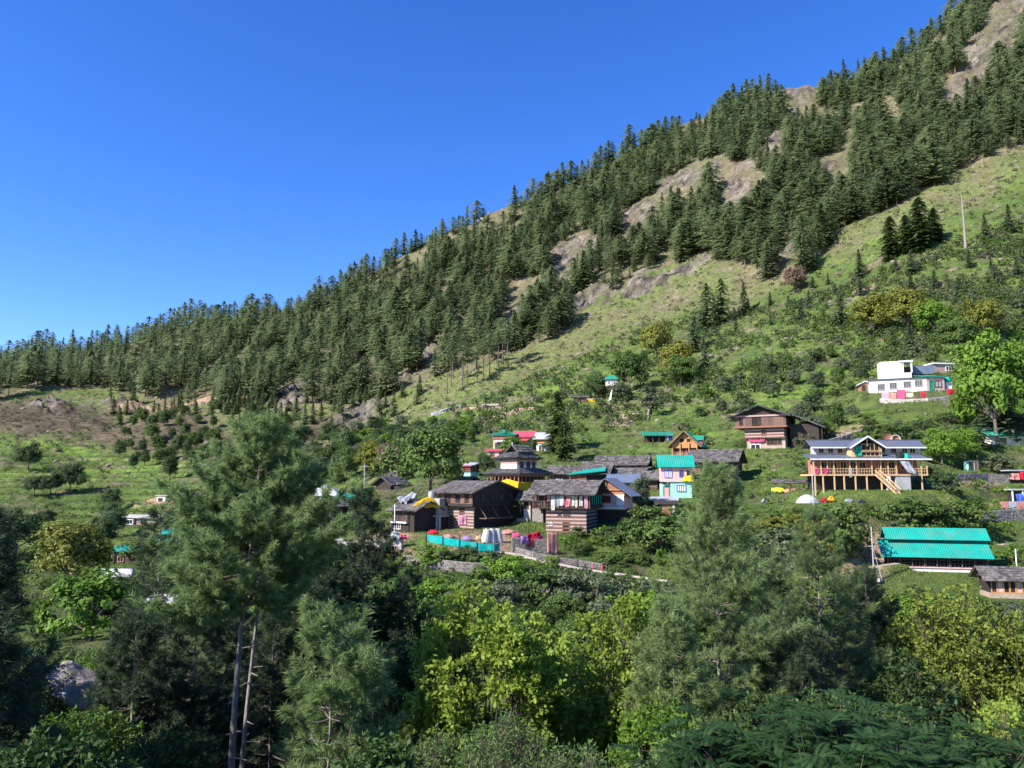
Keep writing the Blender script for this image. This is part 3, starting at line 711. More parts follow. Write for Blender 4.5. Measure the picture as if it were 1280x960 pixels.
def banded_house():
    b = B('banded_house', 'house with stone walls laced by timber bands and laundry along its balcony', 'house', 733, 667, -20, pad=(-56, 3, -3, 66))
    b.bands(-52, 0, 0, 1.5, -2, 30, 7, 'pink_stone', 'brown_timber'); b.bands(-51.5, -.5, 2.4, 60, -2, 30, 7, 'field_stone', 'dark_timber', 'rear_wall')
    b.p('plinth', 'pale_stone').box(-54, 1.5, -2, 62, -16, -2)
    b.p('floor_beam', 'dark_timber').box(-68, 7, -7, 68, 30, 32)
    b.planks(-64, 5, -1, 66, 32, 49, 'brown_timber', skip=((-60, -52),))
    rp = b.rail((-67, -6.5), (6, -6.5), 32, 39, 'brown_timber', 26)
    b.posts([(-67, -6), (-52, -6), (-35, -6), (-17, -6), (6, -6)], 32, 50, 1.1, 'brown_timber')
    b.win(-60, -53, 36, 46, -1.2, 'f', 'red_timber', 'room_shade', 1); b.win(-44, -37, 36, 46, -1.2, 'f', 'red_timber', 'room_shade', 1)
    b.door(-30, -22, 13, -.1, 'red_timber', 'room_shade', 1)
    b.win(-29, -21, 21, 27, -.1, 'f', 'brown_timber', 'glass', 1)
    b.win(-48, -44, 9, 13, -.1, 'f', 'grey_metal', 'white_trim', 0, 'shutter')
    for i in range(5): b.win(6 + i * 11, 12 + i * 11, 35, 46, 5.3, 'r', 'dark_timber', 'green_paint', 0)
    b.gable(-66, 5, -5, 66, 50, 15, 7, 'slate', wall='dark_timber', oe=9, off=-2)
    b.done()
    c = B('washing_line', 'washing line strung under the eave of the banded house', 'line', 733, 667, -20); c.p('rope', 'cloth_dark').bar((-66, -7.5, 47.6), (6, -7.5, 47.6), .3); c.done()
    L = [('shirt', 'pink shirt at the far end of the balcony washing line', -44, 6, 8, 'cloth_pink'), ('cloth', 'long white shawl hanging beside the pink shirt', -38.5, 5, 20, 'cloth_white'),
         ('trousers', 'pale grey trousers drying between two white cloths', -33, 6, 15, 'cloth_grey'), ('cloth', 'wide cream sheet hung near the middle of the balcony', -27, 6, 14, 'cloth_white'),
         ('cloth', 'salmon striped cloth hung right of the balcony gap', -18.5, 6, 15, 'cloth_salmon'), ('shirt', 'white shirt drying beside the salmon cloth', -12.5, 5.5, 14, 'cloth_white'),
         ('cloth', 'beige towel drying between two white pieces', -8.5, 3.5, 16, 'cloth_beige'), ('trousers', 'white trousers hanging above the low door', -2.5, 6, 14, 'cloth_white'),
         ('cloth', 'pale pink cloth at the gable end of the washing line', 4, 4.5, 17, 'cloth_pink')]
    for i, (k, l, x, w_, h_, m) in enumerate(L): garment(k, l, b.world(x - 2, -7.9, 47.4), w_ * b.s, h_ * b.s, m, b.rz, i)
    garment('cloth', 'small bright pink cloth dangling low over the balcony rail', b.world(-23, -8.2, 40), 4 * b.s, 8 * b.s, 'cloth_hot_pink', b.rz, 31)
def annex():
    b = B('stone_annex', 'low slate roofed annex with whitewashed chimney between the two big houses', 'house', 664, 652, -25, pad=(-14, 10, -2, 30))
    b.p('wall', 'pale_stone').box(-10, -1, 0, 22, -4, 28); b.p('stone_base', 'field_stone').box(-17, -2.5, -6, 20, -12, 4)
    b.p('side_wall', 'field_stone').box(0, 15, 2, 24, -6, 16); b.win(-9, -4, 16, 24, 0, 'f', 'brown_timber', 'room_shade', 0)
    b.gable(-14, 16, 0, 28, 29, 8, 6, 'slate', wall='dark_timber'); b.posts([(-13, -3), (15, -3)], 10, 29, 1, 'brown_timber'); b.done()
def temple():
    b = B('temple_tower', 'wooden temple with stacked slate roofs and carved gallery', 'temple', 645, 628, -38, pad=(-32, 34, -6, 60))
    # origin is the near corner; the two faces run back from it
    b.root['category'] = 'temple'
    def tier(x0, x1, y0, y1, z0, z1, m, n=0, sh='brown_timber'):
        w_ = b.p('wall', m); w_.box(x0, x1, y0, y1, z0, z1)
    tier(-34, 4, -2, 52, -8, 19, 'brown_timber')
    b.p('gallery_floor', 'red_timber').box(-41, 11, -8, 58, 17, 19.2)
    b.p('gallery_band', 'pink_stone').box(-40, 10, -7, 57, 19.2, 22.5)
    b.p('inner_wall', 'dark_timber').box(-35, 5, -2, 52, 22, 34)
    for i in range(9): b.posts([(-40 + i * 6.2, -7)], 22.5, 32, 1.3, 'red_timber')
    for i in range(8): b.posts([(10, -1 + i * 8)], 22.5, 32, 1.1, 'red_timber')
    b.p('cornice', 'red_timber').box(-42, 12, -9, 59, 32, 35)
    b.hip(-40, 10, -7, 57, 35, 7, 5, 'wet_slate', top=.55)
    b.p('upper_wall_base', 'white_plaster').box(-26, 0, 2, 44, 40, 46.5); b.p('upper_wall', 'pink_stone').box(-26, 0, 2, 44, 46.5, 54)
    b.win(8, 14, 43, 50, .4, 'r', 'brown_timber', 'glass'); b.win(22, 28, 43, 50, .4, 'r', 'brown_timber', 'room_shade'); b.win(34, 39, 43, 50, .4, 'r', 'brown_timber', 'glass')
    b.p('upper_cornice', 'brown_timber').box(-29, 3, -1, 47, 52.5, 54.6)
    b.hip(-27, 1, 0, 46, 55, 7, 4, 'wet_slate', top=.5)
    b.p('lantern_wall', 'dark_timber').box(-18, -6, 12, 36, 61, 66)
    b.gable(-19, -5, 10, 38, 66, 6, 4, 'slate', wall='dark_timber', axis='y')
    b.p('finial', 'white_plaster').cyl((-12, 8), .9, 71, 75, 8, .4)
    b.done()
    s = b.s
    def Y(x, y, z): return b.world(x, y, z)
    A = [(-26, -11, 22), (-3, -14, 29), (13, -12, 25), (14, 20, 25), (14, 34, 24), (14, 52, 23)]
    Bt = [(-14, -14, 12), (2, -16, 3), (15, -14, 0), (15, 20, 4), (15, 34, 10), (15, 50, 10)]
    labs = ['yellow tarpaulin slung below the temple gallery, the slanting piece nearest the big house', 'broad yellow tarpaulin hanging at the temple corner', 'yellow tarpaulin stretched below the shaded temple gallery', 'short yellow tarpaulin beside the washing balcony roof', 'small yellow tarpaulin end at the temple side by the annex roof']
    for i in range(5): sheet('tarpaulin', labs[i], 'tarpaulin', (Y(*A[i]), Y(*A[i+1]), Y(*Bt[i+1]), Y(*Bt[i])), 'cloth_yellow', 'yellow tarpaulins around the temple', wave=.22, seed=i, n=(12, 10))
def purple_house():
    b = B('painted_house', 'two storey house with pink upper floor, mint lower floor and teal roof', 'house', 866, 622, -6, pad=(-42, 2, -2, 30))
    b.p('upper_wall', 'pink_plaster').box(-38, 0, 2, 28, 20, 40); b.p('lower_wall', 'mint_plaster').box(-27, -1, -3, 26, -8, 20); b.p('side_wall', 'mint_plaster').box(-38, -27.2, 1, 26, -4, 17)
    b.win(-33, -25, 25, 33, 2, 'f', 'blue_paint', 'white_trim', 3); b.win(-15, -11, 26, 33, 2, 'f', 'blue_paint', 'glass', 1); b.win(-6, -2.5, 26, 33, 2, 'f', 'brown_timber', 'room_shade', 0)
    b.win(-19, -9, 8, 15, -3, 'f', 'blue_paint', 'white_trim', 3); b.door(-35, -29, 13, 1, 'brown_timber', 'pink_plaster', 1)
    b.p('ledge', 'pink_plaster').box(-39, 1, -4.5, 2, 19.2, 20.4); b.p('base', 'field_stone').box(-40, 0, -4, 26, -14, -8)
    b.gable(-38, 0, 1, 30, 40, 13, 3, 'teal_metal', 'metal', wall='brown_timber', oe=4)
    b.done()
    sheet('tarpaulin', 'small yellow tarpaulin sagging at the corner of the pink and mint house', 'tarpaulin', (b.world(-10, 1, 26), b.world(0, -1, 28), b.world(1, -8, 20), b.world(-13, -6, 20)), 'cloth_yellow', wave=.1, seed=9)
def gable_green():
    b = B('chalet', 'red timber chalet with bright green roof and dormer', 'house', 872, 572, -24, pad=(-36, 2, -2, 42))
    b.p('wall', 'red_timber').box(-31, 0, 3, 40, -4, 12); b.planks(-31, 0, 0, 40, 12, 19, 'orange_timber')
    b.rail((-31, -2), (0, -2), 2, 7, 'red_timber', 12); b.p('balcony_floor', 'white_trim').box(-32, 1, -3, 3, 1, 2.2)
    b.posts([(-31, -2), (-21, -2), (-10, -2), (0, -2)], 2, 19, 1, 'orange_timber')
    for x in (-28, -20.5, -13, -6): b.win(x, x + 4.5, 8, 15, 3, 'f', 'dark_timber', 'room_shade', 0)
    g = b.p('gable_wall', 'orange_timber'); g.prism([(-30, 1, 18.5), (0, 1, 18.5), (-15, 1, 32)], (0, .8, 0))
    b.p('gable_beam', 'honey_timber').box(-15.6, -14.4, .1, .9, 19, 31); b.win(-22, -17, 19.5, 24, 1, 'f', 'orange_timber', 'room_shade', 0); b.win(-13, -8, 19.5, 24, 1, 'f', 'orange_timber', 'room_shade', 0)
    r = b.gable(-31, 0, 0, 40, 19, 14.5, 6, 'green_metal', 'metal', axis='y', oe=5); 
    bb = b.p('bargeboard', 'red_timber'); bb.bar((-37, -5.3, 13), (-15.5, -5.3, 33.6), 1.3); bb.bar((6, -5.3, 13), (-15.5, -5.3, 33.6), 1.3)
    for y in (8, 18, 29): b.win(y, y + 4, 6, 13, .1, 'r', 'dark_timber', 'glass', 0)
    d = b.p('dormer_wall', 'cloth_hot_pink'); d.prism([(3.2, 18, 17), (3.2, 28, 17), (3.2, 28, 24), (3.2, 23, 28), (3.2, 18, 24)], (-10, 0, 0)); b.win(20.5, 25.5, 18.5, 23.5, 3.3, 'r', 'white_trim', 'glass', 1)
    dr = b.p('dormer_roof', 'green_metal'); dr.panel((5, 16, 22.5), (-12, 16, 22.5), (-12, 23, 29), (5, 23, 29), .5, 'plain'); dr.panel((-12, 30, 22.5), (5, 30, 22.5), (5, 23, 29), (-12, 23, 29), .5, 'plain')
    b.p('base', 'field_stone').box(-31, 0, 1, 40, -14, -4); b.done()
    c = B('green_roof_shed', 'open shed with sloping green roof standing above the slate roofs', 'shed', 828, 553, 4, pad=(-24, 16, -2, 16))
    c.shed(-22, 14, 0, 12, 9, 13, 2, 'green_metal'); c.p('back_wall', 'dark_timber').box(-20, 6, 10, 11.4, -4, 12); c.p('side_room', 'white_plaster').box(6.2, 14, 0, 11, -6, 9.5)
    c.posts([(-20, .5), (-12, .5), (-4, .5), (4, .5)], -4, 9.5, .8, 'brown_timber'); c.win(8, 12, 2, 7, 0, 'f', 'blue_paint', 'glass', 1); c.done()
def slate_house_right():
    b = B('slate_house', 'slate roofed timber house beside the pink and mint house', 'house', 918, 603, -26, pad=(-56, 2, -2, 56))
    b.bands(-50, 0, 2, 52, -5, 10, 4, 'field_stone', 'dark_timber'); b.p('floor_beam', 'brown_timber').box(-54, 2, -4, 55, 9.5, 11.5)
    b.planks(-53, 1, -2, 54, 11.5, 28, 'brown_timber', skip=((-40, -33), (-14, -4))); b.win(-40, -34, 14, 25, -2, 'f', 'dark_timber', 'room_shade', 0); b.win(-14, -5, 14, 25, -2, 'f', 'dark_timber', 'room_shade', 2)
    b.gable(-53, 1, -2, 54, 28, 14, 6, 'slate', wall='dark_timber', oe=6); b.win(14, 20, 14, 24, 1.2, 'r', 'brown_timber', 'glass'); b.win(32, 38, 14, 24, 1.2, 'r', 'brown_timber', 'glass')
    b.p('base', 'field_stone').box(-49, -.5, 2.5, 51, -16, -5)
    b.done()
def brown_house():
    b = B('brown_house', 'tall brown timber house with drooping gable roof above the fields', 'house', 982, 560, -30, pad=(-52, 3, -2, 60))
    b.p('ground_wall', 'mud_plaster').box(-47, 0, 0, 56, -6, 13); b.win(-22, -5, 5, 11, 0, 'f', 'brown_timber', 'room_shade', 3); b.win(-42, -31, -2, 5, 0, 'f', 'white_trim', 'room_shade', 1)
    b.p('middle_floor', 'brown_timber').box(-53, 1, -4, 57, 13, 14.5)
    b.bands(-49, -1, -1, 56, 14.5, 26, 3, 'pink_stone', 'brown_timber'); b.win(-28, -23, 17, 23, -1, 'f', 'red_timber', 'room_shade')
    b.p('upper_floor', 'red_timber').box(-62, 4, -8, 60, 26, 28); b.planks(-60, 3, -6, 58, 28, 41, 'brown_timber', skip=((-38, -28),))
    b.win(-38, -28, 30, 39, -6, 'f', 'dark_timber', 'room_shade', 2); b.win(-54, -51, 31, 38, -6.3, 'f', 'dark_timber', 'room_shade', 0)
    b.p('valance', 'pink_stone').box(-61, 4, -7.5, -6.8, 40, 42)
    b.gable(-60, 3, -6, 58, 42, 12, 6, 'wet_slate', wall='dark_timber', axis='y', oe=7)
    b.p('base', 'field_stone').box(-46, -.5, .5, 55, -18, -6)
    b.p('side_annex', 'dark_timber').box(4, 38, 12, 54, -2, 30); an = b.p('annex_roof', 'wet_slate'); an.panel((46, 6, 25), (46, 60, 25), (9, 60, 42), (9, 6, 42), .8, 'slate')
    b.posts([(42, 10), (42, 56)], -6, 25, 1.1, 'dark_timber')
    b.done()
    sheet('rug', 'pink patterned rug hanging under the shaded side of the brown timber house', 'rug', (b.world(6, 30, 9), b.world(6, 52, 12), b.world(7, 52, 2), b.world(7, 30, 0)), 'cloth_salmon', wave=.15, seed=3)
    sheet('hanging_cloth', 'red cloth drying on the lowest floor of the brown timber house', 'cloth', (b.world(-44, -2, 13), b.world(-24, -2, 13), b.world(-24, -2.5, 8), b.world(-44, -2.5, 8)), 'cloth_hot_pink', wave=.12, seed=4)
    c = B('field_shelter', 'small open shelter heaped with firewood near the timber guesthouse', 'shelter', 990, 617, -14, pad=(-20, 22, -4, 16))
    c.shed(-20, 18, 0, 16, 13, 17, 2, 'slate', 'slate'); c.posts([(-18, 0), (-1, 0), (16, 0), (-18, 15), (16, 15)], -4, 14.5, .9, 'brown_timber'); f = c.p('firewood', 'honey_timber')
    g = random.Random(4)
    for i in range(34): x = g.uniform(-8, 14); f.bar((x, g.uniform(0, 6), 0), (x + g.uniform(-3, 3), g.uniform(0, 8), g.uniform(5, 11)), .8)
    c.done()
    sheet('tarpaulin', 'lemon yellow tarpaulin lying over goods beside the firewood shelter', 'tarpaulin', (c.world(-24, -4, 7), c.world(-10, -4, 7), c.world(-9, -9, 3), c.world(-25, -9, 3)), 'cloth_lemon', wave=.12, seed=5)
def guesthouse():
    b = B('guesthouse', 'long timber guesthouse on posts with outside staircase and blue grey roofs', 'guesthouse', 1092, 612, 0, pad=(-78, 82, -8, 44))
    m = 'honey_timber'
    b.p('terrace_wall', 'dark_timber').box(-66, 20, 10, 40, -10, 17); b.p('concrete_room', 'grey_concrete').box(26, 44, -5, 30, -5, 16.5); b.p('concrete_pillar', 'white_plaster').box(15, 19, -6, -2, -6, 16.5)
    b.p('deck', m).box(-76, 66, -6, 38, 17, 19)
    for x in (-74, -64, -50, -38, -24, -10, 8, 58): b.posts([(x, -5)], -9, 17, 1.4, m)
    for x in (-75, -66, -58, -50, -30, -22, -3, 8, 17, 27, 47, 58, 65): b.posts([(x, -5.2)], 19, 37, 1.2, m)
    b.rail((-75, -5.6), (-3, -5.6), 19, 26, m, 22); b.rail((2, -5.6), (28, -5.6), 19, 26, m, 9); b.rail((44, -5.6), (65, -5.6), 19, 26, m, 6)
    b.p('inner_wall', 'rust_brick').box(-66, 60, 8, 36, 19, 37)
    for x in (-60, -48, -36, -24, -12, 12, 24, 40): b.win(x, x + 7, 21 if x in (-36, 24) else 25, 34, 8, 'f', m, 'room_shade', 1)
    b.shed(-78, 68, -8, 20, 38, 44, 1, 'slate_blue_metal', name='lower_roof', ribs=50); b.p('fascia', 'white_trim').box(-80, 69.5, -10.2, -9.1, 36.4, 38)
    # upper floor
    b.p('upper_wall', 'pale_stone').box(-62, 72, 19, 36, 40, 54); b.p('upper_wall_boards', m).box(-24, 14, 2, 19, 40, 52)
    for x in (-58, -46, -34, 20, 34, 48, 58): b.win(x, x + 6, 46, 53, 19, 'f', m, 'room_shade', 1)
    b.shed(-68, -2, 15, 28, 54, 62, 2, 'slate_blue_metal', name='rear_roof', ribs=22); b.shed(4, 46, 15, 28, 54, 62, 2, 'slate_blue_metal', name='rear_roof', ribs=16); b.shed(50, 74, 15, 28, 54, 62, 2, 'slate_blue_metal', name='rear_roof', ribs=9)
    b.shed(-68, 74, 30, 43, 62, 54, 2, 'slate_blue_metal', name='rear_roof')
    f2 = b.p('fascia', 'white_trim'); f2.box(-70, -2, 12, 13, 51.6, 53.2); f2.box(2.5, 47.8, 12, 13, 51.6, 53.2); f2.box(48.3, 76, 12, 13, 51.6, 53.2)
    # front gable with framed window
    g = b.gable(-23, 13, 0, 26, 54, 11, 4, 'slate_blue_metal', 'metal', axis='y', oe=3); bb = b.p('bargeboard', 'white_trim'); bb.bar((-28, -3.4, 51), (-5, -3.4, 65.6), 1.5); bb.bar((18, -3.4, 51), (-5, -3.4, 65.6), 1.5)
    b.win(-11, 10, 42, 56, 1.9, 'f', m, 'room_shade', 3); b.win(-11, 10, 47, 48, .9, 'f', m, 'room_shade', 0, 'crossbar'); b.p('king_post', m).box(-5.7, -4.3, -.6, .6, 54, 64)
    # stairs
    st = b.p('staircase', m); st.bar((-1, -9, 18), (17, -22, -5), 1.3); st.bar((4.5, -9, 18), (22.5, -22, -5), 1.3); st.bar((-1, -9, 24), (17, -22, 1), .8); st.bar((4.5, -9, 24), (22.5, -22, 1), .8)
    for i in range(13): k = i / 13; x = -1 + 18 * k; y = -9 - 13 * k; z = 18 - 23 * k; st.box(x, x + 5.5, y - .9, y + .4, z - .5, z + .1); st.box(x - .2, x + .3, y - .3, y + .1, z, z + 6); st.box(x + 5.3, x + 5.7, y - .3, y + .1, z, z + 6)
    b.p('side_roof', 'dark_timber').panel((66, -6, 37), (86, -4, 31), (86, 20, 33), (66, 20, 40), .7, 'plain')
    b.done()
    t = B('water_tank', 'black water tank on the lower roof of the timber guesthouse', 'water tank', 1092, 612, 0); t.p('body', 'plastic_black').cyl((33, -3), 4.3, 39.6, 46.5, 16); t.p('lid', 'plastic_black').cyl((33, -3), 2.5, 46.5, 47.4, 12); t.done()
    t = B('water_tank', 'squat teal tank beside the black tank on the guesthouse roof', 'water tank', 1092, 612, 0); t.p('body', 'plastic_teal').cyl((41.5, -3), 3.6, 38.8, 43.5, 16, 3.2); t.p('lid', 'plastic_teal').cyl((41.5, -3), 2, 43.5, 44.3, 12); t.done()
    sheet('tarpaulin', 'silvery sheet hanging off the guesthouse deck beneath the two tanks', 'tarpaulin', (b.world(30, -9.5, 35), b.world(42, -9.5, 34), b.world(50, -12, 18), b.world(38, -12, 20)), 'cloth_grey', wave=.15, seed=12)
    sheet('curtain', 'dark teal cloth hung in the guesthouse gable window', 'cloth', (b.world(-21, 1, 54), b.world(-12, .8, 55), b.world(-12, .8, 41), b.world(-20, 1, 41)), 'green_paint', wave=.1, seed=13)
    garment('cloth', 'white towel hung over the guesthouse deck rail', b.world(-30, -6.6, 26), 4 * b.s, 11 * b.s, 'cloth_white', 0, 40, None)
    for i, x in enumerate((-71, -60)):
        garment('cloth', ['bright pink cloth at the end of the guesthouse rail', 'bright pink cloth hung nearer the first guesthouse window'][i], b.world(x, -6.6, 26), 6 * b.s, 7 * b.s, 'cloth_hot_pink', 0, 41 + i, 'pink cloths on the guesthouse rail')
    # two big brown dishes behind the roof and a yellow umbrella
    for i, (x, z, lab) in enumerate([(44, 66, 'rusty brown satellite dish behind the guesthouse roof, the plain one'), (54, 64, 'rusty brown satellite dish with a pale rim behind the guesthouse roof')]):
        d = B('satellite_dish', lab, 'satellite dish', 1092, 612, 0, 'dishes behind the guesthouse'); q = d.p('dish', 'rust_brick'); k = len(q.v); n = 20
        for r_, dy in ((0, 1.4), (3.5, .9), (6.2, 0)):
            q.v += [(x + r_ * math.cos(a * 6.2832 / n), 45 + i + dy, z + r_ * math.sin(a * 6.2832 / n)) for a in range(n)]
        for j in (0, 1): q.f += [(k + j*n + a, k + j*n + (a+1) % n, k + (j+1)*n + (a+1) % n, k + (j+1)*n + a) for a in range(n)]
        if i:
            rm = d.p('rim', 'white_trim'); 
            for a in range(n // 2 + 2): rm.bar((x + 6.2 * math.cos(a * 6.2832 / n), 45.5, z + 6.2 * math.sin(a * 6.2832 / n)), (x + 6.2 * math.cos((a+1) * 6.2832 / n), 45.5, z + 6.2 * math.sin((a+1) * 6.2832 / n)), .7)
        d.p('mount', 'grey_metal').box(x - .5, x + .5, 47, 48, z - 18, z); d.done()
    sheet('tarpaulin', 'pale yellow tarpaulin bulging behind the guesthouse gable', 'tarpaulin', (b.world(-2, 46, 64), b.world(22, 46, 63), b.world(24, 44, 58), b.world(-2, 44, 58)), 'cloth_lemon', wave=.3, seed=14)
    # in front
    tnt = B('tent', 'white domed tarpaulin tent pitched on the terrace below the guesthouse', 'tent', 1011, 629, 0, pad=(-14, 14, -6, 10)); q = tnt.p('canopy', 'plastic_white'); n = 12
    k = 0
    for zz, r_ in ((0, 14), (5, 11.5), (8.5, 7), (10.5, 2)): q.v += [(r_ * math.cos(a * 6.2832 / n) * (1 + .08 * (a % 2)), 5 + r_ * .6 * math.sin(a * 6.2832 / n), zz) for a in range(n)]
    q.f = [(j*n + a, j*n + (a+1) % n, (j+1)*n + (a+1) % n, (j+1)*n + a) for j in range(3) for a in range(n)] + [tuple(range(3*n, 4*n))]
    tnt.done()
def white_house():
    b = B('white_house', 'long white house with grey shutters and grey roof high on the slope', 'house', 1157, 489, -22, pad=(-74, 40, -6, 30))
    b.p('wall', 'white_plaster').box(-64, 0, 0, 24, -6, 17)
    for x, z in ((-54, 4), (-40, 5), (-24, 6), (-11, 7)): b.win(x, x + 7.5, z, z + 7, 0, 'f', 'grey_concrete', 'wet_slate', 2)
    r = b.shed(-66, 2, 0, 24, 17.5, 20.5, 2, 'slate_blue_metal')
    b.p('base', 'field_stone').box(-63, -.5, .5, 23, -14, -6); b.done()
    c = B('white_house', 'white block with open roof terrace behind the long white house', 'house', 1130, 481, -16, pad=None)
    c.p('wall', 'white_plaster').box(-24, 1, 12, 34, -5, 32); c.p('corner_wall', 'white_plaster').box(1.2, 12, 12, 34, -5, 17)
    c.p('roof_slab', 'white_trim').box(-2, 14, 11, 35, 30.5, 32.4); c.posts([(2.5, 13), (12.5, 13), (12.5, 33)], 17, 30.5, 1.6, 'white_plaster'); c.win(1.5, 12, 19, 26, 30, 'f', 'grey_metal', 'room_shade', 2)
    c.p('blue_netting', 'blue_metal').box(14, 42, 26, 27, 16, 27); c.done()
    d = B('pink_house', 'small pink house with green door adjoining the white house', 'house', 1172, 489, 6, pad=(-16, 14, -3, 22))
    d.p('wall', 'pink_plaster').box(-14, 10, 0, 18, -5, 18); d.door(-10, -5, 13, 0, 'green_paint', 'green_paint', 1); d.win(-3, 5, 6, 13, 0, 'f', 'brown_timber', 'grey_concrete', 1)
    d.shed(-15, 11, 0, 18, 18.5, 22, 2, 'green_metal'); d.done()
    d = B('pink_house', 'pale pink flat roofed room above the teal water tank', 'house', 1181, 466, 8, pad=(-16, 14, -3, 20)); d.p('wall', 'pink_stone').box(-14, 12, 0, 16, -8, 11); d.win(2, 9, 3, 8, 0, 'f', 'white_trim', 'room_shade', 1); d.p('roof_slab', 'white_trim').box(-16, 13, -2, 17, 11, 12.5); d.done()
    d = B('water_tank', 'teal water tank on a stand by the pink house', 'water tank', 1185, 486, 0); d.p('body', 'plastic_teal').cyl((0, 0), 4, 8, 14, 14); d.p('lid', 'plastic_teal').cyl((0, 0), 2.6, 14, 15, 12); d.p('stand', 'white_plaster').box(-3.5, 3.5, -3, 3, -3, 8); d.done()
    d = B('brick_hut', 'little brick hut with pale roof at the end of the white house', 'hut', 1082, 489, -20, pad=(-12, 14, -3, 14)); d.p('wall', 'rust_brick').box(-8, 8, 0, 12, -5, 9); d.gable(-8, 8, 0, 12, 9, 4, 2.5, 'white_trim', 'plain', wall='pink_plaster', axis='y'); d.door(-4, 0, 7, 0); d.posts([(10, 0), (16, 1)], -4, 10, 1.4, 'white_plaster'); d.p('porch_roof', 'grey_concrete').box(8.3, 18, -1, 12, 9.6, 10.8); d.done()
    # rugs and cloths over the terrace wall
    L = [('pink rug', 1102, 1112, 490, 500, 'cloth_pink'), ('salmon rug', 1113, 1120, 491, 499, 'cloth_salmon'), ('mauve rug', 1121, 1132, 487, 499, 'cloth_hot_pink'), ('cream rug', 1133, 1142, 491, 497, 'cloth_beige'), ('crimson rug', 1151, 1156, 490, 497, 'cloth_red'), ('orange rug', 1184, 1193, 486, 493, 'cloth_red')]
    for i, (l, x0, x1, y0, y1, m) in enumerate(L):
        def P(px, py):
            X, Y = hits([px], [502]); a_, b_, c_ = raydir(px, py); Y = float(Y[0]); return (float(a_ / b_) * Y, Y, float(c_ / b_) * Y)
        sheet('rug', l + ' hung over the terrace wall below the white house', 'rug', (P(x0, y0), P(x1, y0), P(x1, y1), P(x0, y1)), m, 'rugs on the terrace wall of the white house', wave=.12, seed=i + 50, n=(6, 5))
def teal_barn():
    b = B('barn', 'long open sided barn under two tiers of corrugated teal roofing', 'barn', 1235, 716, -14, pad=(-122, 8, -8, 48))
    b.p('plinth', 'white_plaster').box(-112, 0, 0, 40, -8, 4); b.p('plinth_ledge', 'pink_plaster').box(-113, .6, -1.5, 40.5, 4, 5.4)
    b.p('back_wall', 'dark_timber').box(-110, -2, 26, 30, 5, 26)
    b.posts([(-112 + i * 14, -1) for i in range(9)], 5.4, 22, 1.2, 'brown_timber'); b.rail((-112, -.6), (0, -.6), 6, 14, 'brown_timber', 28)
    b.p('side_wall', 'dark_timber').box(-2, 0, 2, 26, 5, 24); b.win(10, 15, 9, 18, .1, 'r', 'green_paint', 'room_shade', 0)
    b.shed(-118, 4, -7, 14, 19, 36, 2, 'teal_metal', name='lower_roof', ribs=46)
    b.p('clerestory', 'dark_timber').box(-108, 2, 14, 26, 26, 42)
    r = b.p('upper_roof', 'teal_metal'); r.panel((-112, 6, 38), (8, 6, 38), (8, 22, 52), (-112, 22, 52), .6, 'metal', 46); r.panel((8, 38, 38), (-112, 38, 38), (-112, 22, 52), (8, 22, 52), .6, 'metal', 46)
    b.p('gable_wall', 'dark_timber').prism([(2, 8, 36), (2, 36, 36), (2, 22, 49)], (-1, 0, 0))
    lr = b.p('side_roof', 'green_metal'); lr.panel((8, -3, 21), (20, 2, 16), (20, 34, 18), (6, 34, 28), .6, 'plain'); b.done()
    c = B('slate_cottage', 'slate roofed cottage with orange timber window frames at the edge of the barn', 'house', 1262, 748, -10, pad=(-24, 46, -3, 40))
    c.p('wall', 'mud_plaster').box(-20, 44, 2, 34, -12, 6); c.p('window_wall', 'dark_timber').box(-20, 44, 3, 34, 6, 23)
    for i in range(6): c.win(-18 + i * 7, -13 + i * 7, 7, 21, 2.6, 'f', 'orange_timber', 'pink_plaster' if i % 3 == 1 else 'room_shade', 0, fw=1.1)
    c.gable(-24, 50, 0, 36, 24, 12, 5, 'slate', wall='dark_timber'); c.done()
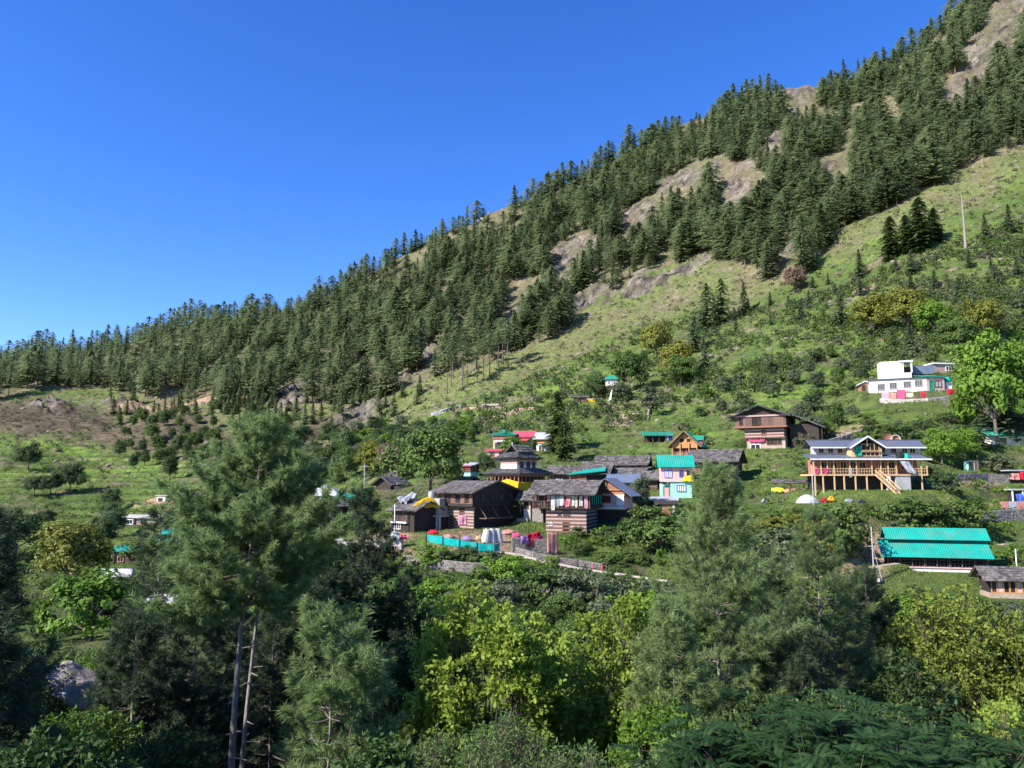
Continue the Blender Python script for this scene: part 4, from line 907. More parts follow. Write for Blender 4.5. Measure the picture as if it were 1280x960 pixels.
def small_houses():
    # orange house and the long slate roofs behind
    b = B('orange_house', 'house with orange boarded front under a teal strip of roof', 'house', 733, 611, -12, pad=(-24, 22, -2, 34))
    b.planks(-21, 0, 0, 28, -6, 9, 'orange_timber', step=3); b.planks(-21, 0, .5, 28, 9, 17, 'red_timber', step=2); b.p('side_wall', 'dark_timber').box(.2, 20, 4, 28, -6, 18)
    r = b.p('roof', 'teal_metal'); r.panel((-24, -4, 17), (24, -4, 22), (24, 12, 27), (-14, 12, 22), .6, 'metal', 14); b.done()
    b = B('slate_house', 'low slate roofed house with plank balcony left of the orange boarded house', 'house', 712, 608, -18, pad=(-30, 26, -2, 36))
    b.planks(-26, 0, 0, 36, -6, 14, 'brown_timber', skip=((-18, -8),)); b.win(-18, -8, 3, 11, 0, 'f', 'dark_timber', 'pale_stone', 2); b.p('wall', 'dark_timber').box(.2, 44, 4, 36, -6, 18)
    b.gable(-26, 46, 0, 38, 17, 9, 5, 'slate', wall='dark_timber'); b.done()
    b = B('slate_house', 'long slate roofed house at the top of the roof cluster', 'house', 803, 590, -16, pad=(-56, 4, -2, 36))
    b.bands(-52, 0, 0, 36, -6, 10, 3, 'pink_stone', 'brown_timber')
    for x in (-48, -40, -32, -14, -6): b.win(x, x + 4, 3, 8, -.1, 'f', 'dark_timber', 'room_shade', 0)
    b.gable(-54, 1, 0, 38, 11, 10, 6, 'slate', wall='dark_timber', oe=7); b.done()
    b = B('slate_house', 'slate roofed house with black gable behind the blue metal roofs', 'house', 796, 607, -32, pad=(-30, 2, -2, 46))
    b.p('wall', 'brown_timber').box(-30, 0, 0, 44, -6, 12); b.p('side_wall', 'mint_plaster').box(.2, 1.2, 6, 40, -6, 5); b.gable(-32, 1, 0, 46, 12, 10, 5, 'slate', wall='dark_timber', oe=6); b.win(10, 16, 1, 8, 1.4, 'r', 'white_trim', 'glass'); b.done()
    b = B('blue_roof_house', 'red walled house with steep blue metal gable roof', 'house', 781, 654, -24, pad=(-54, 2, -2, 40), lift=20)
    b.p('wall', 'pink_plaster').box(-46, 0, 0, 38, -4, 15); b.p('white_wall', 'white_plaster').box(-10, -.5, -.8, 0, 2, 14); b.p('upper_wall', 'rust_brick').box(-46, 0, .4, 38, 15, 20)
    b.win(-40, -34, 5, 12, 0, 'f', 'red_timber', 'glass'); b.win(-28, -18, 5, 13, 0, 'f', 'red_timber', 'room_shade', 3); b.p('ledge', 'white_trim').box(-48, 2, -6, 0, -2.4, -.8)
    b.gable(-46, 0, 0, 38, 20, 15, 11, 'blue_metal', 'metal', wall='red_timber', axis='y', oe=5, ribs=16); b.p('truss', 'orange_timber').bar((-46, -1, 20.5), (0, -1, 20.5), 1); b.p('king_post', 'orange_timber').bar((-23, -1, 20), (-23, -1, 33), 1)
    b.p('lower_wall', 'dark_timber').box(-44, 16, 3, 36, -30, -4); b.p('floor_beam', 'brown_timber').box(-46, 18, 1, 36, -4, -2.5); b.done()
    b = B('blue_roof_house', 'house with flat pitched blue roof and green post behind the red walled gable', 'house', 795, 617, -16, pad=(-36, 4, -2, 24))
    b.p('wall', 'rust_brick').box(-30, -6, 4, 24, -4, 15); b.win(-25, -20, 5, 12, 4, 'f', 'white_trim', 'white_trim'); b.p('side_wall', 'dark_timber').box(-5.8, 2, 8, 24, -6, 15)
    b.gable(-34, 2, 2, 26, 16, 8, 4, 'blue_metal', 'metal', wall='dark_timber', ribs=16); b.posts([(1, 0)], -6, 16, 1.3, 'mint_plaster'); b.done()
    b = B('slate_house', 'dark slate roofed house wedged between the blue roofs and the pink and mint house', 'house', 822, 612, -30, pad=(-34, 2, -2, 40))
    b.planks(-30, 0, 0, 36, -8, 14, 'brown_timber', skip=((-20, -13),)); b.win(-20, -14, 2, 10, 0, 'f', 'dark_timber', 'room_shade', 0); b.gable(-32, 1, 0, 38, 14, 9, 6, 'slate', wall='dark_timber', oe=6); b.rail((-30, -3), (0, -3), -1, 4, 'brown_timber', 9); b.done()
    b = B('slate_house', 'squat dark timber house with slate roof behind the orange boarded house', 'house', 762, 596, -20, pad=(-34, 2, -2, 30))
    b.planks(-30, 0, 0, 28, -8, 11, 'brown_timber', skip=((-14, -8),)); b.win(-14, -9, 1, 8, 0, 'f', 'dark_timber', 'room_shade', 0); b.gable(-31, 1, 0, 30, 11, 8, 5, 'slate', wall='dark_timber', oe=6); b.done()
    b = B('lean_to', 'lean-to with pale sheet roof below the pink and mint house', 'shed', 822, 634, -10, pad=(-28, 24, -4, 16))
    b.p('wall', 'dark_timber').box(-26, 22, 4, 14, -8, 9); b.shed(-28, 24, 0, 14, 9, 12, 2, 'grey_metal'); b.done()
    b = B('brick_hut', 'tiny brick outhouse with dark roof below the lean-to', 'hut', 838, 643, -8, pad=(-14, 10, -3, 12))
    b.p('wall', 'rust_brick').box(-10, 5, 0, 10, -7, 13); b.p('pilaster', 'white_plaster').box(2.5, 5.4, -.6, 0, -7, 13); b.shed(-18, 9, -1, 11, 13, 16, 1.5, 'dark_timber', 'plain'); b.done()
    # the tank block on pillars and neighbours on the left of the big house
    b = B('concrete_block', 'pale concrete washroom block raised on pillars beside the big slate house', 'outbuilding', 540, 660, -28, pad=(-26, 18, -3, 26))
    b.p('wall', 'white_plaster').box(-22, -5, 0, 18, 16, 33); b.p('side_wall', 'grey_concrete').box(-4.8, 10, 1, 18, 16, 36); b.p('slab', 'grey_concrete').box(-26, 14, -3, 20, 13.6, 15.6)
    b.posts([(-24, -1), (-16, -1), (-9, -1), (-2, -1), (8, -1), (12, -1)], -9, 13.6, 2.2, 'pale_stone'); b.p('back_wall', 'dark_timber').box(-24, 12, 6, 18, -8, 13.4); b.win(-17, -12, 18, 22, 0, 'f', 'white_trim', 'room_shade', 0)
    b.p('roof', 'pink_plaster').box(-24, -5, -1.5, 19, 33, 34.6); b.done()
    t = B('water_tank', 'white water tank on top of the concrete washroom block', 'water tank', 540, 660, -28); t.p('body', 'plastic_white').cyl((-5, 5), 3.6, 35, 43.5, 14); t.p('lid', 'plastic_white').cyl((-5, 5), 2.3, 43.5, 44.6, 12); t.done()
    b = B('timber_barn', 'dark timber barn with shallow slate roof beside the utility pole', 'barn', 518, 665, -36, pad=(-42, 3, -3, 44))
    b.planks(-38, 0, 0, 42, -6, 27, 'dark_timber', step=3); b.win(-30, -24, 3, 9, 0, 'f', 'white_plaster', 'room_shade'); b.p('porch', 'white_plaster').box(-38, -10, -3.5, -2, 10, 12); b.win(-20, -13, 14, 23, 0, 'f', 'brown_timber', 'room_shade', 2)
    b.gable(-38, 2, 0, 42, 28, 9, 6, 'slate', wall='dark_timber', oe=6); b.done()
    sheet('tarpaulin', 'orange yellow tarpaulin peaked over the dark timber barn', 'tarpaulin', (b.world(-4, 12, 38), b.world(2, 26, 44), b.world(12, 36, 28), b.world(-4, 0, 31)), 'cloth_yellow', wave=.15, seed=20)
    sheet('tarpaulin', 'pale blue plastic sheet heaped over the slate roof of the dark barn', 'tarpaulin', (b.world(-40, 30, 46), b.world(-24, 30, 46), b.world(-18, 8, 36), b.world(-42, 8, 37)), 'cloth_grey', wave=.4, seed=21, n=(14, 10))
    p = B('utility_pole', 'pale utility pole rising in front of the dark timber barn', 'pole', 493, 667, 0); p.p('shaft', 'white_trim').cyl((0, 0), .8, -4, 36, 8, .6); p.p('bracket', 'grey_metal').box(-3, 3, -.4, .4, 33, 33.8); p.done()
    b = B('timber_hut', 'dark timber hut with open upper storey beside the mint washhouse', 'hut', 417, 662, -30, pad=(-34, 3, -3, 32))
    b.p('wall', 'dark_timber').box(-28, 0, 4, 30, -6, 18); b.planks(-28, 0, 0, 30, 18, 29, 'dark_timber'); b.gable(-30, 2, 0, 30, 30, 8, 5, 'slate', wall='dark_timber', axis='y'); b.win(-24, -16, 20, 27, 0, 'f', 'brown_timber', 'room_shade'); b.rail((-28, -2), (0, -2), 12, 18, 'brown_timber', 8); b.done()
    b = B('washhouse', 'small mint green washhouse with two little windows', 'outbuilding', 400, 664, -24, pad=(-18, 8, -3, 14))
    b.p('wall', 'mint_plaster').box(-14, 4, 0, 12, -10, 14); b.p('side_wall', 'mint_plaster').box(-19, -14.2, 2, 12, -10, 14.6); b.win(-9, -6.5, 9, 11.5, 0, 'f', 'white_trim', 'room_shade', 0); b.win(-2.5, 0, 9, 11.5, 0, 'f', 'white_trim', 'room_shade', 0); b.p('roof_slab', 'white_trim').box(-20, 5, -1, 13, 14.8, 16); b.done()
    t = B('water_tank', 'white water tank on the mint green washhouse', 'water tank', 400, 664, -24); t.p('body', 'plastic_white').cyl((-3, 5), 2.7, 16.1, 22, 14); t.p('lid', 'plastic_white').cyl((-3, 5), 1.8, 22, 22.8, 12); t.done()
    b = B('plastic_roof_house', 'small red and teal house under a pyramid of white plastic sheeting', 'house', 402, 636, -8, pad=(-24, 22, -3, 26))
    b.p('wall', 'brown_timber').box(-18, 18, 0, 24, -6, 15); b.p('red_balcony', 'red_timber').box(-22, -8, -3, 0, 8, 14); b.p('teal_screen', 'plastic_teal').box(-20, -10, -2, -1, 15, 20); b.p('inner_room', 'room_shade').box(-6, 16, -.4, 0, 6, 14)
    b.hip(-18, 20, -2, 26, 16, 14, 6, 'plastic_white', 'plain', top=.06); b.posts([(-17, -5), (0, -5), (18, -5)], 0, 16, .8, 'white_trim'); b.done()
    b = B('violet_hut', 'tiny lilac hut with green sheet roof beside the plastic roofed house', 'hut', 428, 634, -5, pad=(-12, 14, -2, 16)); b.p('wall', 'white_plaster').box(-9, 9, 0, 12, -4, 10); b.win(-6, -1, 3, 8, 0, 'f', 'cloth_hot_pink', 'white_trim'); b.shed(-10, 12, 0, 12, 11, 15, 2, 'green_metal'); b.done()
    sheet('tarpaulin', 'ochre yellow tarpaulin strung between roofs behind the thin pine', 'tarpaulin', (b.world(6, -6, 5), b.world(34, -6, 3), b.world(34, -8, -3), b.world(4, -8, -3)), 'cloth_yellow', wave=.2, seed=22)
    b = B('slate_house', 'dark slate roofed house with pink wall up among the trees left of the leafy tree', 'house', 488, 612, -34, pad=(-32, 2, -2, 30))
    b.p('wall', 'dark_timber').box(-24, 0, 0, 28, -5, 8); b.gable(-26, 2, 0, 28, 8, 8, 5, 'wet_slate', wall='dark_timber', axis='y'); b.p('side_wall', 'pink_plaster').box(.2, 6, 6, 26, -5, 8); b.done()
    b = B('slate_house', 'small ridge of slate roof with ruined pink wall beside the trees', 'house', 500, 602, -30, pad=(-24, 2, -2, 24)); b.p('wall', 'pink_stone').box(-18, 0, 0, 20, -5, 6); b.win(-12, -8, 0, 5, 0, 'f', 'brown_timber', 'room_shade'); b.gable(-20, 1, 0, 22, 6.5, 7, 4, 'slate', wall='dark_timber'); b.done()
    b = B('white_hut', 'white walled terrace room with flat roof half hidden behind the pines', 'hut', 412, 684, -10, pad=(-20, 20, -3, 16)); b.p('wall', 'white_plaster').box(-18, 16, 0, 12, -6, 8); b.win(-12, -6, 0, 5, 0, 'f', 'grey_metal', 'room_shade'); b.win(2, 9, 0, 5, 0, 'f', 'grey_metal', 'room_shade'); b.p('roof_slab', 'grey_concrete').box(-20, 18, -2, 13, 8, 9.6); b.done()
    # upper cluster
    b = B('teal_roof_house', 'two storey house with teal roof and white sheet awning in the upper hamlet', 'house', 632, 562, -14, pad=(-22, 18, -2, 20))
    b.p('wall', 'pink_plaster').box(-16, 12, 0, 18, -6, 13); b.planks(-16, 12, -1, 18, 13, 18, 'red_timber'); b.shed(-18, 13, -1, 18, 18.5, 22, 2, 'green_metal'); b.shed(-12, 16, -7, 0, 10, 12, 1, 'plastic_white', 'plain', name='awning')
    b.win(-13, -8, 2, 8, 0, 'f', 'brown_timber', 'glass'); b.win(-2, 4, 2, 8, 0, 'f', 'brown_timber', 'glass'); b.p('dormer', 'green_metal').box(-6, -1, 4, 10, 21, 25); b.done()
    b = B('red_roof_house', 'pink walled house with crimson tin roof and porch roof', 'house', 657, 561, -18, pad=(-18, 14, -2, 20))
    b.p('wall', 'pink_plaster').box(-14, 8, 0, 18, -6, 16); b.gable(-15, 9, 0, 18, 16.5, 6, 3, 'red_metal', 'metal', wall='dark_timber', ribs=8); b.shed(-15, 10, -5, 0, 10.5, 13, 1, 'red_metal', 'plain', name='porch_roof'); b.win(-10, -6, 3, 9, 0, 'f', 'white_trim', 'glass'); b.win(0, 4, 3, 9, 0, 'f', 'white_trim', 'glass'); b.done()
    b = B('orange_wall_house', 'house with orange upper wall and grey tin roof in the upper hamlet', 'house', 684, 563, -20, pad=(-18, 12, -2, 20))
    b.p('wall', 'white_plaster').box(-14, 6, 0, 18, -6, 9); b.p('upper_wall', 'orange_timber').box(-14, 6, -1, 18, 9, 15.5); b.gable(-15, 7, -1, 18, 16, 7, 3, 'grey_metal', 'metal', wall='dark_timber', ribs=8); b.shed(-6, 12, -7, 0, 6, 8, 1, 'slate_blue_metal', 'plain', name='porch_roof'); b.win(-10, -5, 1, 6, 0, 'f', 'brown_timber', 'glass'); b.posts([(-5, -7), (11, -7)], -4, 6, .7, 'honey_timber'); b.done()
    b = B('red_roof_house', 'narrow red roofed house with orange base below the upper hamlet', 'house', 617, 576, -10, pad=(-12, 12, -2, 14)); b.p('wall', 'mud_plaster').box(-8, 7, 0, 12, -6, 4); b.p('upper_wall', 'pink_plaster').box(-8, 7, 0, 12, 4, 12); b.shed(-10, 9, -1, 12, 12.5, 15, 1.5, 'red_metal', 'plain'); b.win(-4, 0, 6, 10, 0, 'f', 'red_timber', 'glass'); b.p('balcony', 'red_timber').box(-9, 8, -3, 0, 3, 4.6); b.done()
    b = B('balcony_house', 'narrow house with red edged grey roof and turquoise wall beside the leafy tree', 'house', 588, 595, -30, pad=(-14, 8, -2, 20)); b.p('wall', 'mint_plaster').box(-10, 0, 0, 18, -5, 5); b.p('upper_wall', 'brown_timber').box(-11, 1, -1, 18, 5, 13); b.shed(-13, 3, -2, 18, 13.5, 17, 2, 'grey_metal', 'plain'); b.p('fascia', 'red_metal').box(-14, 5, -5, -4, 12, 13.4); b.rail((-11, -2), (1, -2), 5, 9, 'red_timber', 5); b.win(4, 9, 6, 11, 1.1, 'r', 'red_timber', 'glass'); b.done()
    b = B('old_barn', 'low plank barn with slate roof tucked beside the temple', 'barn', 612, 609, -24, pad=(-20, 4, -2, 16)); b.planks(-18, 0, 0, 14, -4, 6, 'brown_timber'); b.gable(-18, 1, 0, 14, 6, 4, 3, 'slate', wall='dark_timber'); b.done()
    # highest shrine and huts on the slope
    b = B('shrine', 'slim hillside shrine with green cap and pale steps below', 'shrine', 763, 502, -14, pad=(-8, 8, -3, 8)); b.p('base', 'white_plaster').box(-4, 3, 0, 6, -8, 2); b.p('steps', 'white_plaster').prism([(-2, -1, 2), (1, -1, 2), (3, -1, 15), (1.6, -1, 15)], (0, 2, 0)); b.p('body', 'dark_timber').box(-1, 5, 2, 8, 6, 20); b.p('gallery', 'pink_plaster').box(-6, 9, 0, 10, 20, 28); b.win(-3, 0, 22, 26, 0, 'f', 'white_trim', 'room_shade'); b.win(3, 6, 22, 26, 0, 'f', 'white_trim', 'room_shade'); b.hip(-6, 9, 0, 10, 28, 6, 2.5, 'green_metal', 'plain', top=.3); b.done()
    b = B('plank_hut', 'brown plank hut on the slope left of the shrine', 'hut', 726, 502, -8, pad=(-12, 10, -2, 12)); b.p('wall', 'brown_timber').box(-9, 8, 0, 10, -5, 5); b.shed(-11, 9, 0, 10, 5.5, 9, 1.5, 'slate', 'slate'); b.win(-5, -1, 0, 4, 0, 'f', 'dark_timber', 'room_shade'); b.done()
    b = B('plank_hut', 'hut with yellow sheeted front on the slope beside the shrine', 'hut', 741, 503, -8, pad=(-8, 12, -2, 12)); b.p('wall', 'dark_timber').box(-6, 9, 0, 10, -5, 4); b.p('front_sheet', 'cloth_yellow').box(-6, 3, -1, 0, 0, 4.4); b.shed(-7, 10, 0, 10, 4.6, 6, 1, 'grey_concrete', 'plain'); b.done()
    b = B('stone_hut', 'small grey stone hut with open doorway on the bare slope', 'hut', 613, 511, -10, pad=(-12, 12, -2, 12)); b.p('wall', 'field_stone').box(-9, 9, 0, 10, -5, 4); b.win(-2, 6, -1, 3, 0, 'f', 'brown_timber', 'room_shade'); b.p('roof', 'pale_stone').box(-11, 11, -1, 11, 4, 5.6); b.done()
    # huts on the left side
    b = B('low_house', 'low flat roofed house with wide white framed window on the green terraces', 'house', 165, 656, -16, pad=(-18, 40, -2, 16)); b.p('wall', 'brown_timber').box(-14, 3, 0, 14, -5, 8); b.win(-12, 1, 1, 6, 0, 'f', 'white_trim', 'glass', 2); b.p('side_wall', 'mud_plaster').box(3.2, 34, 2, 14, -5, 9); b.win(12, 18, 1, 6, 2, 'f', 'brown_timber', 'room_shade'); b.shed(-17, 36, 0, 14, 9, 11.5, 1.5, 'grey_concrete', 'plain'); b.done()
    b = B('teal_roof_shed', 'plank shed with bright teal roof on the left terraces', 'shed', 156, 704, 4, pad=(-20, 20, -3, 18)); b.planks(-15, 15, 2, 16, -5, 13, 'brown_timber'); b.shed(-17, 17, 0, 17, 14.5, 20, 1.2, 'teal_metal', ribs=14); b.win(-9, -3, 2, 8, 1.7, 'f', 'honey_timber', 'room_shade'); b.posts([(-16, 0), (16, 0)], -4, 14, .9, 'honey_timber'); b.done()
    b = B('polytunnel', 'pale plastic covered growing tunnel below the teal roofed shed', 'polytunnel', 142, 724, 3, pad=(-22, 24, -3, 14)); q = b.p('cover', 'plastic_white'); n = 8; k = 0
    for x in (-19, 21): q.v += [(x, 6 - 7 * math.cos(a * math.pi / n), 9 * math.sin(a * math.pi / n) + 3) for a in range(n + 1)]
    q.f = [(a, a + 1, n + 2 + a, n + 1 + a) for a in range(n)] + [tuple(range(n + 1)), tuple(range(2 * n + 1, n, -1))]; b.p('frame', 'grey_metal').box(-19.5, -18.5, -1.2, 13, -3, 3.2); b.done()
    b = B('tin_roof_house', 'stone house with shiny white tin roof half hidden behind the pines', 'house', 193, 769, -10, pad=(-32, 34, -3, 28)); b.p('wall', 'pink_stone').box(-27, 27, 0, 24, -10, 14); b.win(-18, -10, 2, 10, 0, 'f', 'brown_timber', 'room_shade'); b.win(8, 16, 2, 10, 0, 'f', 'brown_timber', 'room_shade'); b.gable(-27, 27, 0, 24, 14, 9, 4, 'plastic_white', 'metal', wall='pink_stone', ribs=18); b.done()
    b = B('ruined_house', 'small ruined stone house with white wall on the far terrace', 'house', 203, 627, -10, pad=(-12, 14, -2, 10)); b.p('wall', 'white_plaster').box(-8, 4, 0, 8, -4, 6); b.p('side_wall', 'field_stone').box(4.2, 12, 2, 8, -4, 7); b.win(-5, -1, 1, 4, 0, 'f', 'brown_timber', 'room_shade'); b.p('roof', 'pale_stone').box(-10, 13, -1, 9, 7, 8.2); b.done()
    b = B('stone_house', 'stone house with sagging stone roof on the far terrace near the great pine', 'house', 234, 629, -12, pad=(-20, 24, -2, 14)); b.p('wall', 'pink_stone').box(-16, 16, 0, 12, -4, 8); b.gable(-16, 16, 0, 12, 8, 5, 3, 'slate', wall='field_stone'); b.win(-8, -3, 1, 6, 0, 'f', 'white_trim', 'room_shade'); b.win(5, 10, 1, 6, 0, 'f', 'white_trim', 'room_shade'); b.done()
    b = B('green_shed', 'shed with small green roof among trees at the far end of the terrace', 'shed', 278, 612, 2, pad=(-12, 12, -2, 8)); b.p('wall', 'dark_timber').box(-7, 7, 0, 7, -4, 4); b.shed(-8, 8, 0, 7, 5, 8, 1, 'green_metal', 'plain'); b.done()
    b = B('teal_roof_house', 'white house with teal awning roofs seen through the thin pine', 'house', 210, 700, -8, pad=(-18, 20, -3, 18)); b.p('wall', 'white_plaster').box(-14, 10, 0, 14, -10, 24); b.win(-9, -4, 5, 12, 0, 'f', 'brown_timber', 'glass'); b.win(1, 6, 5, 12, 0, 'f', 'brown_timber', 'glass'); b.shed(-16, 8, -5, 2, 19, 25, 1, 'teal_metal', 'metal', name='awning', ribs=8); b.shed(-15, 12, 2.5, 15, 30, 36, 2, 'teal_metal', 'metal', ribs=10); b.p('upper_wall', 'white_plaster').box(4, 10, 1, 12, 24, 31); b.done()
    b = B('teal_roof_house', 'small teal roofed house between the thin pine and the great pine', 'house', 247, 672, -8, pad=(-14, 16, -3, 14)); b.p('wall', 'pink_stone').box(-10, 10, 0, 12, -6, 10); b.win(-5, 0, 2, 7, 0, 'f', 'white_trim', 'glass'); b.gable(-10, 10, 0, 12, 10, 6, 2.5, 'teal_metal', 'plain', wall='red_timber'); b.done()
    # right edge
    b = B('teal_roof_house', 'broad turquoise roof among pine branches at the right edge of the slope', 'house', 1266, 556, 3, pad=(-34, 50, -3, 24)); b.p('wall', 'white_plaster').box(-24, 50, 4, 20, -4, 11); b.win(-14, -6, 2, 8, 4, 'f', 'brown_timber', 'glass'); b.shed(-28, 54, 0, 22, 12, 20, 2, 'teal_metal', 'metal', ribs=30); b.done()
    b = B('kiosk', 'little kiosk with dark mirror like front and red cloth on the stone terrace', 'kiosk', 1217, 588, 2, pad=(-10, 12, -3, 10)); b.p('wall', 'mint_plaster').box(-7, 7, 0, 8, -4, 12); b.win(-5, -1, 1, 10, 0, 'f', 'dark_timber', 'glass'); b.win(2, 5, 1, 10, 0, 'f', 'red_timber', 'glass'); b.p('roof', 'dark_timber').box(-8, 8, -1.5, 9, 12, 13.2); b.done()
    b = B('balcony_shack', 'shack with red draped balcony at the right edge of the terrace', 'hut', 1276, 604, -4, pad=(-16, 30, -3, 16)); b.p('wall', 'dark_timber').box(-12, 30, 0, 14, -8, 15); b.p('balcony', 'pink_plaster').box(-14, 30, -4, 0, 5, 7); b.p('roof', 'grey_metal').box(-15, 32, -4, 15, 15, 16.5); b.rail((-14, -4), (30, -4), 7, 12, 'brown_timber', 10); b.done()
    sheet('hanging_cloth', 'scarlet cloth draped on the balcony of the edge shack', 'cloth', (b.world(-3, -5.2, 14), b.world(8, -5.2, 14), b.world(8, -5.4, 4), b.world(-3, -5.4, 4)), 'cloth_red', wave=.1, seed=31)
    sheet('hanging_cloth', 'pale pink cloth draped beside the scarlet one', 'cloth', (b.world(-13, -5.2, 12), b.world(-4, -5.2, 12), b.world(-4, -5.4, 4), b.world(-13, -5.4, 4)), 'cloth_salmon', wave=.1, seed=32)
    b = B('lower_shack', 'shack with white corner posts and blue cloth above the painted tin fence', 'hut', 1270, 632, -4, pad=(-10, 30, -3, 14)); b.p('wall', 'dark_timber').box(-2, 30, 2, 14, -8, 18); b.posts([(-3, 0), (9, 0)], -6, 19, 1.3, 'white_trim'); b.p('roof', 'grey_metal').box(-5, 32, -2, 15, 19, 20.4); b.done()
    sheet('hanging_cloth', 'bright blue cloth hanging in the shack above the tin fence', 'cloth', (b.world(0, -1, 14), b.world(8, -1, 15), b.world(8, -1.5, 2), b.world(0, -1.5, 2)), 'cloth_blue', wave=.1, seed=33)
    f = B('tin_fence', 'fence of red and grey tin sheets on the terrace edge', 'fence', 1252, 637, -4)
    for i, m in enumerate(('cloth_salmon', 'grey_metal', 'cloth_salmon', 'grey_metal', 'cloth_salmon')): f.p('panel', m, ['red panel', 'grey panel'][i % 2]).box(-1 + i * 10, 8.4 + i * 10, 0, .6, -2, 10)
    f.done()
    # poles
    p = B('utility_pole', 'slim utility pole with guy stay below the orange soil bank', 'pole', 1093, 727, 0); p.p('shaft', 'grey_concrete').cyl((0, 0), 1.0, -4, 66, 8, .7); p.p('crossarm', 'grey_metal').box(-5, 5, -.5, .5, 42, 43); p.p('stay', 'grey_metal').bar((0, 0, 42), (9, -4, -4), .5); p.done()
    sheet('tarpaulin', 'white cloth bundled at the foot of the slim utility pole', 'tarpaulin', (p.world(-3, -2, 14), p.world(2, -2, 14), p.world(6, -6, 0), p.world(-8, -6, 0)), 'cloth_white', wave=.2, seed=41)
    p = B('utility_pole', 'short white pole beside the slate cottage', 'pole', 1271, 709, 0); p.p('shaft', 'white_trim').cyl((0, 0), .8, -4, 22, 8, .6); p.p('cap', 'grey_metal').box(-2, 2, -.4, .4, 19, 20); p.done()
    p = B('utility_pole', 'tall thin pole standing at the near end of the guesthouse deck', 'pole', 1017, 632, 0); p.p('shaft', 'grey_metal').cyl((0, 0), .8, -4, 50, 8, .6); p.p('crossarm', 'grey_metal').box(-3, 3, -.4, .4, 46, 46.8); p.done()
    p = B('utility_pole', 'thin pole among the trees beyond the plastic roofed house', 'pole', 455, 622, 0); p.p('shaft', 'grey_concrete').cyl((0, 0), .7, -4, 42, 8, .5); p.p('crossarm', 'grey_metal').box(-3, 3, -.4, .4, 38, 38.8); p.done()
    g = random.Random(8)
    for i, (x, y, m, lab) in enumerate([(1032, 628, 'cloth_red', 'red bundle dumped below the guesthouse deck'), (1041, 626, 'cloth_yellow', 'yellow bundle dumped below the guesthouse deck'), (1063, 628, 'cloth_grey', 'grey heap of sheeting below the guesthouse deck'), (1078, 629, 'cloth_dark', 'dark heap of sacks near the foot of the guesthouse stairs'), (958, 628, 'cloth_grey', 'grey heap beside the lemon yellow tarpaulin'), (940, 622, 'cloth_dark', 'dark heap beside the slate roofed house'), (1188, 628, 'cloth_salmon', 'brown red heap of scrap between the guesthouse and the terrace wall')]):
        k = B('goods_heap', lab, 'heap', x, y, 0); q = k.p('cover', m); n = 11
        for z_, r_ in ((0, 1), (2, 1.05), (4.5, .8), (6.5, .4)): q.v += [(4.6 * r_ * math.cos(a * 6.2832 / n) * g.uniform(.7, 1.35), 4 + 3 * r_ * math.sin(a * 6.2832 / n), z_ * .7 * g.uniform(.6, 1.3)) for a in range(n)]
        q.f = [(j*n + a, j*n + (a+1) % n, (j+1)*n + (a+1) % n, (j+1)*n + a) for j in range(3) for a in range(n)] + [tuple(range(3*n, 4*n))]; st = k.p('strap', 'dark_timber'); st.bar((-5, .6, .3), (0, 1, 5), .4); st.bar((0, 1, 5), (5, .6, .3), .4); k.done()
    p = B('dead_trunk', 'bare white dead trunk standing alone on the high pasture', 'dead tree', 1207, 308, 0); p.p('trunk', 'pale_bark').cyl((0, 0), 1.8, -4, 68, 8, .7); p.p('snag', 'pale_bark').bar((0, 0, 44), (5, 0, 50), .8); p.p('snag', 'pale_bark').bar((0, 0, 30), (-5, 0, 35), .8); p.done()
def wall_strip(name, label, pts, h, m, th=4, group=None, drop=12, name2='field'):
    """Dry stone or concrete wall that follows the ground between picture points; rows of uneven blocks."""
    b = B(name, label, 'wall', pts[0][0], pts[0][1], 0, group); q = b.p('stonework', m); g = random.Random(int(pts[0][0]))
    inv = lambda P: ((P[0] - b.loc[0]) / b.s, (P[1] - b.loc[1]) / b.s, (P[2] - b.loc[2]) / b.s)
    W = []
    for px, py in pts: X, Y = hits([px], [py]); W.append(Vector(inv((float(X[0]), float(Y[0]), float(H0(X, Y)[0])))))
    for A, D in zip(W, W[1:]):
        L = (D - A).length; u = (D - A).normalized(); nrm = Vector((u.y, -u.x, 0)).normalized()
        if nrm.y > 0: nrm = -nrm
        back = -nrm * th
        q.hexa([A + Vector((0, 0, -drop)), D + Vector((0, 0, -drop)), D + back + Vector((0, 0, -drop)), A + back + Vector((0, 0, -drop)), A + Vector((0, 0, h)), D + Vector((0, 0, h)), D + back + Vector((0, 0, h)), A + back + Vector((0, 0, h))])
        nrow = max(2, int((h + drop * .3) / 2.2))
        for r in range(nrow):
            z0 = h - (r + 1) * 2.2; z1 = z0 + 2.0; s_ = -g.random() * 2
            while s_ < L:
                w_ = g.uniform(2, 4.4); a = max(0, s_); c = min(L, s_ + w_ - .25)
                if c - a > .4:
                    d = g.uniform(.2, .9); P0 = A + (D - A) * (a / L); P1 = A + (D - A) * (c / L); zz = Vector((0, 0, z0)); zt = Vector((0, 0, z1 + g.uniform(-.2, .2)))
                    q.hexa([P0 + nrm * d + zz, P1 + nrm * d + zz, P1 - nrm * .1 + zz, P0 - nrm * .1 + zz, P0 + nrm * d + zt, P1 + nrm * d + zt, P1 - nrm * .1 + zt, P0 - nrm * .1 + zt])
                s_ += w_
    b.done(); return b
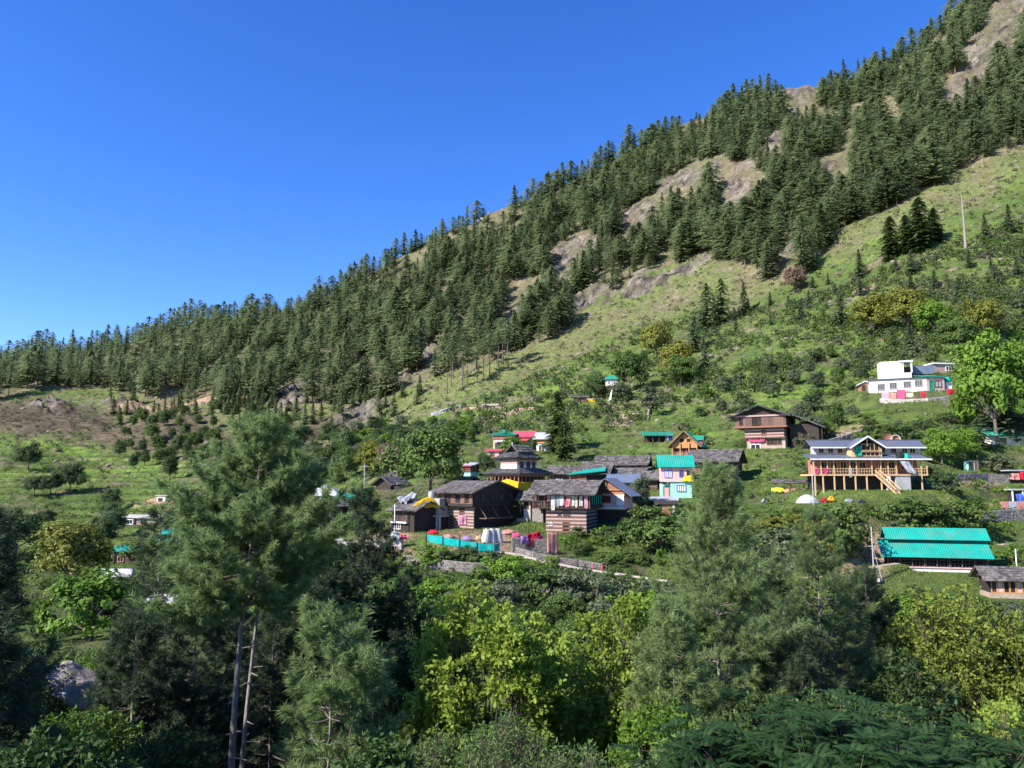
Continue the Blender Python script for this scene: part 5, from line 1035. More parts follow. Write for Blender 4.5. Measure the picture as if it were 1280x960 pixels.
def path_strip(pts, width, m):
    W = []
    for px, py in pts: X, Y = hits([px], [py]); W.append((float(X[0]), float(Y[0])))
    P = []
    for (x0, y0), (x1, y1) in zip(W, W[1:]):
        n = max(2, int(math.hypot(x1 - x0, y1 - y0) / 1.5))
        P += [(x0 + (x1 - x0) * i / n, y0 + (y1 - y0) * i / n) for i in range(n)]
    P.append(W[-1]); P = np.array(P); Z = H0(P[:, 0], P[:, 1])
    kk = np.ones(5) / 5; Z = np.convolve(np.pad(Z, 2, mode='edge'), kk, 'valid')
    for (x, y), z in zip(P, Z): PADS.append((x, y, width / 2, width / 2, 0, z - .03, 2.2))
    T = np.gradient(P, axis=0); T /= np.linalg.norm(T, axis=1)[:, None]; Nn = np.stack([-T[:, 1], T[:, 0]], -1)
    g = np.random.RandomState(3); wv = width / 2 * (1 + .18 * g.uniform(-1, 1, (len(P), 2)))
    L = P + Nn * wv[:, :1]; Rr = P - Nn * wv[:, 1:]; s = Soup(); n = len(P)
    V = np.concatenate([np.column_stack([L, Z + .06]), np.column_stack([Rr, Z + .06]), np.column_stack([L, Z - .5]), np.column_stack([Rr, Z - .5])])
    i = np.arange(n - 1); F = np.concatenate([np.stack([i, i + 1, n + i + 1, n + i], -1), np.stack([i, 2*n + i, 2*n + i + 1, i + 1], -1), np.stack([n + i, n + i + 1, 3*n + i + 1, 3*n + i], -1)])
    s.add(V, F); tag(link('path', s.mesh('path', m)), kind='structure')
    return P, Z
def yard():
    mat('trodden_earth', (0.42, 0.36, 0.30), (0.30, 0.25, 0.20), scale=1.2, bump=.4)
    P, Z = path_strip([(622, 688), (648, 692), (672, 699), (700, 705), (730, 711), (765, 716), (800, 720), (835, 728)], 2.0, 'trodden_earth')
    path_strip([(1000, 724), (1040, 719), (1075, 713), (1105, 706), (1122, 704)], 1.0, 'trodden_earth')
    path_strip([(1248, 683), (1265, 678), (1290, 672), (1320, 668)], 1.2, 'trodden_earth')
    path_strip([(632, 533), (650, 522), (668, 514), (690, 508)], 1.4, 'trodden_earth')
    wall_strip('stone_wall', 'dry stone wall under the trodden path beside the banded house', [(640, 688), (668, 696), (700, 702), (720, 705), (752, 710)], 5, 'field_stone')
    wall_strip('stone_wall', 'stone wall of the yard beneath the red laundry', [(640, 689), (660, 690), (690, 693)], 17, 'field_stone', th=3)
    wall_strip('stone_wall', 'grey rubble wall below the grassy bank under the turquoise fence', [(505, 706), (540, 712), (580, 716), (612, 718)], 12, 'field_stone')
    wall_strip('concrete_wall', 'pale retaining wall below the parked bikes by the dark barn', [(420, 690), (465, 688), (502, 686)], 12, 'pale_stone')
    wall_strip('stone_wall', 'stone retaining wall of the terrace beyond the brown house', [(1028, 562), (1050, 556), (1075, 548), (1092, 541)], 10, 'field_stone')
    wall_strip('stone_wall', 'terrace wall hung with rugs below the white house', [(1100, 503), (1130, 504), (1160, 503), (1186, 500)], 5, 'pale_stone')
    wall_strip('stone_wall', 'rough terrace wall under the painted tin fence', [(1215, 654), (1240, 652), (1265, 650), (1300, 648)], 13, 'field_stone')
    wall_strip('stone_wall', 'low rubble wall carrying the kiosk terrace', [(1180, 601), (1205, 601), (1235, 600), (1262, 603)], 9, 'field_stone')
    wall_strip('retaining_wall', 'long whitewashed retaining wall on the bare upper slope', [(540, 523), (553, 519), (566, 515), (578, 512)], 7, 'white_plaster')
    wall_strip('stone_wall', 'field stone wall below the yellow weeds of the guesthouse terrace', [(965, 715), (995, 712), (1030, 706), (1055, 700)], 8, 'pale_stone')
    # turquoise fence
    b = B('cloth_fence', 'turquoise cloth fence stretched on thin stakes round the yard', 'fence', 535, 676, 0); pts = [(533, 675), (553, 678), (574, 682), (596, 686), (618, 688), (624, 686)]
    W = []
    for px, py in pts: X, Y = hits([px], [py + 3]); W.append((float(X[0]), float(Y[0]), float(H0(X, Y)[0])))
    q = b.p('cloth', 'cloth_teal')
    for k, (A, D) in enumerate(zip(W, W[1:])):
        for i in range(5):
            def pt(u, z): return tuple((A[c] * (1 - u) + D[c] * u - b.loc[c]) / b.s + (.5 * math.sin(u * 9 + k) if c == 1 else 0) + (z - .8 * math.sin(u * math.pi) * (z > 5) if c == 2 else 0) for c in range(3))
            u0, u1 = i / 5, (i + 1) / 5; o = Vector((0, .5, 0)); a0, a1, c0, c1 = map(Vector, (pt(u0, .5), pt(u1, .5), pt(u0, 10), pt(u1, 10)))
            q.hexa([a0, a1, a1 + o, a0 + o, c0, c1, c1 + o, c0 + o])
    for A in W: x, y, z = [(A[c] - b.loc[c]) / b.s for c in range(3)]; b.p('stake', 'dark_timber').bar((x, y - .6, z - 3), (x, y - .6, z + 13), .7)
    b.done()
    def P(px, py, yb):
        X, Y = hits([px], [yb]); a_, b_, c_ = raydir(px, py); Y = float(Y[0]); return (float(a_ / b_) * Y, Y - .3, float(c_ / b_) * Y)
    # white sacks
    for i, (x, lab) in enumerate([(607, 'first pale bulging sack, beside the brown bundle'), (615, 'middle white bulging sack leaning in the yard'), (624, 'white bulging sack leaning at the dark end of the yard')]):
        k = B('sack', lab + ' near the turquoise fence', 'sack', x, 679, 0, 'big white sacks in the yard'); q = k.p('bag', 'cloth_white'); n = 12
        gg = random.Random(i + 4); 
        for z_, r_ in ((0, 5.2), (5, 5.4), (11, 5.0), (15, 4.6), (17, 3.4)): q.v += [(r_ * math.cos(a * 6.2832 / n) * gg.uniform(.85, 1.15) + z_ * (.1 - .12 * i), 2 + r_ * .8 * math.sin(a * 6.2832 / n), z_ * gg.uniform(.92, 1.08)) for a in range(n)]
        q.f = [(j*n + a, j*n + (a+1) % n, (j+1)*n + (a+1) % n, (j+1)*n + a) for j in range(4) for a in range(n)] + [tuple(range(4*n, 5*n))]; k.p('tie', 'brown_timber').cyl((1.2 - i * 2, 2), 1.5, 16.5, 18.4, 8); k.done()
    for i, (x, y, m, lab, w_) in enumerate([(599, 675, 'cloth_tan', 'tan bundle of cloth beside the white sacks', 4), (634, 668, 'cloth_salmon', 'pinkish bundle heaped behind the last white sack', 7), (645, 672, 'cloth_hot_pink', 'deep pink bundle at the corner of the stone yard wall', 5), (560, 674, 'cloth_salmon', 'salmon bundle lying in the yard beyond the turquoise fence', 7), (583, 676, 'cloth_purple', 'mauve bundle in the yard in front of the brick wall', 6), (541, 668, 'cloth_red', 'red bundle near the staircase of the big slate house', 5)]):
        k = B('bundle', lab, 'bundle', x, y, 0, 'bundles in the yard'); q = k.p('wrap', m); n = 10
        gg = random.Random(i); 
        for z_, r_ in ((0, 1), (1.5, 1.15), (3.6, .95), (5, .5)): q.v += [(w_ * r_ * math.cos(a * 6.2832 / n) * gg.uniform(.75, 1.3), 3 + w_ * .7 * r_ * math.sin(a * 6.2832 / n), z_ * gg.uniform(.75, 1.25)) for a in range(n)]
        q.f = [(j*n + a, j*n + (a+1) % n, (j+1)*n + (a+1) % n, (j+1)*n + a) for j in range(3) for a in range(n)] + [tuple(range(3*n, 4*n))]; k.p('knot', m).cyl((w_ * .3, 2.5), w_ * .2, 4, 6, 6); k.done()
    L = [('mauve cloth spread at the end of the yard wall', 651, 661, 670, 680, 'cloth_purple'), ('scarlet cloth on the yard wall beside the mauve one', 659, 668, 667, 683, 'cloth_red'), ('scarlet cloth in the middle of the yard wall, hanging lowest', 668, 676, 665, 679, 'cloth_red'), ('crimson cloth closest to the salmon rug on the yard wall', 670, 679, 670, 678, 'cloth_hot_pink')]
    for i, (l, x0, x1, y0, y1, m) in enumerate(L): sheet('hanging_cloth', l, 'cloth', (P(x0, y0, 690), P(x1, y0, 690), P(x1, y1, 690), P(x0, y1, 690)), m, 'cloths on the yard wall', wave=.14, seed=60 + i, n=(7, 6))
    sheet('rug', 'long salmon carpet with pale centre hung beside the yard wall', 'rug', (P(684, 665, 696), P(697, 666, 696), P(697, 693, 696), P(684, 692, 696)), 'cloth_salmon', wave=.06, seed=70)
    sheet('rug', 'pink blanket hung on the brick wall of the big slate house', 'rug', (P(573, 644, 663), P(584, 643, 663), P(584, 656, 663), P(573, 657, 663)), 'cloth_pink', wave=.08, seed=71)
    sheet('tarpaulin', 'dark red cover over a bundle on the pale retaining wall', 'tarpaulin', (P(501, 668, 686), P(508, 668, 686), P(509, 674, 686), P(500, 674, 686)), 'cloth_hot_pink', wave=.2, seed=72)
    sheet('tarpaulin', 'blue grey plastic sheet over parked bikes on the pale retaining wall', 'tarpaulin', (P(489, 664, 688), P(499, 665, 688), P(502, 675, 688), P(487, 675, 688)), 'cloth_grey', wave=.3, seed=73)
# ------------------------------------------------------------------ leafy trees and shrubs of the slopes
def leafy_mesh(seed, shape='round', clumps=70, per=45, leaf=.034, gaps=.15, stems=1):
    """Crown of many leaf facets gathered in clumps over an uneven shell, one unit tall."""
    g = np.random.RandomState(seed); s = Soup(); t = Soup()
    cz, rx, rz = {'round': (.53, .40, .44), 'tall': (.53, .27, .46), 'bush': (.42, .55, .50), 'wide': (.54, .50, .42), 'column': (.52, .18, .47), 'low': (.36, .75, .42)}[shape]
    d = unit(g.normal(size=(clumps, 3))); d[:, 2] = np.where(d[:, 2] < -.55, -d[:, 2], d[:, 2])
    lob = 1 + .28 * np.sin(d[:, 0] * 4 + seed) * np.cos(d[:, 1] * 3.3 + seed) + g.uniform(-.18, .14, clumps)
    r = lob * np.where(g.rand(clumps) < .72, g.uniform(.78, 1, clumps), g.uniform(.35, .8, clumps))
    Cn = d * np.array([rx, rx, rz]) * r[:, None] + np.array([0, 0, cz])
    Cn[:, 2] = np.maximum(Cn[:, 2], .05)
    cs = (.125 if shape not in ('column',) else .07) * g.uniform(.6, 1.35, clumps)
    n = clumps * per; ci = np.repeat(np.arange(clumps), per)
    off = unit(g.normal(size=(n, 3))) * (g.rand(n) ** .45)[:, None] * cs[ci][:, None]; off[:, 2] *= .75
    P = Cn[ci] + off
    nr = unit(off / cs[ci][:, None] * 1.0 + d[ci] * .8 + np.array([0, 0, .5]) + g.normal(size=(n, 3)) * .55)
    u = unit(np.cross(nr, g.normal(size=(n, 3)))); v = np.cross(nr, u); L = leaf * g.uniform(.6, 1.3, n)[:, None]
    Q = np.stack([P - u * L, P - v * L * .55, P + u * L, P + v * L * .55], 1)
    var = np.clip(g.rand(clumps)[ci] * .6 + g.rand(n) * .45, 0, 1)
    s.add(Q.reshape(-1, 3), np.arange(4 * n).reshape(-1, 4), np.repeat(var, 4))
    th = cz - rz * .75
    for k in range(stems):
        a = g.uniform(0, 6.28); q = .05 * k; top = np.array([q * math.cos(a) + g.uniform(-.03, .03), q * math.sin(a), max(th, .12) + .1])
        base = np.array([q * .4 * math.cos(a), q * .4 * math.sin(a), -.06]); tube(t, [base, (base + top) / 2 + g.uniform(-.015, .015, 3), top], [.028, .022, .018], 6)
        for i in g.choice(clumps, min(9, clumps), replace=False): tube(t, [top - (0, 0, .06), (top + Cn[i]) / 2 + g.uniform(-.02, .02, 3), Cn[i]], [.013, .009, .003], 4)
    return s, t
def bare_mesh(seed):
    g = np.random.RandomState(seed); t = Soup()
    tube(t, [(0, 0, -.05), (.01, 0, .4), (.0, .01, .95)], [.03, .022, .006], 6)
    for i in range(46):
        z = g.uniform(.25, .9); a = g.uniform(0, 6.28); L = .28 * (1.1 - z) + .08; e = np.array([math.cos(a) * L, math.sin(a) * L, z + L * g.uniform(.4, 1.1)])
        m = np.array([math.cos(a) * L * .5, math.sin(a) * L * .5, z + L * .25]); tube(t, [(0, 0, z), m, e], [.009, .006, .002], 3)
        for k in range(4): q = m + (e - m) * g.rand(); tube(t, [q, q + g.normal(size=3) * .05 + (0, 0, .03)], [.003, .001], 3)
    return t
PROTO = {}
def proto(key, make, leafm, barkm='bark', group=None):
    """key -> list of (crown mesh, trunk mesh), made once."""
    if key not in PROTO:
        L = []
        for s, t in make(): L.append((s.mesh('crown', leafm) if s else None, t.mesh('trunk', barkm) if t else None))
        PROTO[key] = L
    return PROTO[key]
KINDS = {
 'round':  lambda c: (lambda: [leafy_mesh(i, 'round', 120, 55, .026) for i in (1, 2, 3)], c),
 'wide':   lambda c: (lambda: [leafy_mesh(i, 'wide', 150, 60, .025) for i in (4, 5)], c),
 'tall':   lambda c: (lambda: [leafy_mesh(i, 'tall', 100, 50, .026) for i in (6, 7)], c),
 'bush':   lambda c: (lambda: [leafy_mesh(i, 'bush', 70, 40, .038, stems=3) for i in (8, 9, 10)], c),
 'low':    lambda c: (lambda: [leafy_mesh(i, 'low', 60, 34, .045, stems=3) for i in (11, 12)], c),
 'column': lambda c: (lambda: [leafy_mesh(i, 'column', 60, 40, .026) for i in (13, 14)], c),
 'fir':    lambda c: (lambda: [conifer_mesh(i, 22, 12, 6, .05, 'cone', .10) for i in (20, 21, 22)], c),
 'deodar': lambda c: (lambda: [conifer_mesh(i, 22, 12, 6, .08, 'broad', .11) for i in (23, 24)], c),
 'cypress': lambda c: (lambda: [conifer_mesh(i, 26, 13, 6, .03, 'slim', .095) for i in (25, 26)], c),
 'topped': lambda c: (lambda: [conifer_mesh(i, 9, 9, 6, .62, 'top', .09) for i in (27, 28)], c),
}
_cnt = [0]
ROOTS = {}
def plant(kind, colr, x, y, h, name, label, cat, group=None, wide=1.0, sink=.15, trunk='bark', z=None):
    _cnt[0] += 1; i = _cnt[0]
    mk, c = KINDS[kind](colr); L = proto((kind, colr, trunk), mk, c, trunk); cr, tr = L[i % len(L)]
    z = H1(x, y) if z is None else z
    key = (kind, colr, trunk, i % len(L), name)
    if key in ROOTS: r = copy_tree(ROOTS[key])
    else:
        r = empty(name, (0, 0, 0)); link('crown', cr, r); link('trunk', tr, r); ROOTS[key] = r
    for k in ('label', 'category', 'group'):
        if k in r: del r[k]
    tag(r, label, cat, group); g = random.Random(i)
    r.location = (x, y, z - sink); r.rotation_euler = (0, 0, g.uniform(0, 6.28)); r.scale = (h * wide, h * wide, h); return r
def at(px, py):
    X, Y = hits([px], [py]); return float(X[0]), float(Y[0])
def plant_px(kind, colr, px, py, hpx, name, label, cat='tree', group=None, wide=1.0, trunk='bark'):
    x, y = at(px, py); return plant(kind, colr, x, y, hpx * y / 960, name, label, cat, group, wide, trunk=trunk)
def inpads(X, Y, grow):
    m = np.zeros(len(X), bool)
    for (cx, cy, hw, hd, rz, z, sf) in PADS:
        dx = X - cx; dy = Y - cy; c, s = math.cos(rz), math.sin(rz)
        u = np.abs(dx * c + dy * s) - hw; v = np.abs(-dx * s + dy * c) - hd
        m |= (u < grow) & (v < grow)
    return m
YARD = [(420, 640), (520, 655), (600, 650), (705, 655), (800, 705), (800, 724), (700, 712), (640, 700), (520, 696), (420, 700)]
def mid_vegetation():
    T = plant_px
    # trees one can single out
    T('wide', 'mid_green', 536, 626, 92, 'leafy_tree', 'big spreading leafy tree beside the concrete washroom block', wide=1.0)
    T('cypress', 'mid_green', 697, 565, 78, 'tall_conifer', 'tall ragged dark conifer rising above the temple hamlet', wide=1.4)
    T('cypress', 'deep_green', 706, 576, 55, 'conifer', 'shorter dark conifer leaning on the tall ragged one', wide=1.5)
    T('tall', 'yellow_green', 463, 600, 46, 'leafy_tree', 'narrow golden green tree left of the leafy giant', wide=1.0)
    T('round', 'brown_twigs', 486, 598, 40, 'bare_tree', 'brown leafless round tree beside the golden green one')
    T('round', 'deep_green', 411, 562, 30, 'leafy_tree', 'small dark round tree on the scrubby shoulder', wide=1.0)
    T('round', 'deep_green', 432, 570, 34, 'leafy_tree', 'dark round tree a little lower on the scrubby shoulder')
    T('round', 'mid_green', 787, 494, 52, 'leafy_tree', 'glossy leafy tree standing over the hillside shrine')
    T('wide', 'deep_green', 748, 498, 32, 'leafy_tree', 'dark spreading tree left of the hillside shrine')
    T('round', 'grey_green', 775, 506, 26, 'leafy_tree', 'pale grey green shrubby tree at the foot of the shrine')
    T('column', 'grey_green', 811, 524, 46, 'bare_tree', 'thin grey poplar standing right of the shrine', wide=1.3, trunk='pale_bark')
    T('wide', 'mid_green', 852, 486, 40, 'leafy_tree', 'broad mid green tree below the yellow crowned ones')
    T('round', 'yellow_green', 820, 450, 48, 'leafy_tree', 'round yellow green tree at the rocky edge of the forest')
    T('round', 'yellow_green', 847, 478, 52, 'leafy_tree', 'yellow green tree below and beside the round one at the rocks')
    T('deodar', 'deodar_green', 884, 408, 62, 'conifer', 'dark bushy conifer at the head of a clump above the pasture')
    T('deodar', 'deodar_green', 902, 398, 60, 'conifer', 'tallest dark conifer of the clump above the pasture')
    T('deodar', 'bluish_pine_green', 868, 440, 50, 'conifer', 'bluish conifer standing lower than the dark clump')
    T('fir', 'bluish_pine_green', 880, 462, 44, 'conifer', 'bluish pointed conifer at the foot of the clump')
    T('fir', 'bluish_pine_green', 930, 387, 44, 'conifer', 'pale conifer alone to the side of the dark clump')
    T('round', 'brown_twigs', 995, 366, 34, 'bare_tree', 'brown leafless round tree at the meadow edge of the forest')
    T('fir', 'bluish_pine_green', 1014, 340, 52, 'conifer', 'pale pointed conifer behind the brown leafless tree')
    T('deodar', 'deep_green', 1028, 312, 62, 'conifer', 'dense dark conifer at the meadow edge of the forest')
    T('fir', 'bluish_pine_green', 1075, 350, 40, 'conifer', 'bluish conifer left of the dark cypress row')
    for i, (x, y, h, l) in enumerate([(1115, 325, 58, 'first dark cypress of the short row by the bare trunk'), (1134, 318, 52, 'slimmer dark cypress second in the short row'), (1152, 314, 74, 'tallest dark cypress of the short row'), (1169, 303, 48, 'last and shortest cypress of the short row')]):
        T('cypress', 'deep_green', x, y, h, 'cypress', l, 'tree', wide=1.5)
    T('deodar', 'bluish_pine_green', 1140, 345, 34, 'conifer', 'low bluish conifer in front of the cypress row')
    T('fir', 'bluish_pine_green', 1232, 300, 36, 'conifer', 'soft bluish conifer beyond the bare white trunk')
    T('fir', 'bluish_pine_green', 1262, 290, 40, 'conifer', 'soft bluish conifer at the picture edge of the high pasture')
    T('deodar', 'bluish_pine_green', 1052, 410, 44, 'conifer', 'blue green pine beside the pale rock scar')
    T('round', 'yellow_green', 1092, 424, 56, 'leafy_tree', 'rusty yellow round tree, first of the row above the white house', wide=1.1)
    T('round', 'yellow_green', 1136, 420, 58, 'leafy_tree', 'yellow green round tree, second of the row above the white house', wide=1.1)
    T('round', 'bright_green', 1168, 425, 50, 'leafy_tree', 'fresh green round tree between two yellow ones above the white house', wide=1.1)
    T('fir', 'bluish_pine_green', 1138, 442, 42, 'conifer', 'bluish pine in front of the yellow green row above the white house', wide=1.3)
    T('wide', 'mid_green', 1198, 446, 52, 'leafy_tree', 'wide green tree right of the bluish pine above the white house')
    T('round', 'yellow_green', 1230, 428, 54, 'leafy_tree', 'golden tinged round tree at the upper right of the white house', wide=1.05)
    T('round', 'bright_green', 1246, 552, 138, 'leafy_tree', 'huge bright green tree beside the white and pink houses', wide=.74)
    T('wide', 'bright_green', 1272, 486, 60, 'leafy_tree', 'bright green tree behind the huge one at the picture edge', wide=.9)
    T('deodar', 'bluish_pine_green', 1262, 545, 84, 'pine_tree', 'feathery bluish pine in front of the huge bright tree', 'tree', wide=1.7)
    T('deodar', 'bluish_pine_green', 1225, 560, 40, 'pine_tree', 'small feathery pine under the huge bright tree', 'tree', wide=1.6)
    T('wide', 'bright_green', 1178, 580, 44, 'leafy_tree', 'bright low tree behind the end of the timber guesthouse')
    T('wide', 'bright_green', 1206, 575, 40, 'leafy_tree', 'bright low tree over the kiosk terrace')
    T('bush', 'mid_green', 1100, 562, 34, 'shrub', 'round willow like shrub behind the guesthouse roof', 'shrub', wide=1.5)
    T('bush', 'mid_green', 1130, 560, 32, 'shrub', 'second round willow like shrub behind the guesthouse roof', 'shrub', wide=1.4)
    T('bush', 'grey_green', 1250, 590, 26, 'shrub', 'grey green shrub between the kiosk and the turquoise roof', 'shrub', wide=1.5)
    T('bush', 'bright_green', 640, 572, 26, 'shrub', 'vivid green shrub in front of the upper hamlet', 'shrub', wide=1.5)
    T('round', 'deep_green', 606, 592, 28, 'leafy_tree', 'dark little tree between the balcony house and the temple')
    T('round', 'deep_green', 667, 562, 18, 'leafy_tree', 'small dark tree between the red roof and the orange walled house')
    # around and below the village
    T('bush', 'mid_green', 826, 690, 58, 'shrub', 'big rounded shrub below the lean-to', 'shrub', wide=1.4)
    T('bush', 'mid_green', 790, 676, 30, 'shrub', 'small light shrub at the shaded side of the banded house', 'shrub', wide=1.2)
    T('tall', 'grey_green', 800, 640, 42, 'leafy_tree', 'thin leafy tree before the blue metal roofs')
    T('bush', 'mid_green', 1050, 695, 66, 'shrub', 'tall shrub mantled in creepers below the guesthouse', 'shrub', wide=1.0)
    T('bush', 'yellow_green', 1030, 700, 60, 'shrub', 'yellowish creeper covered shrub beside the tall mantled one', 'shrub', wide=.9)
    T('bush', 'grey_green', 985, 702, 44, 'shrub', 'dry pale shrub hanging on the bank below the white tent', 'shrub', wide=1.6)
    T('bush', 'yellow_green', 968, 662, 18, 'shrub', 'line of yellow flowered weeds before the white tent', 'shrub', wide=2.0)
    T('bush', 'yellow_green', 1000, 655, 14, 'shrub', 'yellow flowered weeds directly under the white tent', 'shrub', wide=2.2)
    T('bush', 'mid_green', 1142, 664, 46, 'shrub', 'round shrub between the guesthouse stair and the barn roof', 'shrub', wide=1.5)
    T('bush', 'mid_green', 1205, 668, 44, 'shrub', 'round shrub over the upper end of the barn roof', 'shrub', wide=1.4)
    T('bush', 'deep_green', 1170, 660, 34, 'shrub', 'dark shrub squeezed between the two round ones over the barn', 'shrub', wide=1.3)
    T('bush', 'deep_green', 1180, 620, 26, 'shrub', 'dark shrub at the far end of the guesthouse deck', 'shrub', wide=1.2)
    T('low', 'bright_green', 1260, 700, 14, 'shrub', 'low bright shrub between the barn and its path', 'shrub', wide=1.5)
    T('bush', 'bright_green', 540, 706, 26, 'shrub', 'bright spreading shrub under the turquoise fence', 'shrub', wide=1.8)
    T('bush', 'mid_green', 575, 700, 16, 'shrub', 'little shrub at the middle stake of the turquoise fence', 'shrub', wide=1.4)
    T('bush', 'mid_green', 612, 702, 16, 'shrub', 'little shrub at the end of the turquoise fence', 'shrub', wide=1.3)
    T('bush', 'bright_green', 634, 738, 44, 'shrub', 'bright green shrub climbing to the corner of the path', 'shrub', wide=1.2)
    L = [(680, 756, 50, 'round willow below the start of the path'), (715, 760, 46, 'second round willow below the path'), (745, 760, 44, 'third willow, below the walkers'), (775, 760, 42, 'fourth willow along the lower side of the path'), (805, 764, 40, 'fifth willow along the lower side of the path'), (835, 768, 42, 'last willow of the row before the pine')]
    for x, y, h, l in L: T('bush', 'grey_green' if x % 2 else 'mid_green', x, y, h, 'willow', l, 'tree', 'willows below the path', wide=1.05, trunk='pale_bark')
    for x, y, h, l in [(655, 728, 24, 'hedge shrub at the bend of the path'), (600, 740, 30, 'shrub on the grassy bank under the rubble wall'), (570, 752, 30, 'shrub below the rubble wall of the bank'), (520, 740, 34, 'dense shrub at the pine side of the grassy bank')]:
        T('bush', 'mid_green', x, y, h, 'shrub', l, 'shrub', wide=1.4)
    for x, y, h, l in [(770, 712, 9, 'weed clump on the wall above the walkers'), (790, 716, 12, 'leafy clump where the path wall ends'), (712, 699, 7, 'weed clump over the middle of the path wall')]: T('low', 'mid_green', x, y, h, 'shrub', l, 'shrub', wide=1.3)
    # left side
    T('wide', 'deep_green', 35, 590, 34, 'leafy_tree', 'dark round tree alone at the top of the green terraces', wide=.9)
    T('wide', 'deep_green', 88, 616, 38, 'leafy_tree', 'larger dark round tree with long shadow on the green terraces', wide=.9)
    T('wide', 'deep_green', 62, 620, 26, 'leafy_tree', 'low dark tree touching the larger round one', wide=1.1)
    T('wide', 'deep_green', 43, 622, 24, 'leafy_tree', 'low dark tree at the left of the pair on the terraces', wide=1.0)
    T('round', 'yellow_green', 84, 742, 86, 'sparse_tree', 'sparse olive yellow tree left of the polytunnel', wide=1.15, trunk='bark')
    T('bush', 'bright_green', 112, 800, 90, 'leafy_tree', 'vivid green leafy tree below the polytunnel', wide=1.05)
    T('bush', 'mid_green', 160, 790, 62, 'leafy_tree', 'mid green tree next to the vivid one', wide=1.1)
    for x, y, h, l in [(125, 690, 44, 'dark tree left of the teal roofed shed'), (138, 655, 30, 'dark tree behind the low flat roofed house'), (142, 672, 34, 'dark tree between the shed and the flat roofed house'), (140, 634, 26, 'small dark tree above the flat roofed house'), (60, 655, 20, 'small shrubby tree on the lower terraces'), (20, 700, 60, 'brownish tree at the left picture edge')]:
        T('round', 'deep_green', x, y, h, 'leafy_tree', l, wide=1.05)
    for x, y, h, l in [(172, 700, 30, 'shrub right of the teal roofed shed'), (200, 722, 34, 'shrub below the white house with awnings'), (60, 700, 30, 'grey shrub near the sparse olive tree'), (240, 700, 40, 'shrub by the small teal roofed house'), (222, 790, 40, 'dark shrub under the tin roofed house')]:
        T('bush', 'mid_green', x, y, h, 'shrub', l, 'shrub', wide=1.3)
    # groups
    g = np.random.RandomState(21)
    def scatter(poly, n, dmin, avoid=2.0, ymin=45):
        xs = [p[0] for p in poly]; ys = [p[1] for p in poly]; got = []
        for _ in range(n * 30):
            x, y = g.uniform(min(xs), max(xs)), g.uniform(min(ys), max(ys))
            if not inpoly([x], [y], poly)[0]: continue
            if all((x - a) ** 2 + ((y - b) * 1.5) ** 2 > dmin ** 2 for a, b in got): got.append((x, y))
            if len(got) >= n: break
        P = np.array(got); X, Y = hits(P[:, 0], P[:, 1]); ok = np.isfinite(Y) & ~inpads(X, Y, avoid) & ((n == 26) | ~inpoly(P[:, 0], P[:, 1], YARD)) & ~inpoly(P[:, 0], P[:, 1], [(1095, 690), (1260, 690), (1260, 752), (1095, 748)]) & ~inpoly(P[:, 0], P[:, 1], [(985, 600), (1190, 600), (1190, 634), (985, 642)]) & ~inpoly(P[:, 0], P[:, 1], [(1070, 480), (1200, 480), (1200, 516), (1070, 516)])
        return P[ok], X[ok], Y[ok]
    def many(kinds, poly, n, dmin, hr, name, label, cat, group, wide=(1, 1.2)):
        P, X, Y = scatter(poly, n, dmin)
        for i in range(len(P)):
            k, c = kinds[g.randint(len(kinds))]; plant(k, c, X[i], Y[i], g.uniform(*hr), name, label, cat, group, g.uniform(*wide))
    many([('round', 'deep_green'), ('tall', 'deep_green'), ('round', 'mid_green')], [(145, 530), (340, 520), (380, 570), (350, 625), (250, 612), (150, 590)], 75, 13, (6, 11), 'oak_tree', 'dark round oak scattered over the scrub at the head of the green terraces', 'tree', 'oaks above the terraces')
    many([('fir', 'young_fir_green')], [(110, 500), (260, 512), (345, 510), (330, 535), (150, 530)], 34, 10, (9, 15), 'young_fir', 'young pointed fir at the lower edge of the shaded forest', 'tree', 'young firs below the forest')
    many([('fir', 'young_fir_green'), ('fir', 'deodar_green')], [(255, 500), (430, 500), (520, 480), (540, 500), (440, 535), (300, 555)], 50, 9, (9, 16), 'young_fir', 'pointed fir on the dry gully slope between forest and village', 'tree', 'firs on the dry gully slope')
    many([('round', 'mid_green'), ('tall', 'mid_green'), ('round', 'deep_green'), ('bush', 'bright_green'), ('round', 'grey_green')], [(345, 560), (470, 545), (590, 530), (590, 560), (505, 585), (470, 600), (400, 606), (350, 620)], 70, 13, (5, 9), 'leafy_tree', 'leafy tree in the belt of woodland behind the village', 'tree', 'woodland belt behind the village')
    many([('deodar', 'bluish_pine_green'), ('fir', 'bluish_pine_green')], [(900, 400), (1010, 350), (1180, 330), (1280, 300), (1280, 360), (1100, 380), (930, 440)], 22, 22, (6, 10), 'young_pine', 'young bluish pine dotted over the high pasture', 'tree', 'young pines of the high pasture')
    many([('tall', 'mid_green'), ('round', 'grey_green'), ('bush', 'deep_green')], [(860, 490), (1070, 440), (1090, 520), (1010, 560), (900, 530)], 26, 20, (4, 7), 'leafy_tree', 'small leafy tree on the pasture between the brown house and the rocks', 'tree', 'small trees on the middle pasture')
    many([('topped', 'deodar_green')], [(255, 424), (300, 418), (350, 410), (390, 398), (390, 410), (260, 432)], 12, 9, (24, 32), 'bare_stemmed_pine', 'tall bare stemmed pine with a tufted top against the sky on the ridge', 'tree', 'bare stemmed pines on the ridge')
    many([('topped', 'deodar_green')], [(540, 480), (620, 455), (660, 445), (640, 462), (560, 500)], 14, 8, (24, 32), 'bare_stemmed_pine', 'tall bare stemmed pine along the lower hem of the forest', 'tree', 'bare stemmed pines at the forest hem')
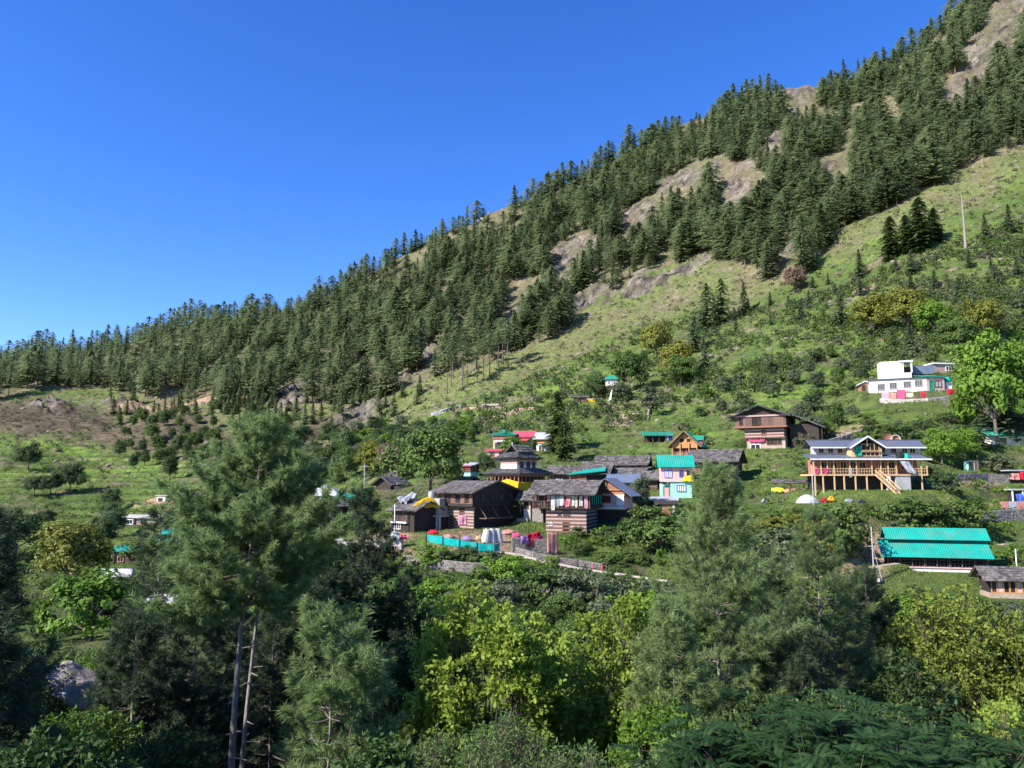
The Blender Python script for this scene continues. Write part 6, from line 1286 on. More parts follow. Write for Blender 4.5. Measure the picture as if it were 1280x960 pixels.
    many([('bush', 'mid_green'), ('bush', 'bright_green'), ('bush', 'grey_green'), ('round', 'mid_green')], [(470, 745), (640, 770), (860, 775), (1100, 745), (1290, 745), (1290, 830), (860, 830), (470, 820)], 60, 17, (2.5, 5), 'valley_shrub', 'leafy shrub in the hollow between the near trees and the village bank', 'shrub', 'shrubs of the hollow below the village', (1.1, 1.5))
    many([('low', 'bright_green'), ('bush', 'mid_green'), ('low', 'mid_green')], [(706, 668), (770, 668), (800, 700), (860, 712), (860, 724), (815, 716), (706, 696)], 26, 8, (1.0, 2.2), 'garden_shrub', 'leafy weeds on the terraces between the banded house and the path', 'shrub', 'weeds between house and path', (1.2, 1.7))
    # shrubs all over the green slopes
    GREEN = [(-60, 560), (140, 545), (340, 560), (480, 520), (600, 475), (720, 440), (800, 400), (900, 400), (1000, 385), (1080, 345), (1180, 300), (1330, 220), (1330, 740), (1100, 760), (900, 780), (500, 780), (230, 790), (-60, 800)]
    P, X, Y = scatter(GREEN, 1300, 8, 2.2)
    order = np.argsort(Y); n_ind = 240
    hh = g.uniform(1.2, 4.2, len(P)) * np.where((P[:, 1] > 560) & (P[:, 0] > 480), .62, 1.0) * np.where(P[:, 0] < 300, .8, 1)
    pick = set(np.argsort(-hh / Y)[:n_ind].tolist()); cols = ['mid_green', 'bright_green', 'grey_green', 'deep_green', 'mid_green']
    for i in sorted(pick): plant(['bush', 'low'][g.randint(2)], cols[g.randint(5)], X[i], Y[i], hh[i], 'slope_shrub', 'leafy shrub growing on the grassy slopes around the village', 'shrub', 'shrubs of the grassy slopes', g.uniform(1, 1.4))
    rest = [i for i in range(len(P)) if i not in pick]
    PASTURE = [(560, 520), (720, 450), (860, 380), (1000, 380), (1180, 310), (1330, 240), (1330, 470), (1200, 440), (1060, 470), (900, 500), (760, 540), (560, 545)]
    P4, X4, Y4 = scatter(PASTURE, 2400, 4.0, 2); kp = fbm(X4 / 16, Y4 / 22, 3) > -.15; P4, X4, Y4 = P4[kp], X4[kp], Y4[kp]; Z4 = H(X4, Y4)
    for q, c in enumerate(('mid_green', 'deep_green', 'grey_green')):
        m = np.arange(len(X4)) % 3 == q; nn = int(m.sum()); base = [[flat(leafy_mesh(350 + k, 'bush', 24, 16, .075)[0])] for k in range(4)]
        merged('scrub', base, np.stack([X4, Y4, Z4], -1)[m], g.uniform(1.5, 4.6, nn), g.uniform(0, 6.28, nn), c, 'belts of taller scrub across the high pasture', 'scrub')
    P2, X2, Y2 = scatter(GREEN, 3400, 3.8, 1.5)
    X2 = np.concatenate([X2, X[rest]]); Y2 = np.concatenate([Y2, Y[rest]]); Z2 = H(X2, Y2)
    for q, c in enumerate(('mid_green', 'grey_green', 'bright_green')):
        m = np.arange(len(X2)) % 3 == q; nn = int(m.sum())
        base = [[flat(leafy_mesh(300 + k, 'low', 12, 13, .11)[0])] for k in range(4)]
        merged('undergrowth', base, np.stack([X2, Y2, Z2], -1)[m], g.uniform(.8, 2.1, nn), g.uniform(0, 6.28, nn), c, 'low scrub and weeds covering the slopes', 'undergrowth')
    BAND = [(340, 515), (470, 500), (600, 450), (712, 420), (800, 350), (900, 330), (1000, 352), (1060, 290), (1180, 225), (1290, 180), (1330, 170), (1330, 300), (1180, 330), (1080, 365), (1000, 400), (900, 410), (800, 415), (720, 450), (600, 485), (480, 540), (340, 560)]
    WEST = [(-60, 500), (120, 492), (250, 510), (345, 510), (345, 575), (140, 560), (0, 560), (-60, 570)]
    for poly, n_, cl in ((BAND, 750, ('grey_green', 'mid_green', 'brown_twigs')), (WEST, 600, ('brown_twigs', 'deep_green', 'grey_green'))):
        P5, X5, Y5 = scatter(poly, n_, 5.0, 2); Z5 = H(X5, Y5)
        for q, c in enumerate(cl):
            m = np.arange(len(X5)) % 3 == q; nn = int(m.sum()); base = [[flat(leafy_mesh(370 + k, 'low', 16, 12, .10)[0])] for k in range(4)]
            merged('scrub', base, np.stack([X5, Y5, Z5], -1)[m], g.uniform(1.0, 3.0, nn), g.uniform(0, 6.28, nn), c, 'dry scrub on the stony slopes under the forest', 'scrub')
    # loose stones
    P6, X6, Y6 = scatter([(-60, 500), (340, 510), (600, 450), (800, 350), (1060, 290), (1330, 180), (1330, 560), (900, 600), (450, 560), (-60, 640)], 420, 6.0, 1); Z6 = H(X6, Y6); s = Soup()
    import bmesh
    bm = bmesh.new(); bmesh.ops.create_icosphere(bm, subdivisions=1, radius=1); iv = np.array([v.co[:] for v in bm.verts]); jf = np.array([[v.index for v in f.verts] for f in bm.faces]); bm.free()
    for i in range(len(X6)): s.add(iv * g.uniform(.75, 1.25, (len(iv), 1)) * g.uniform(.3, 1.3) * np.array([1.3, 1, .6]) * min(1.6, Y6[i] / 300) + (X6[i], Y6[i], Z6[i]), jf, g.rand())
    mat('hill_rock', (0.22, 0.19, 0.155), (0.12, 0.10, 0.08), scale=.8, bump=.8, island=.4); tag(link('rubble', s.mesh('rubble', 'hill_rock')), 'loose pale stones scattered on the slopes', 'rubble', None, 'stuff')
    # grass tufts
    n = 110000; PX = g.uniform(-40, 1320, n); PY = g.uniform(180, 820, n); ok = inpoly(PX, PY, GREEN) | inpoly(PX, PY, BAND) | (inpoly(PX, PY, WEST) & (g.rand(n) < .4)); PX, PY = PX[ok], PY[ok]
    qx = g.uniform(-40, 1320, 45000); qy = g.uniform(630, 830, 45000); PX = np.concatenate([PX, qx]); PY = np.concatenate([PY, qy]); X3, Y3 = hits(PX, PY); ok = np.isfinite(Y3); X3, Y3 = X3[ok], Y3[ok]; ok = ~inpads(X3, Y3, .3); X3, Y3 = X3[ok], Y3[ok]; Z3 = H(X3, Y3); m = len(X3)
    s = Soup(); rep = 4; C3 = np.repeat(np.stack([X3, Y3, Z3], -1), rep, 0); k = m * rep; sz = np.repeat(np.clip(Y3 / 260, .35, 1.3) * g.uniform(.35, 1.0, m), rep)
    C3 = C3 + g.normal(size=(k, 3)) * np.array([.5, .5, .0]) * sz[:, None]; a = g.uniform(0, 6.28, k); w_ = np.stack([np.cos(a), np.sin(a), np.zeros(k)], -1) * sz[:, None] * .22; up = np.stack([g.normal(size=k) * .25, g.normal(size=k) * .25, np.ones(k)], -1) * (sz * g.uniform(.4, 1, k))[:, None] * .8
    Q = np.stack([C3 - w_ - (0, 0, .1), C3 + w_ - (0, 0, .1), C3 + up], 1); s.add(Q.reshape(-1, 3), np.arange(3 * k).reshape(-1, 3), np.repeat(np.clip(g.rand(k) * .5 + np.repeat(vn(X3 / 12, Y3 / 12), rep) + .2, 0, 1), 3))
    leafmat('grass_blades', (0.07, 0.11, 0.025), (0.16, 0.21, 0.05), 0.35)
    tag(link('grass', s.mesh('grass', 'grass_blades')), 'tufted green grass and weeds on the slopes', 'grass', None, 'stuff')
# ------------------------------------------------------------------ near trees, leaf by leaf
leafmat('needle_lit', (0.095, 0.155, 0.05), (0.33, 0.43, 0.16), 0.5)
leafmat('needle_dark', (0.022, 0.045, 0.022), (0.075, 0.11, 0.05), 0.3)  # shaded copy of the sunlit needle green, shade put into the colour
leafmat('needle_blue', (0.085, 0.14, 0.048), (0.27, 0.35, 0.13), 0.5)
leafmat('leaf_yellow', (0.10, 0.175, 0.02), (0.29, 0.38, 0.055), 0.5)
leafmat('leaf_bright', (0.06, 0.12, 0.012), (0.15, 0.25, 0.03), 0.4)
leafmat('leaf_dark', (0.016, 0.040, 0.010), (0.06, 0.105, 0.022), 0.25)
leafmat('leaf_olive', (0.04, 0.08, 0.014), (0.19, 0.235, 0.036), 0.35)
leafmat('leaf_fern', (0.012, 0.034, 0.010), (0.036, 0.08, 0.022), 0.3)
leafmat('leaf_willow', (0.06, 0.11, 0.03), (0.17, 0.25, 0.08), 0.35)
mat('pine_bark', (0.34, 0.29, 0.25), (0.14, 0.115, 0.10), scale=6, bump=1.0, stretch=(1, 1, .25))
mat('grey_twig', (0.13, 0.11, 0.095), (0.07, 0.058, 0.05), scale=5)

def needles(s, P, D, Ln, g, per=24, w=.017, droop=.35, spread=.7, shoot=.30):
    """Bottle-brush shoots: narrow facets set round each twig end."""
    n = len(P); k = n * per; i = np.repeat(np.arange(n), per); u = g.rand(k)
    rad = unit(np.cross(D[i], g.normal(size=(k, 3)))); d = unit(D[i] * (.75 + .3 * u[:, None]) + rad * spread + np.array([0, 0, -droop]) + g.normal(size=(k, 3)) * .12)
    B_ = P[i] + D[i] * (u * shoot)[:, None]; L = (Ln[i] * g.uniform(.7, 1.2, k))[:, None]; sd = unit(np.cross(d, g.normal(size=(k, 3)))) * w * g.uniform(.6, 1.2, k)[:, None]
    sag = np.array([0, 0, -1]) * L * droop * .3
    Q = np.stack([B_ - sd * .6, B_ + sd * .6, B_ + d * L + sag], 1)
    cl = g.rand(n)[i]; s.add(Q.reshape(-1, 3), np.arange(3 * k).reshape(-1, 3), np.repeat(np.clip(cl * .65 + u * .2 + g.rand(k) * .2, 0, 1), 3))
def pine_mesh(seed, h, cb, R_, leaf='needle_lit', lean=(0, 0), whorls=None, per=24, nl=.27, tip=1.0, dens=1.0, w=.024, trunk_r=.2, power=.75, up=.35, twin=False, droop=.35, snags=0):
    g = np.random.RandomState(seed); t = Soup(); br = Soup(); s = Soup()
    def axis(z): return np.array([lean[0] * z / h + .10 * math.sin(z * .35 + seed), lean[1] * z / h + .08 * math.cos(z * .3 + seed), z])
    zz = np.linspace(-1, h, 16); tube(t, [axis(z) for z in zz], trunk_r * (1.04 - np.clip(zz / h, 0, 1) * .96), 10)
    sp, sd, ln = [], [], []
    nW = whorls or int((h - cb) / .44)
    for wi in range(nW):
        q = (wi + g.uniform(-.3, .3)) / nW; q = min(max(q, 0), .985); z = cb + (h - cb) * q
        L0 = R_ * ((1 - q) ** power) * (.62 + .38 * min(1, q * 4 + .2)) + .25
        for b in range(g.randint(4, 7)):
            a = g.uniform(0, 6.283); L = L0 * g.uniform(.62, 1.12); el = up * (q * 1.6) + g.uniform(-.12, .15) - .05
            o = np.array([math.cos(a), math.sin(a), 0]); A = axis(z); K_ = 7; pts = []
            for j in range(K_):
                v = j / (K_ - 1); pts.append(A + o * L * v * math.cos(el) + np.array([0, 0, 1]) * (L * v * math.sin(el) - .10 * L * math.sin(v * math.pi) + .16 * L * v * v * v) + g.normal(size=3) * .03 * L * v)
            pts = np.array(pts); tube(br, pts, np.linspace(.012 * L + .012, .008, K_), 5)
            nb = int((4 + L * 5.2) * dens)
            for m in range(nb):
                v = g.uniform(.22, 1) ** .8; f = v * (K_ - 1); j = min(int(f), K_ - 2); p = pts[j] + (pts[j + 1] - pts[j]) * (f - j); dr = unit(pts[j + 1] - pts[j])
                side = np.cross(dr, [0, 0, 1]) * (1 if m % 2 else -1); sl_ = (.25 + .36 * L * (1.12 - v)) * g.uniform(.5, 1.1)
                dd = unit(dr * .75 + side * .8 + np.array([0, 0, g.uniform(-.25, .35)])); e = p + dd * sl_ + np.array([0, 0, -.06 * sl_])
                tube(br, [p, (p + e) / 2 + (0, 0, .02), e], [.010, .007, .004], 3)
                ns = max(2, int(sl_ / .15 * dens))
                for c in range(ns):
                    uu = (c + 1) / ns; sp.append(p + (e - p) * uu * .9); x = unit(dd * .9 + g.normal(size=3) * .38 + np.array([0, 0, .28])); sd.append(x); ln.append(nl * g.uniform(.75, 1.2))
            sp.append(pts[-1]); sd.append(unit(pts[-1] - pts[-2] + np.array([0, 0, .2]))); ln.append(nl)
    for k in range(3): sp.append(axis(h - .1 * k)); sd.append(np.array([0, 0, 1.0])); ln.append(nl)
    for k in range(snags):
        z = cb * g.uniform(.25, .98); a = g.uniform(0, 6.28); A = axis(z); L = g.uniform(.25, .9); tube(t, [A, A + np.array([math.cos(a) * L, math.sin(a) * L, g.uniform(-.1, .1)])], [.03, .012], 5)
    needles(s, np.array(sp), np.array(sd), np.array(ln), g, per, w, droop)
    return t, br, s
def put_pine(name, label, px, Y, top, crown_bottom, rad_px, leaf, seed, lean_px=0, **kw):
    """Pine whose tip shows at height top of the photograph and whose boughs reach down to crown_bottom."""
    a_, b_, c_ = raydir(px, top); X = float(a_ / b_) * Y; zt = float(c_ / b_) * Y; base = H1(X, Y); _, b2, c2 = raydir(px, crown_bottom); zb = float(c2 / b2) * Y
    lx = lean_px / 960 * Y; bx = X - lx; h = zt - base
    t, br, s = pine_mesh(seed, h, max(zb - base, .5), rad_px / 960 * Y, leaf, (lx, 0), **kw)
    r = empty(name, (bx, Y, base)); tag(r, label, 'tree'); link('trunk', t.mesh('trunk', 'pine_bark', True), r); link('branches', br.mesh('branches', 'grey_twig'), r); link('crown', s.mesh('crown', leaf), r); return r

def leaves(s, P, D, g, per=9, ln=.16, wd=.07, droop=.4, spread=1.0, var=None):
    n = len(P); k = n * per; i = np.repeat(np.arange(n), per)
    d = unit(D[i] * .45 + unit(g.normal(size=(k, 3))) * spread + np.array([0, 0, -droop])); L = (ln * g.uniform(.55, 1.2, k))[:, None]
    B_ = P[i] + g.normal(size=(k, 3)) * ln * .35; nr = unit(np.cross(d, g.normal(size=(k, 3))) + np.array([0, 0, .8])); sd = unit(np.cross(d, nr)) * L * wd / ln; m = B_ + d * L * .5 - nr * L * .06
    Q = np.stack([B_, m - sd * .5, B_ + d * L, m + sd * .5], 1)
    v = g.rand(n)[i] if var is None else var[i]
    s.add(Q.reshape(-1, 3), np.arange(4 * k).reshape(-1, 4), np.repeat(np.clip(v * .7 + g.rand(k) * .35, 0, 1), 4))
def fronds(s, P, D, g, per=4, ln=.75, pairs=12, leaflet=.12):
    """Feather leaves: paired leaflets along arching stalks."""
    n = len(P); k = n * per; i = np.repeat(np.arange(n), per); a = g.uniform(0, 6.283, k)
    o = unit(np.stack([np.cos(a), np.sin(a), g.uniform(0, .7, k)], -1) + D[i] * .5); L = ln * g.uniform(.7, 1.2, k); v = g.rand(n)[i] * .6 + g.rand(k) * .3
    for j in range(pairs):
        u = (j + 1.5) / (pairs + 1); c = P[i] + o * (L * u)[:, None] + np.array([0, 0, -1]) * (L * u * u * .45)[:, None]; dr = unit(o + np.array([0, 0, -.9 * u])); sd = unit(np.cross(dr, [0, 0, 1.0]))
        for q in (-1, 1):
            e = unit(sd * q + dr * .35 + np.array([0, 0, -.25])); ll = (leaflet * math.sin(math.pi * (.25 + .65 * u)) * np.ones(k))[:, None]; w_ = dr * .018
            Q = np.stack([c, c + e * ll * .45 - w_, c + e * ll, c + e * ll * .45 + w_], 1); s.add(Q.reshape(-1, 3), np.arange(4 * k).reshape(-1, 4), np.repeat(np.clip(v, 0, 1), 4))
def broad_mesh(seed, h, th, R_, Rz, n1=9, n2=9, n3=7, per=9, ln=.16, wd=.085, tr=.12, droop=.4, mode='leaf', hollow=.35, stems=1, clump=.55, ragged=.3):
    g = np.random.RandomState(seed); t = Soup(); br = Soup(); s = Soup(); cz = h - Rz; ctr = np.array([0, 0, cz])
    tips, dirs, var = [], [], []
    for st in range(stems):
        a0 = g.uniform(0, 6.28); off = np.array([math.cos(a0), math.sin(a0), 0]) * (0 if stems == 1 else R_ * .28)
        top = off + np.array([0, 0, th + (cz - th) * .5]); b0 = off * .25 + np.array([0, 0, -1.0]); mid = (b0 + top) / 2 + g.normal(size=3) * .12
        tube(t, [b0, mid, top, top + (0, 0, Rz * .6)], [tr * 1.1, tr * .85, tr * .6, tr * .25], 9)
        for i in range(n1):
            d = unit(g.normal(size=3)); d[2] = abs(d[2]) * .9 - .15 if g.rand() < .75 else d[2]; d = unit(d)
            E = ctr + d * np.array([R_, R_, Rz]) * g.uniform(.4, .72); sb = mid + (top - mid) * g.uniform(.2, 1.2)
            M = (sb + E) / 2 + np.array([0, 0, -.1]) + g.normal(size=3) * .12; tube(br, [sb, M, E], [tr * .42, tr * .28, tr * .13], 6)
            for j in range(n2):
                d2 = unit(d * .9 + g.normal(size=3) * .8); E2 = E + d2 * np.array([R_, R_, Rz]) * g.uniform(.14, .42); q = (E2 - ctr) / np.array([R_, R_, Rz]); qn = np.linalg.norm(q); lim = 1 + g.uniform(-ragged, ragged * .5)
                if qn > lim: E2 = ctr + q / qn * lim * np.array([R_, R_, Rz])
                s0 = M + (E - M) * g.uniform(.1, 1); M2 = (s0 + E2) / 2 + g.normal(size=3) * .06; tube(br, [s0, M2, E2], [tr * .13, tr * .09, .008], 4)
                vv = g.rand()
                for k in range(n3):
                    e = E2 + g.normal(size=3) * clump * np.array([1, 1, .7]) * .6; 
                    if k % 2 == 0: tube(br, [M2 + (E2 - M2) * g.rand(), e], [.008, .004], 3)
                    tips.append(e); dirs.append(unit((e - ctr) + np.array([0, 0, .4]))); var.append(np.clip(vv * .7 + g.rand() * .3, 0, 1))
    P = np.array(tips); D = np.array(dirs)
    if mode == 'leaf': leaves(s, P, D, g, per, ln, wd, droop, var=np.array(var))
    elif mode == 'fern': fronds(s, P, D, g, per, ln)
    return t, br, s
def put_broad(name, label, px, Y, top, rad_px, rz_px, leaf, seed, cat='tree', bark='bark', group=None, th=.45, **kw):
    a_, b_, c_ = raydir(px, top); X = float(a_ / b_) * Y; zt = float(c_ / b_) * Y; base = H1(X, Y); h = zt - base
    Rz = min(rz_px / 960 * Y, h * .62)
    t, br, s = broad_mesh(seed, h, h * th, rad_px / 960 * Y, Rz, **kw)
    r = empty(name, (X, Y, base)); tag(r, label, cat, group); link('trunk', t.mesh('trunk', bark, True), r); link('branches', br.mesh('branches', bark), r); link('crown', s.mesh('crown', leaf), r); return r
def near_trees():
    # pines, left
    put_pine('pine_tree', 'great sunlit pine with two bare lower trunks in front of the village', 325, 30, 530, 748, 165, 'needle_lit', 1, lean_px=24, trunk_r=.19, power=.95, snags=26, per=32, dens=1.2, up=.5)
    put_pine('pine_tree', 'second bare trunked pine standing right behind the great sunlit one', 333, 30.9, 600, 750, 120, 'needle_lit', 2, lean_px=20, trunk_r=.15, power=.9, snags=22, per=26)
    put_pine('pine_tree', 'dark slender pine whose tip crosses the village roofs', 455, 43, 612, 880, 120, 'needle_dark', 3, trunk_r=.17, per=24, power=1.05, nl=.24)
    put_pine('pine_tree', 'low young pine with pale tufts in front of the two bare trunks', 412, 24, 765, 965, 78, 'needle_lit', 4, trunk_r=.10, per=28, power=.6)
    put_pine('pine_tree', 'pale tufted pine filling the gap under the dark slender pine', 440, 29, 768, 980, 75, 'needle_lit', 5, trunk_r=.10, per=26)
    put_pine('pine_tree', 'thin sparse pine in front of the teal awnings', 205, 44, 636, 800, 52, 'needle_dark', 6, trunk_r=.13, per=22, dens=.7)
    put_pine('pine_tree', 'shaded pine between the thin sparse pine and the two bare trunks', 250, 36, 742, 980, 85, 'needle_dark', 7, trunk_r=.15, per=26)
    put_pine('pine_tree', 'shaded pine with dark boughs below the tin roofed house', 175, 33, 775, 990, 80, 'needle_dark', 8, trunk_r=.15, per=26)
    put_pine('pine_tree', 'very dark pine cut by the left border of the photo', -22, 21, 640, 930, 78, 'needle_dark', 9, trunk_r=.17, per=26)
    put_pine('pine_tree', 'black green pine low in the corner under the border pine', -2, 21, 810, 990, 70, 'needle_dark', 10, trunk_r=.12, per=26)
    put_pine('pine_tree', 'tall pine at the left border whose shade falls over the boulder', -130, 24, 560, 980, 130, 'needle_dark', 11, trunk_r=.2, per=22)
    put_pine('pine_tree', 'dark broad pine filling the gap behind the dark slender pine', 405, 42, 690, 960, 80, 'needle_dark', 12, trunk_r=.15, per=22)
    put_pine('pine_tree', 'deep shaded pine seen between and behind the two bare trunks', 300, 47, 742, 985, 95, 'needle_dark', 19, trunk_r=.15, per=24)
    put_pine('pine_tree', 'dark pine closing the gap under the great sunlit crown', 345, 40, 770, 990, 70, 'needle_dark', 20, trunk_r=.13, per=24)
    # pines, right
    put_pine('pine_tree', 'feathery bluish pine reaching up to the slate roofed house', 893, 36, 592, 935, 118, 'needle_blue', 13, trunk_r=.16, per=26, power=.7, up=.7, w=.02)
    put_pine('pine_tree', 'bluish pine with open boughs before the white tent', 1018, 42, 643, 900, 90, 'needle_blue', 14, trunk_r=.16, per=22, dens=.8, up=.5, w=.02)
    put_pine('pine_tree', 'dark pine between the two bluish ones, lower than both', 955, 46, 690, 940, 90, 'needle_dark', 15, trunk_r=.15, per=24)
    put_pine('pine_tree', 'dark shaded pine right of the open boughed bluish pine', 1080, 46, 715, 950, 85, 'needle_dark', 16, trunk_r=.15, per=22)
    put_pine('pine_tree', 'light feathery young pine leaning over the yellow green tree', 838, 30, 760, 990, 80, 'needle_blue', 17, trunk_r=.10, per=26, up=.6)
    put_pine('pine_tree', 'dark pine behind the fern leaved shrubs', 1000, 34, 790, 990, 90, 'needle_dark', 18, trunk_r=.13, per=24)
    # broadleaf trees
    put_broad('maple_tree', 'yellow green leafed tree with red tinged tips left of the brighter one', 612, 31, 724, 108, 160, 'leaf_yellow', 31, n1=28, n2=11, n3=6, per=11, ln=.25, wd=.145, tr=.13, ragged=.35, clump=.45)
    put_broad('maple_tree', 'brightest yellow green tree in the centre, crowned with drooping leaf clusters', 768, 34, 734, 98, 165, 'leaf_yellow', 32, n1=28, n2=11, n3=6, per=11, ln=.25, wd=.145, tr=.13, droop=.8, clump=.4)
    put_broad('maple_tree', 'small yellow green tree under the red tinged one', 560, 30, 855, 65, 70, 'leaf_yellow', 33, n1=9, n2=7, n3=4, per=9, ln=.22, wd=.12, tr=.08)
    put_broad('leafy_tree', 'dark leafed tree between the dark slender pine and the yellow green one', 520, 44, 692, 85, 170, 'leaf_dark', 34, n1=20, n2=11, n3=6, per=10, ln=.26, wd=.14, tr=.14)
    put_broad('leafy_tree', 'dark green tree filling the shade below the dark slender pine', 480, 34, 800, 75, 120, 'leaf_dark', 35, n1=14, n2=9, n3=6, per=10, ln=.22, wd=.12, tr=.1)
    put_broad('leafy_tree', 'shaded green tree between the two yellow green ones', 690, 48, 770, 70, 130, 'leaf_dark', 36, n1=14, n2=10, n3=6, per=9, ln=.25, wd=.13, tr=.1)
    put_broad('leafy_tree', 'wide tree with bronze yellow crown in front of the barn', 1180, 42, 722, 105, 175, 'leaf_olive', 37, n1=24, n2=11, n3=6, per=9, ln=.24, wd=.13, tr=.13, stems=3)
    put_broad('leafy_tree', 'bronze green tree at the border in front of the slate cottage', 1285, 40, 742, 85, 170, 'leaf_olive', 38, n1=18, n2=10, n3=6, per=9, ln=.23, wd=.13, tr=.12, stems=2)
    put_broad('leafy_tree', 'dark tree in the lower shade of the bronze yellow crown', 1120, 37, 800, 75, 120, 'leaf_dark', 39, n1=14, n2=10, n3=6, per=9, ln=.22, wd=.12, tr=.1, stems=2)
    put_broad('leafy_tree', 'sunlit yellow sprig tree low at the bottom border right', 1262, 27, 850, 60, 90, 'leaf_yellow', 40, n1=9, n2=6, n3=4, per=8, ln=.2, wd=.11, tr=.07)
    for i, (px, Y, top, r_, l) in enumerate([(930, 17, 892, 90, 'fern leaved shrub under the feathery bluish pine'), (1050, 16, 872, 95, 'fern leaved shrub in the middle of the dark lower right'), (1165, 17, 905, 90, 'fern leaved shrub beneath the bronze yellow tree'), (1100, 13, 945, 80, 'lowest fern leaved shrub at the bottom border'), (1235, 15, 930, 80, 'fern leaved shrub nearest the lower right corner')]):
        put_broad('fern_leaved_shrub', l, px, Y, top, r_, 90, 'leaf_fern', 50 + i, 'shrub', n1=11, n2=8, n3=3, per=4, ln=.55, tr=.05, mode='fern', clump=.7, ragged=.75, stems=2)
    for i, (px, Y, top, r_, l) in enumerate([(545, 23, 918, 60, 'willowy pale shrub at the bottom border, the leftmost of three'), (640, 22, 900, 75, 'willowy pale shrub in the middle below the red tinged tree'), (720, 22, 925, 60, 'willowy pale shrub under the brightest yellow green tree')]):
        put_broad('willow_shrub', l, px, Y, top, r_, 80, 'leaf_willow', 60 + i, 'shrub', n1=13, n2=9, n3=5, per=9, ln=.16, wd=.035, tr=.05, clump=.4, stems=2)
    for i, (px, Y, top, r_, c, l) in enumerate([(120, 48, 800, 70, 'leaf_bright', 'leafy bush around the grey boulder'), (30, 42, 800, 60, 'leaf_dark', 'dark bush left of the grey boulder'), (110, 30, 880, 80, 'leaf_bright', 'bright bush below the grey boulder'), (200, 28, 905, 70, 'leaf_dark', 'dark bush at the bottom border below the shaded pines'), (830, 26, 880, 60, 'leaf_bright', 'light bush at the foot of the feathery young pine'),
            (60, 17, 925, 90, 'leaf_dark', 'black green bush in the lower left corner'), (470, 20, 925, 60, 'leaf_dark', 'dark bush at the bottom border under the pale tufted pine'), (870, 18, 925, 60, 'leaf_willow', 'pale bush beside the fern leaved shrubs'), (960, 26, 868, 80, 'leaf_dark', 'dark rounded bush rising behind the fern leaved shrubs'), (1060, 27, 850, 80, 'leaf_dark', 'dark rounded bush in the gap beside the dark pine and the ferns'), (1190, 52, 800, 70, 'leaf_dark', 'dark bush glimpsed behind the bronze yellow tree')]):
        put_broad('leafy_bush', l, px, Y, top, r_, 80, c, 70 + i, 'bush', n1=13, n2=9, n3=6, per=9, ln=.18, wd=.10, tr=.05, clump=.42, stems=2)
    # boulder
    bb = bpy.data.meshes.new('boulder'); g = np.random.RandomState(2); import bmesh
    bm = bmesh.new(); bmesh.ops.create_icosphere(bm, subdivisions=4, radius=1)
    for v in bm.verts:
        c = v.co.copy(); k = 1 + .35 * fbm(np.array([c.x * 1.3 + 3]), np.array([c.y * 1.3 + c.z * 1.7]), 4)[0]; 
        for nrm in (Vector((.5, -.7, .5)), Vector((-.6, -.6, .5)), Vector((.1, -.2, 1))):
            d = v.co.dot(nrm.normalized()); v.co -= nrm.normalized() * max(0, d - .72)
        v.co = Vector((v.co.x * 1.7, v.co.y * 1.4, v.co.z * 1.05)) * k
    bm.to_mesh(bb); bm.free(); mat('boulder_rock', (0.40, 0.34, 0.29), (0.13, 0.11, 0.09), scale=1.2, bump=1.0, detail=9); bb.materials.append(MAT['boulder_rock'])
    a_, b_, c_ = raydir(92, 850); Y = 43.0; x = float(a_ / b_) * Y
    o = link('boulder', bb, None, (x, Y, float(c_ / b_) * Y - .3)); o.rotation_euler = (.3, .5, .4); tag(o, 'pale grey boulder jutting from the bushes on the shaded spur', 'rock')
    # two unseen pines added beside the viewpoint to cast shade on the lower corner
    for i, (x, y, top) in enumerate([(-24, -3, 17), (-17, -8, 15)]):
        b0 = H1(x, y); t, br, q = pine_mesh(90 + i, top - b0, 7, 6, 'needle_dark', per=12, dens=.45, w=.05, trunk_r=.35); r = empty('pine_tree', (x, y, b0))
        tag(r, ['tall pine outside the frame left of the viewpoint, the farther one', 'tall pine outside the frame left of the viewpoint, the closer one'][i], 'tree'); link('trunk', t.mesh('trunk', 'pine_bark', True), r); link('branches', br.mesh('branches', 'grey_twig'), r); link('crown', q.mesh('crown', 'needle_dark'), r)
    # thick shade plants on the near slope
    g = np.random.RandomState(77); n = 420; t_ = g.uniform(-.8, .8, n); Yv = g.uniform(12, 84, n) ; Xv = t_ * Yv; Zv = H(Xv, Yv)
    base = [[flat(leafy_mesh(400 + k, 'low', 30, 40, .04)[0])] for k in range(4)]
    merged('undergrowth', base, np.stack([Xv, Yv, Zv - .2], -1), g.uniform(1.6, 3.2, n), g.uniform(0, 6.28, n), 'leaf_dark', 'thick dark undergrowth on the floor of the near ravine', 'undergrowth')
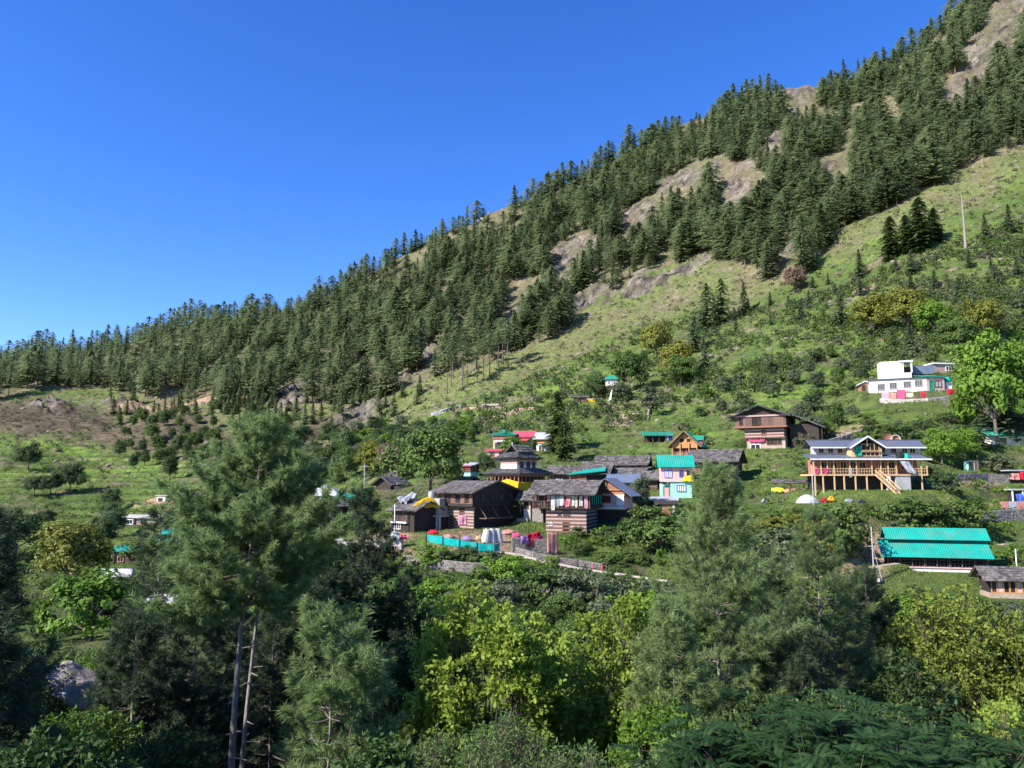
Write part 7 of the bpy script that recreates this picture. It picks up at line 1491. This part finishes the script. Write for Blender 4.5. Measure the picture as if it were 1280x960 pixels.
# ------------------------------------------------------------------ people on the path
for nm_, c_ in dict(skin=(.30, .17, .11), hair=(.012, .010, .010)).items(): mat(nm_, c_, tuple(v * .9 for v in c_), rough=.7)
def person(label, px, py, hgt, top, low, face, stride=.18, skirt=False, arm=0.0):
    """Walking figure: one skinned body, with hair and clothes as its children."""
    x, y = at(px, py); z = H1(x, y)
    r = empty('person', (x, y, z + .03), face); tag(r, label, 'person'); k = hgt / 1.7
    def skin(name, V, E, Rr, m, root=0):
        me = bpy.data.meshes.new(name); me.from_pydata([tuple(c * k for c in v) for v in V], E, []); me.materials.append(MAT[m]); o = link(name, me, r)
        md = o.modifiers.new('skin', 'SKIN'); me.skin_vertices or None
        if not me.skin_vertices: me.attributes
        for i, q in enumerate(Rr): me.skin_vertices[0].data[i].radius = (q * k, q * k)
        me.skin_vertices[0].data[root].use_root = True
        o.modifiers.new('smooth', 'SUBSURF').levels = 1; return o
    s_ = stride
    V = [(0, 0, .92), (0, .01, 1.15), (0, 0, 1.38), (0, -.01, 1.48), (0, -.02, 1.56), (0, -.02, 1.67), (.09, 0, .88), (.10, -s_ * .5, .50), (.10, -s_ * .7, .08), (.10, -s_ * .7 - .14, .03), (-.09, 0, .88), (-.10, s_ * .4, .50), (-.10, s_ * 1.2, .10), (-.10, s_ * 1.2 - .13, .03),
         (.19, 0, 1.36), (.24, .04 + arm, 1.10), (.25, -.08 - arm, .88), (.25, -.12 - arm, .79), (-.19, 0, 1.36), (-.24, .06, 1.10), (-.25, .02, .86), (-.25, -.02, .77), (0, -.115, 1.60)]
    E = [(0, 1), (1, 2), (2, 3), (3, 4), (4, 5), (0, 6), (6, 7), (7, 8), (8, 9), (0, 10), (10, 11), (11, 12), (12, 13), (2, 14), (14, 15), (15, 16), (16, 17), (2, 18), (18, 19), (19, 20), (20, 21), (4, 22)]
    Rr = [.12, .11, .13, .05, .085, .07, .085, .055, .035, .03, .085, .055, .035, .03, .05, .038, .028, .03, .05, .038, .028, .03, .015]
    for b, (hx, sgn) in enumerate(((17, 1), (21, -1))):
        c = V[hx]
        for f in range(5):
            V.append((c[0] + (-.03 + .016 * f) * 1, c[1] - .02, c[2] - (.085 if f in (1, 2, 3) else .06))); E.append((hx, len(V) - 1)); Rr.append(.008)
    skin('body', V, E, Rr, 'skin')
    skin('hair', [(0, .03, 1.60), (0, .01, 1.68), (0, .05, 1.50)], [(0, 1), (0, 2)], [.095, .075, .06], 'hair')
    skin('shirt', [(0, 0, .95), (0, .01, 1.15), (0, 0, 1.37), (.19, 0, 1.36), (.24, .04 + arm, 1.10), (-.19, 0, 1.36), (-.24, .06, 1.10)], [(0, 1), (1, 2), (2, 3), (3, 4), (2, 5), (5, 6)], [.145, .135, .15, .065, .052, .065, .052], top)
    if skirt: skin('skirt', [(0, 0, .95), (0, 0, .6), (0, 0, .22)], [(0, 1), (1, 2)], [.15, .19, .24], low)
    else: skin('trousers', [(0, 0, .92), (.09, 0, .86), (.10, -s_ * .5, .50), (.10, -s_ * .7, .12), (-.09, 0, .86), (-.10, s_ * .4, .50), (-.10, s_ * 1.2, .14)], [(0, 1), (1, 2), (2, 3), (0, 4), (4, 5), (5, 6)], [.13, .10, .075, .055, .10, .075, .055], low)
    return r
def people():
    person('person in dark clothes walking alone ahead on the path', 722, 708, 1.6, 'cloth_dark', 'cloth_dark', R(80))
    person('person in a pink top and skirt, the middle walker on the path', 741, 712, 1.45, 'cloth_pink', 'cloth_hot_pink', R(85), skirt=True)
    person('person in red with a long skirt walking beside a dark clad companion', 753, 714, 1.65, 'cloth_red', 'cloth_red', R(80), skirt=True)
    person('person in dark green trousers at the rear of the walkers on the path', 758.5, 715, 1.55, 'cloth_dark', 'cloth_dark', R(75))
    person('person in dark clothes standing by the long salmon carpet', 696, 702, 1.5, 'cloth_dark', 'cloth_dark', R(-60), stride=.05)
def wires():
    s = Soup(); 
    def P(px, py, Y): a_, b_, c_ = raydir(px, py); return np.array([float(a_ / b_) * Y, Y, float(c_ / b_) * Y])
    A, D = P(812, 508, 300), P(1010, 440, 330); pts = [A + (D - A) * u - np.array([0, 0, 5]) * math.sin(math.pi * u) for u in np.linspace(0, 1, 20)]
    tube(s, pts, .07, 4); o = link('overhead_cable', s.mesh('overhead_cable', 'grey_metal')); tag(o, 'thin overhead cable sagging across the pasture beyond the shrine', 'cable')
big_slate_house(); banded_house(); annex(); temple(); purple_house(); gable_green(); slate_house_right(); brown_house(); guesthouse(); white_house(); teal_barn(); small_houses(); yard()
build_ground()
forest()
mid_vegetation()
near_trees()
people()
wires()
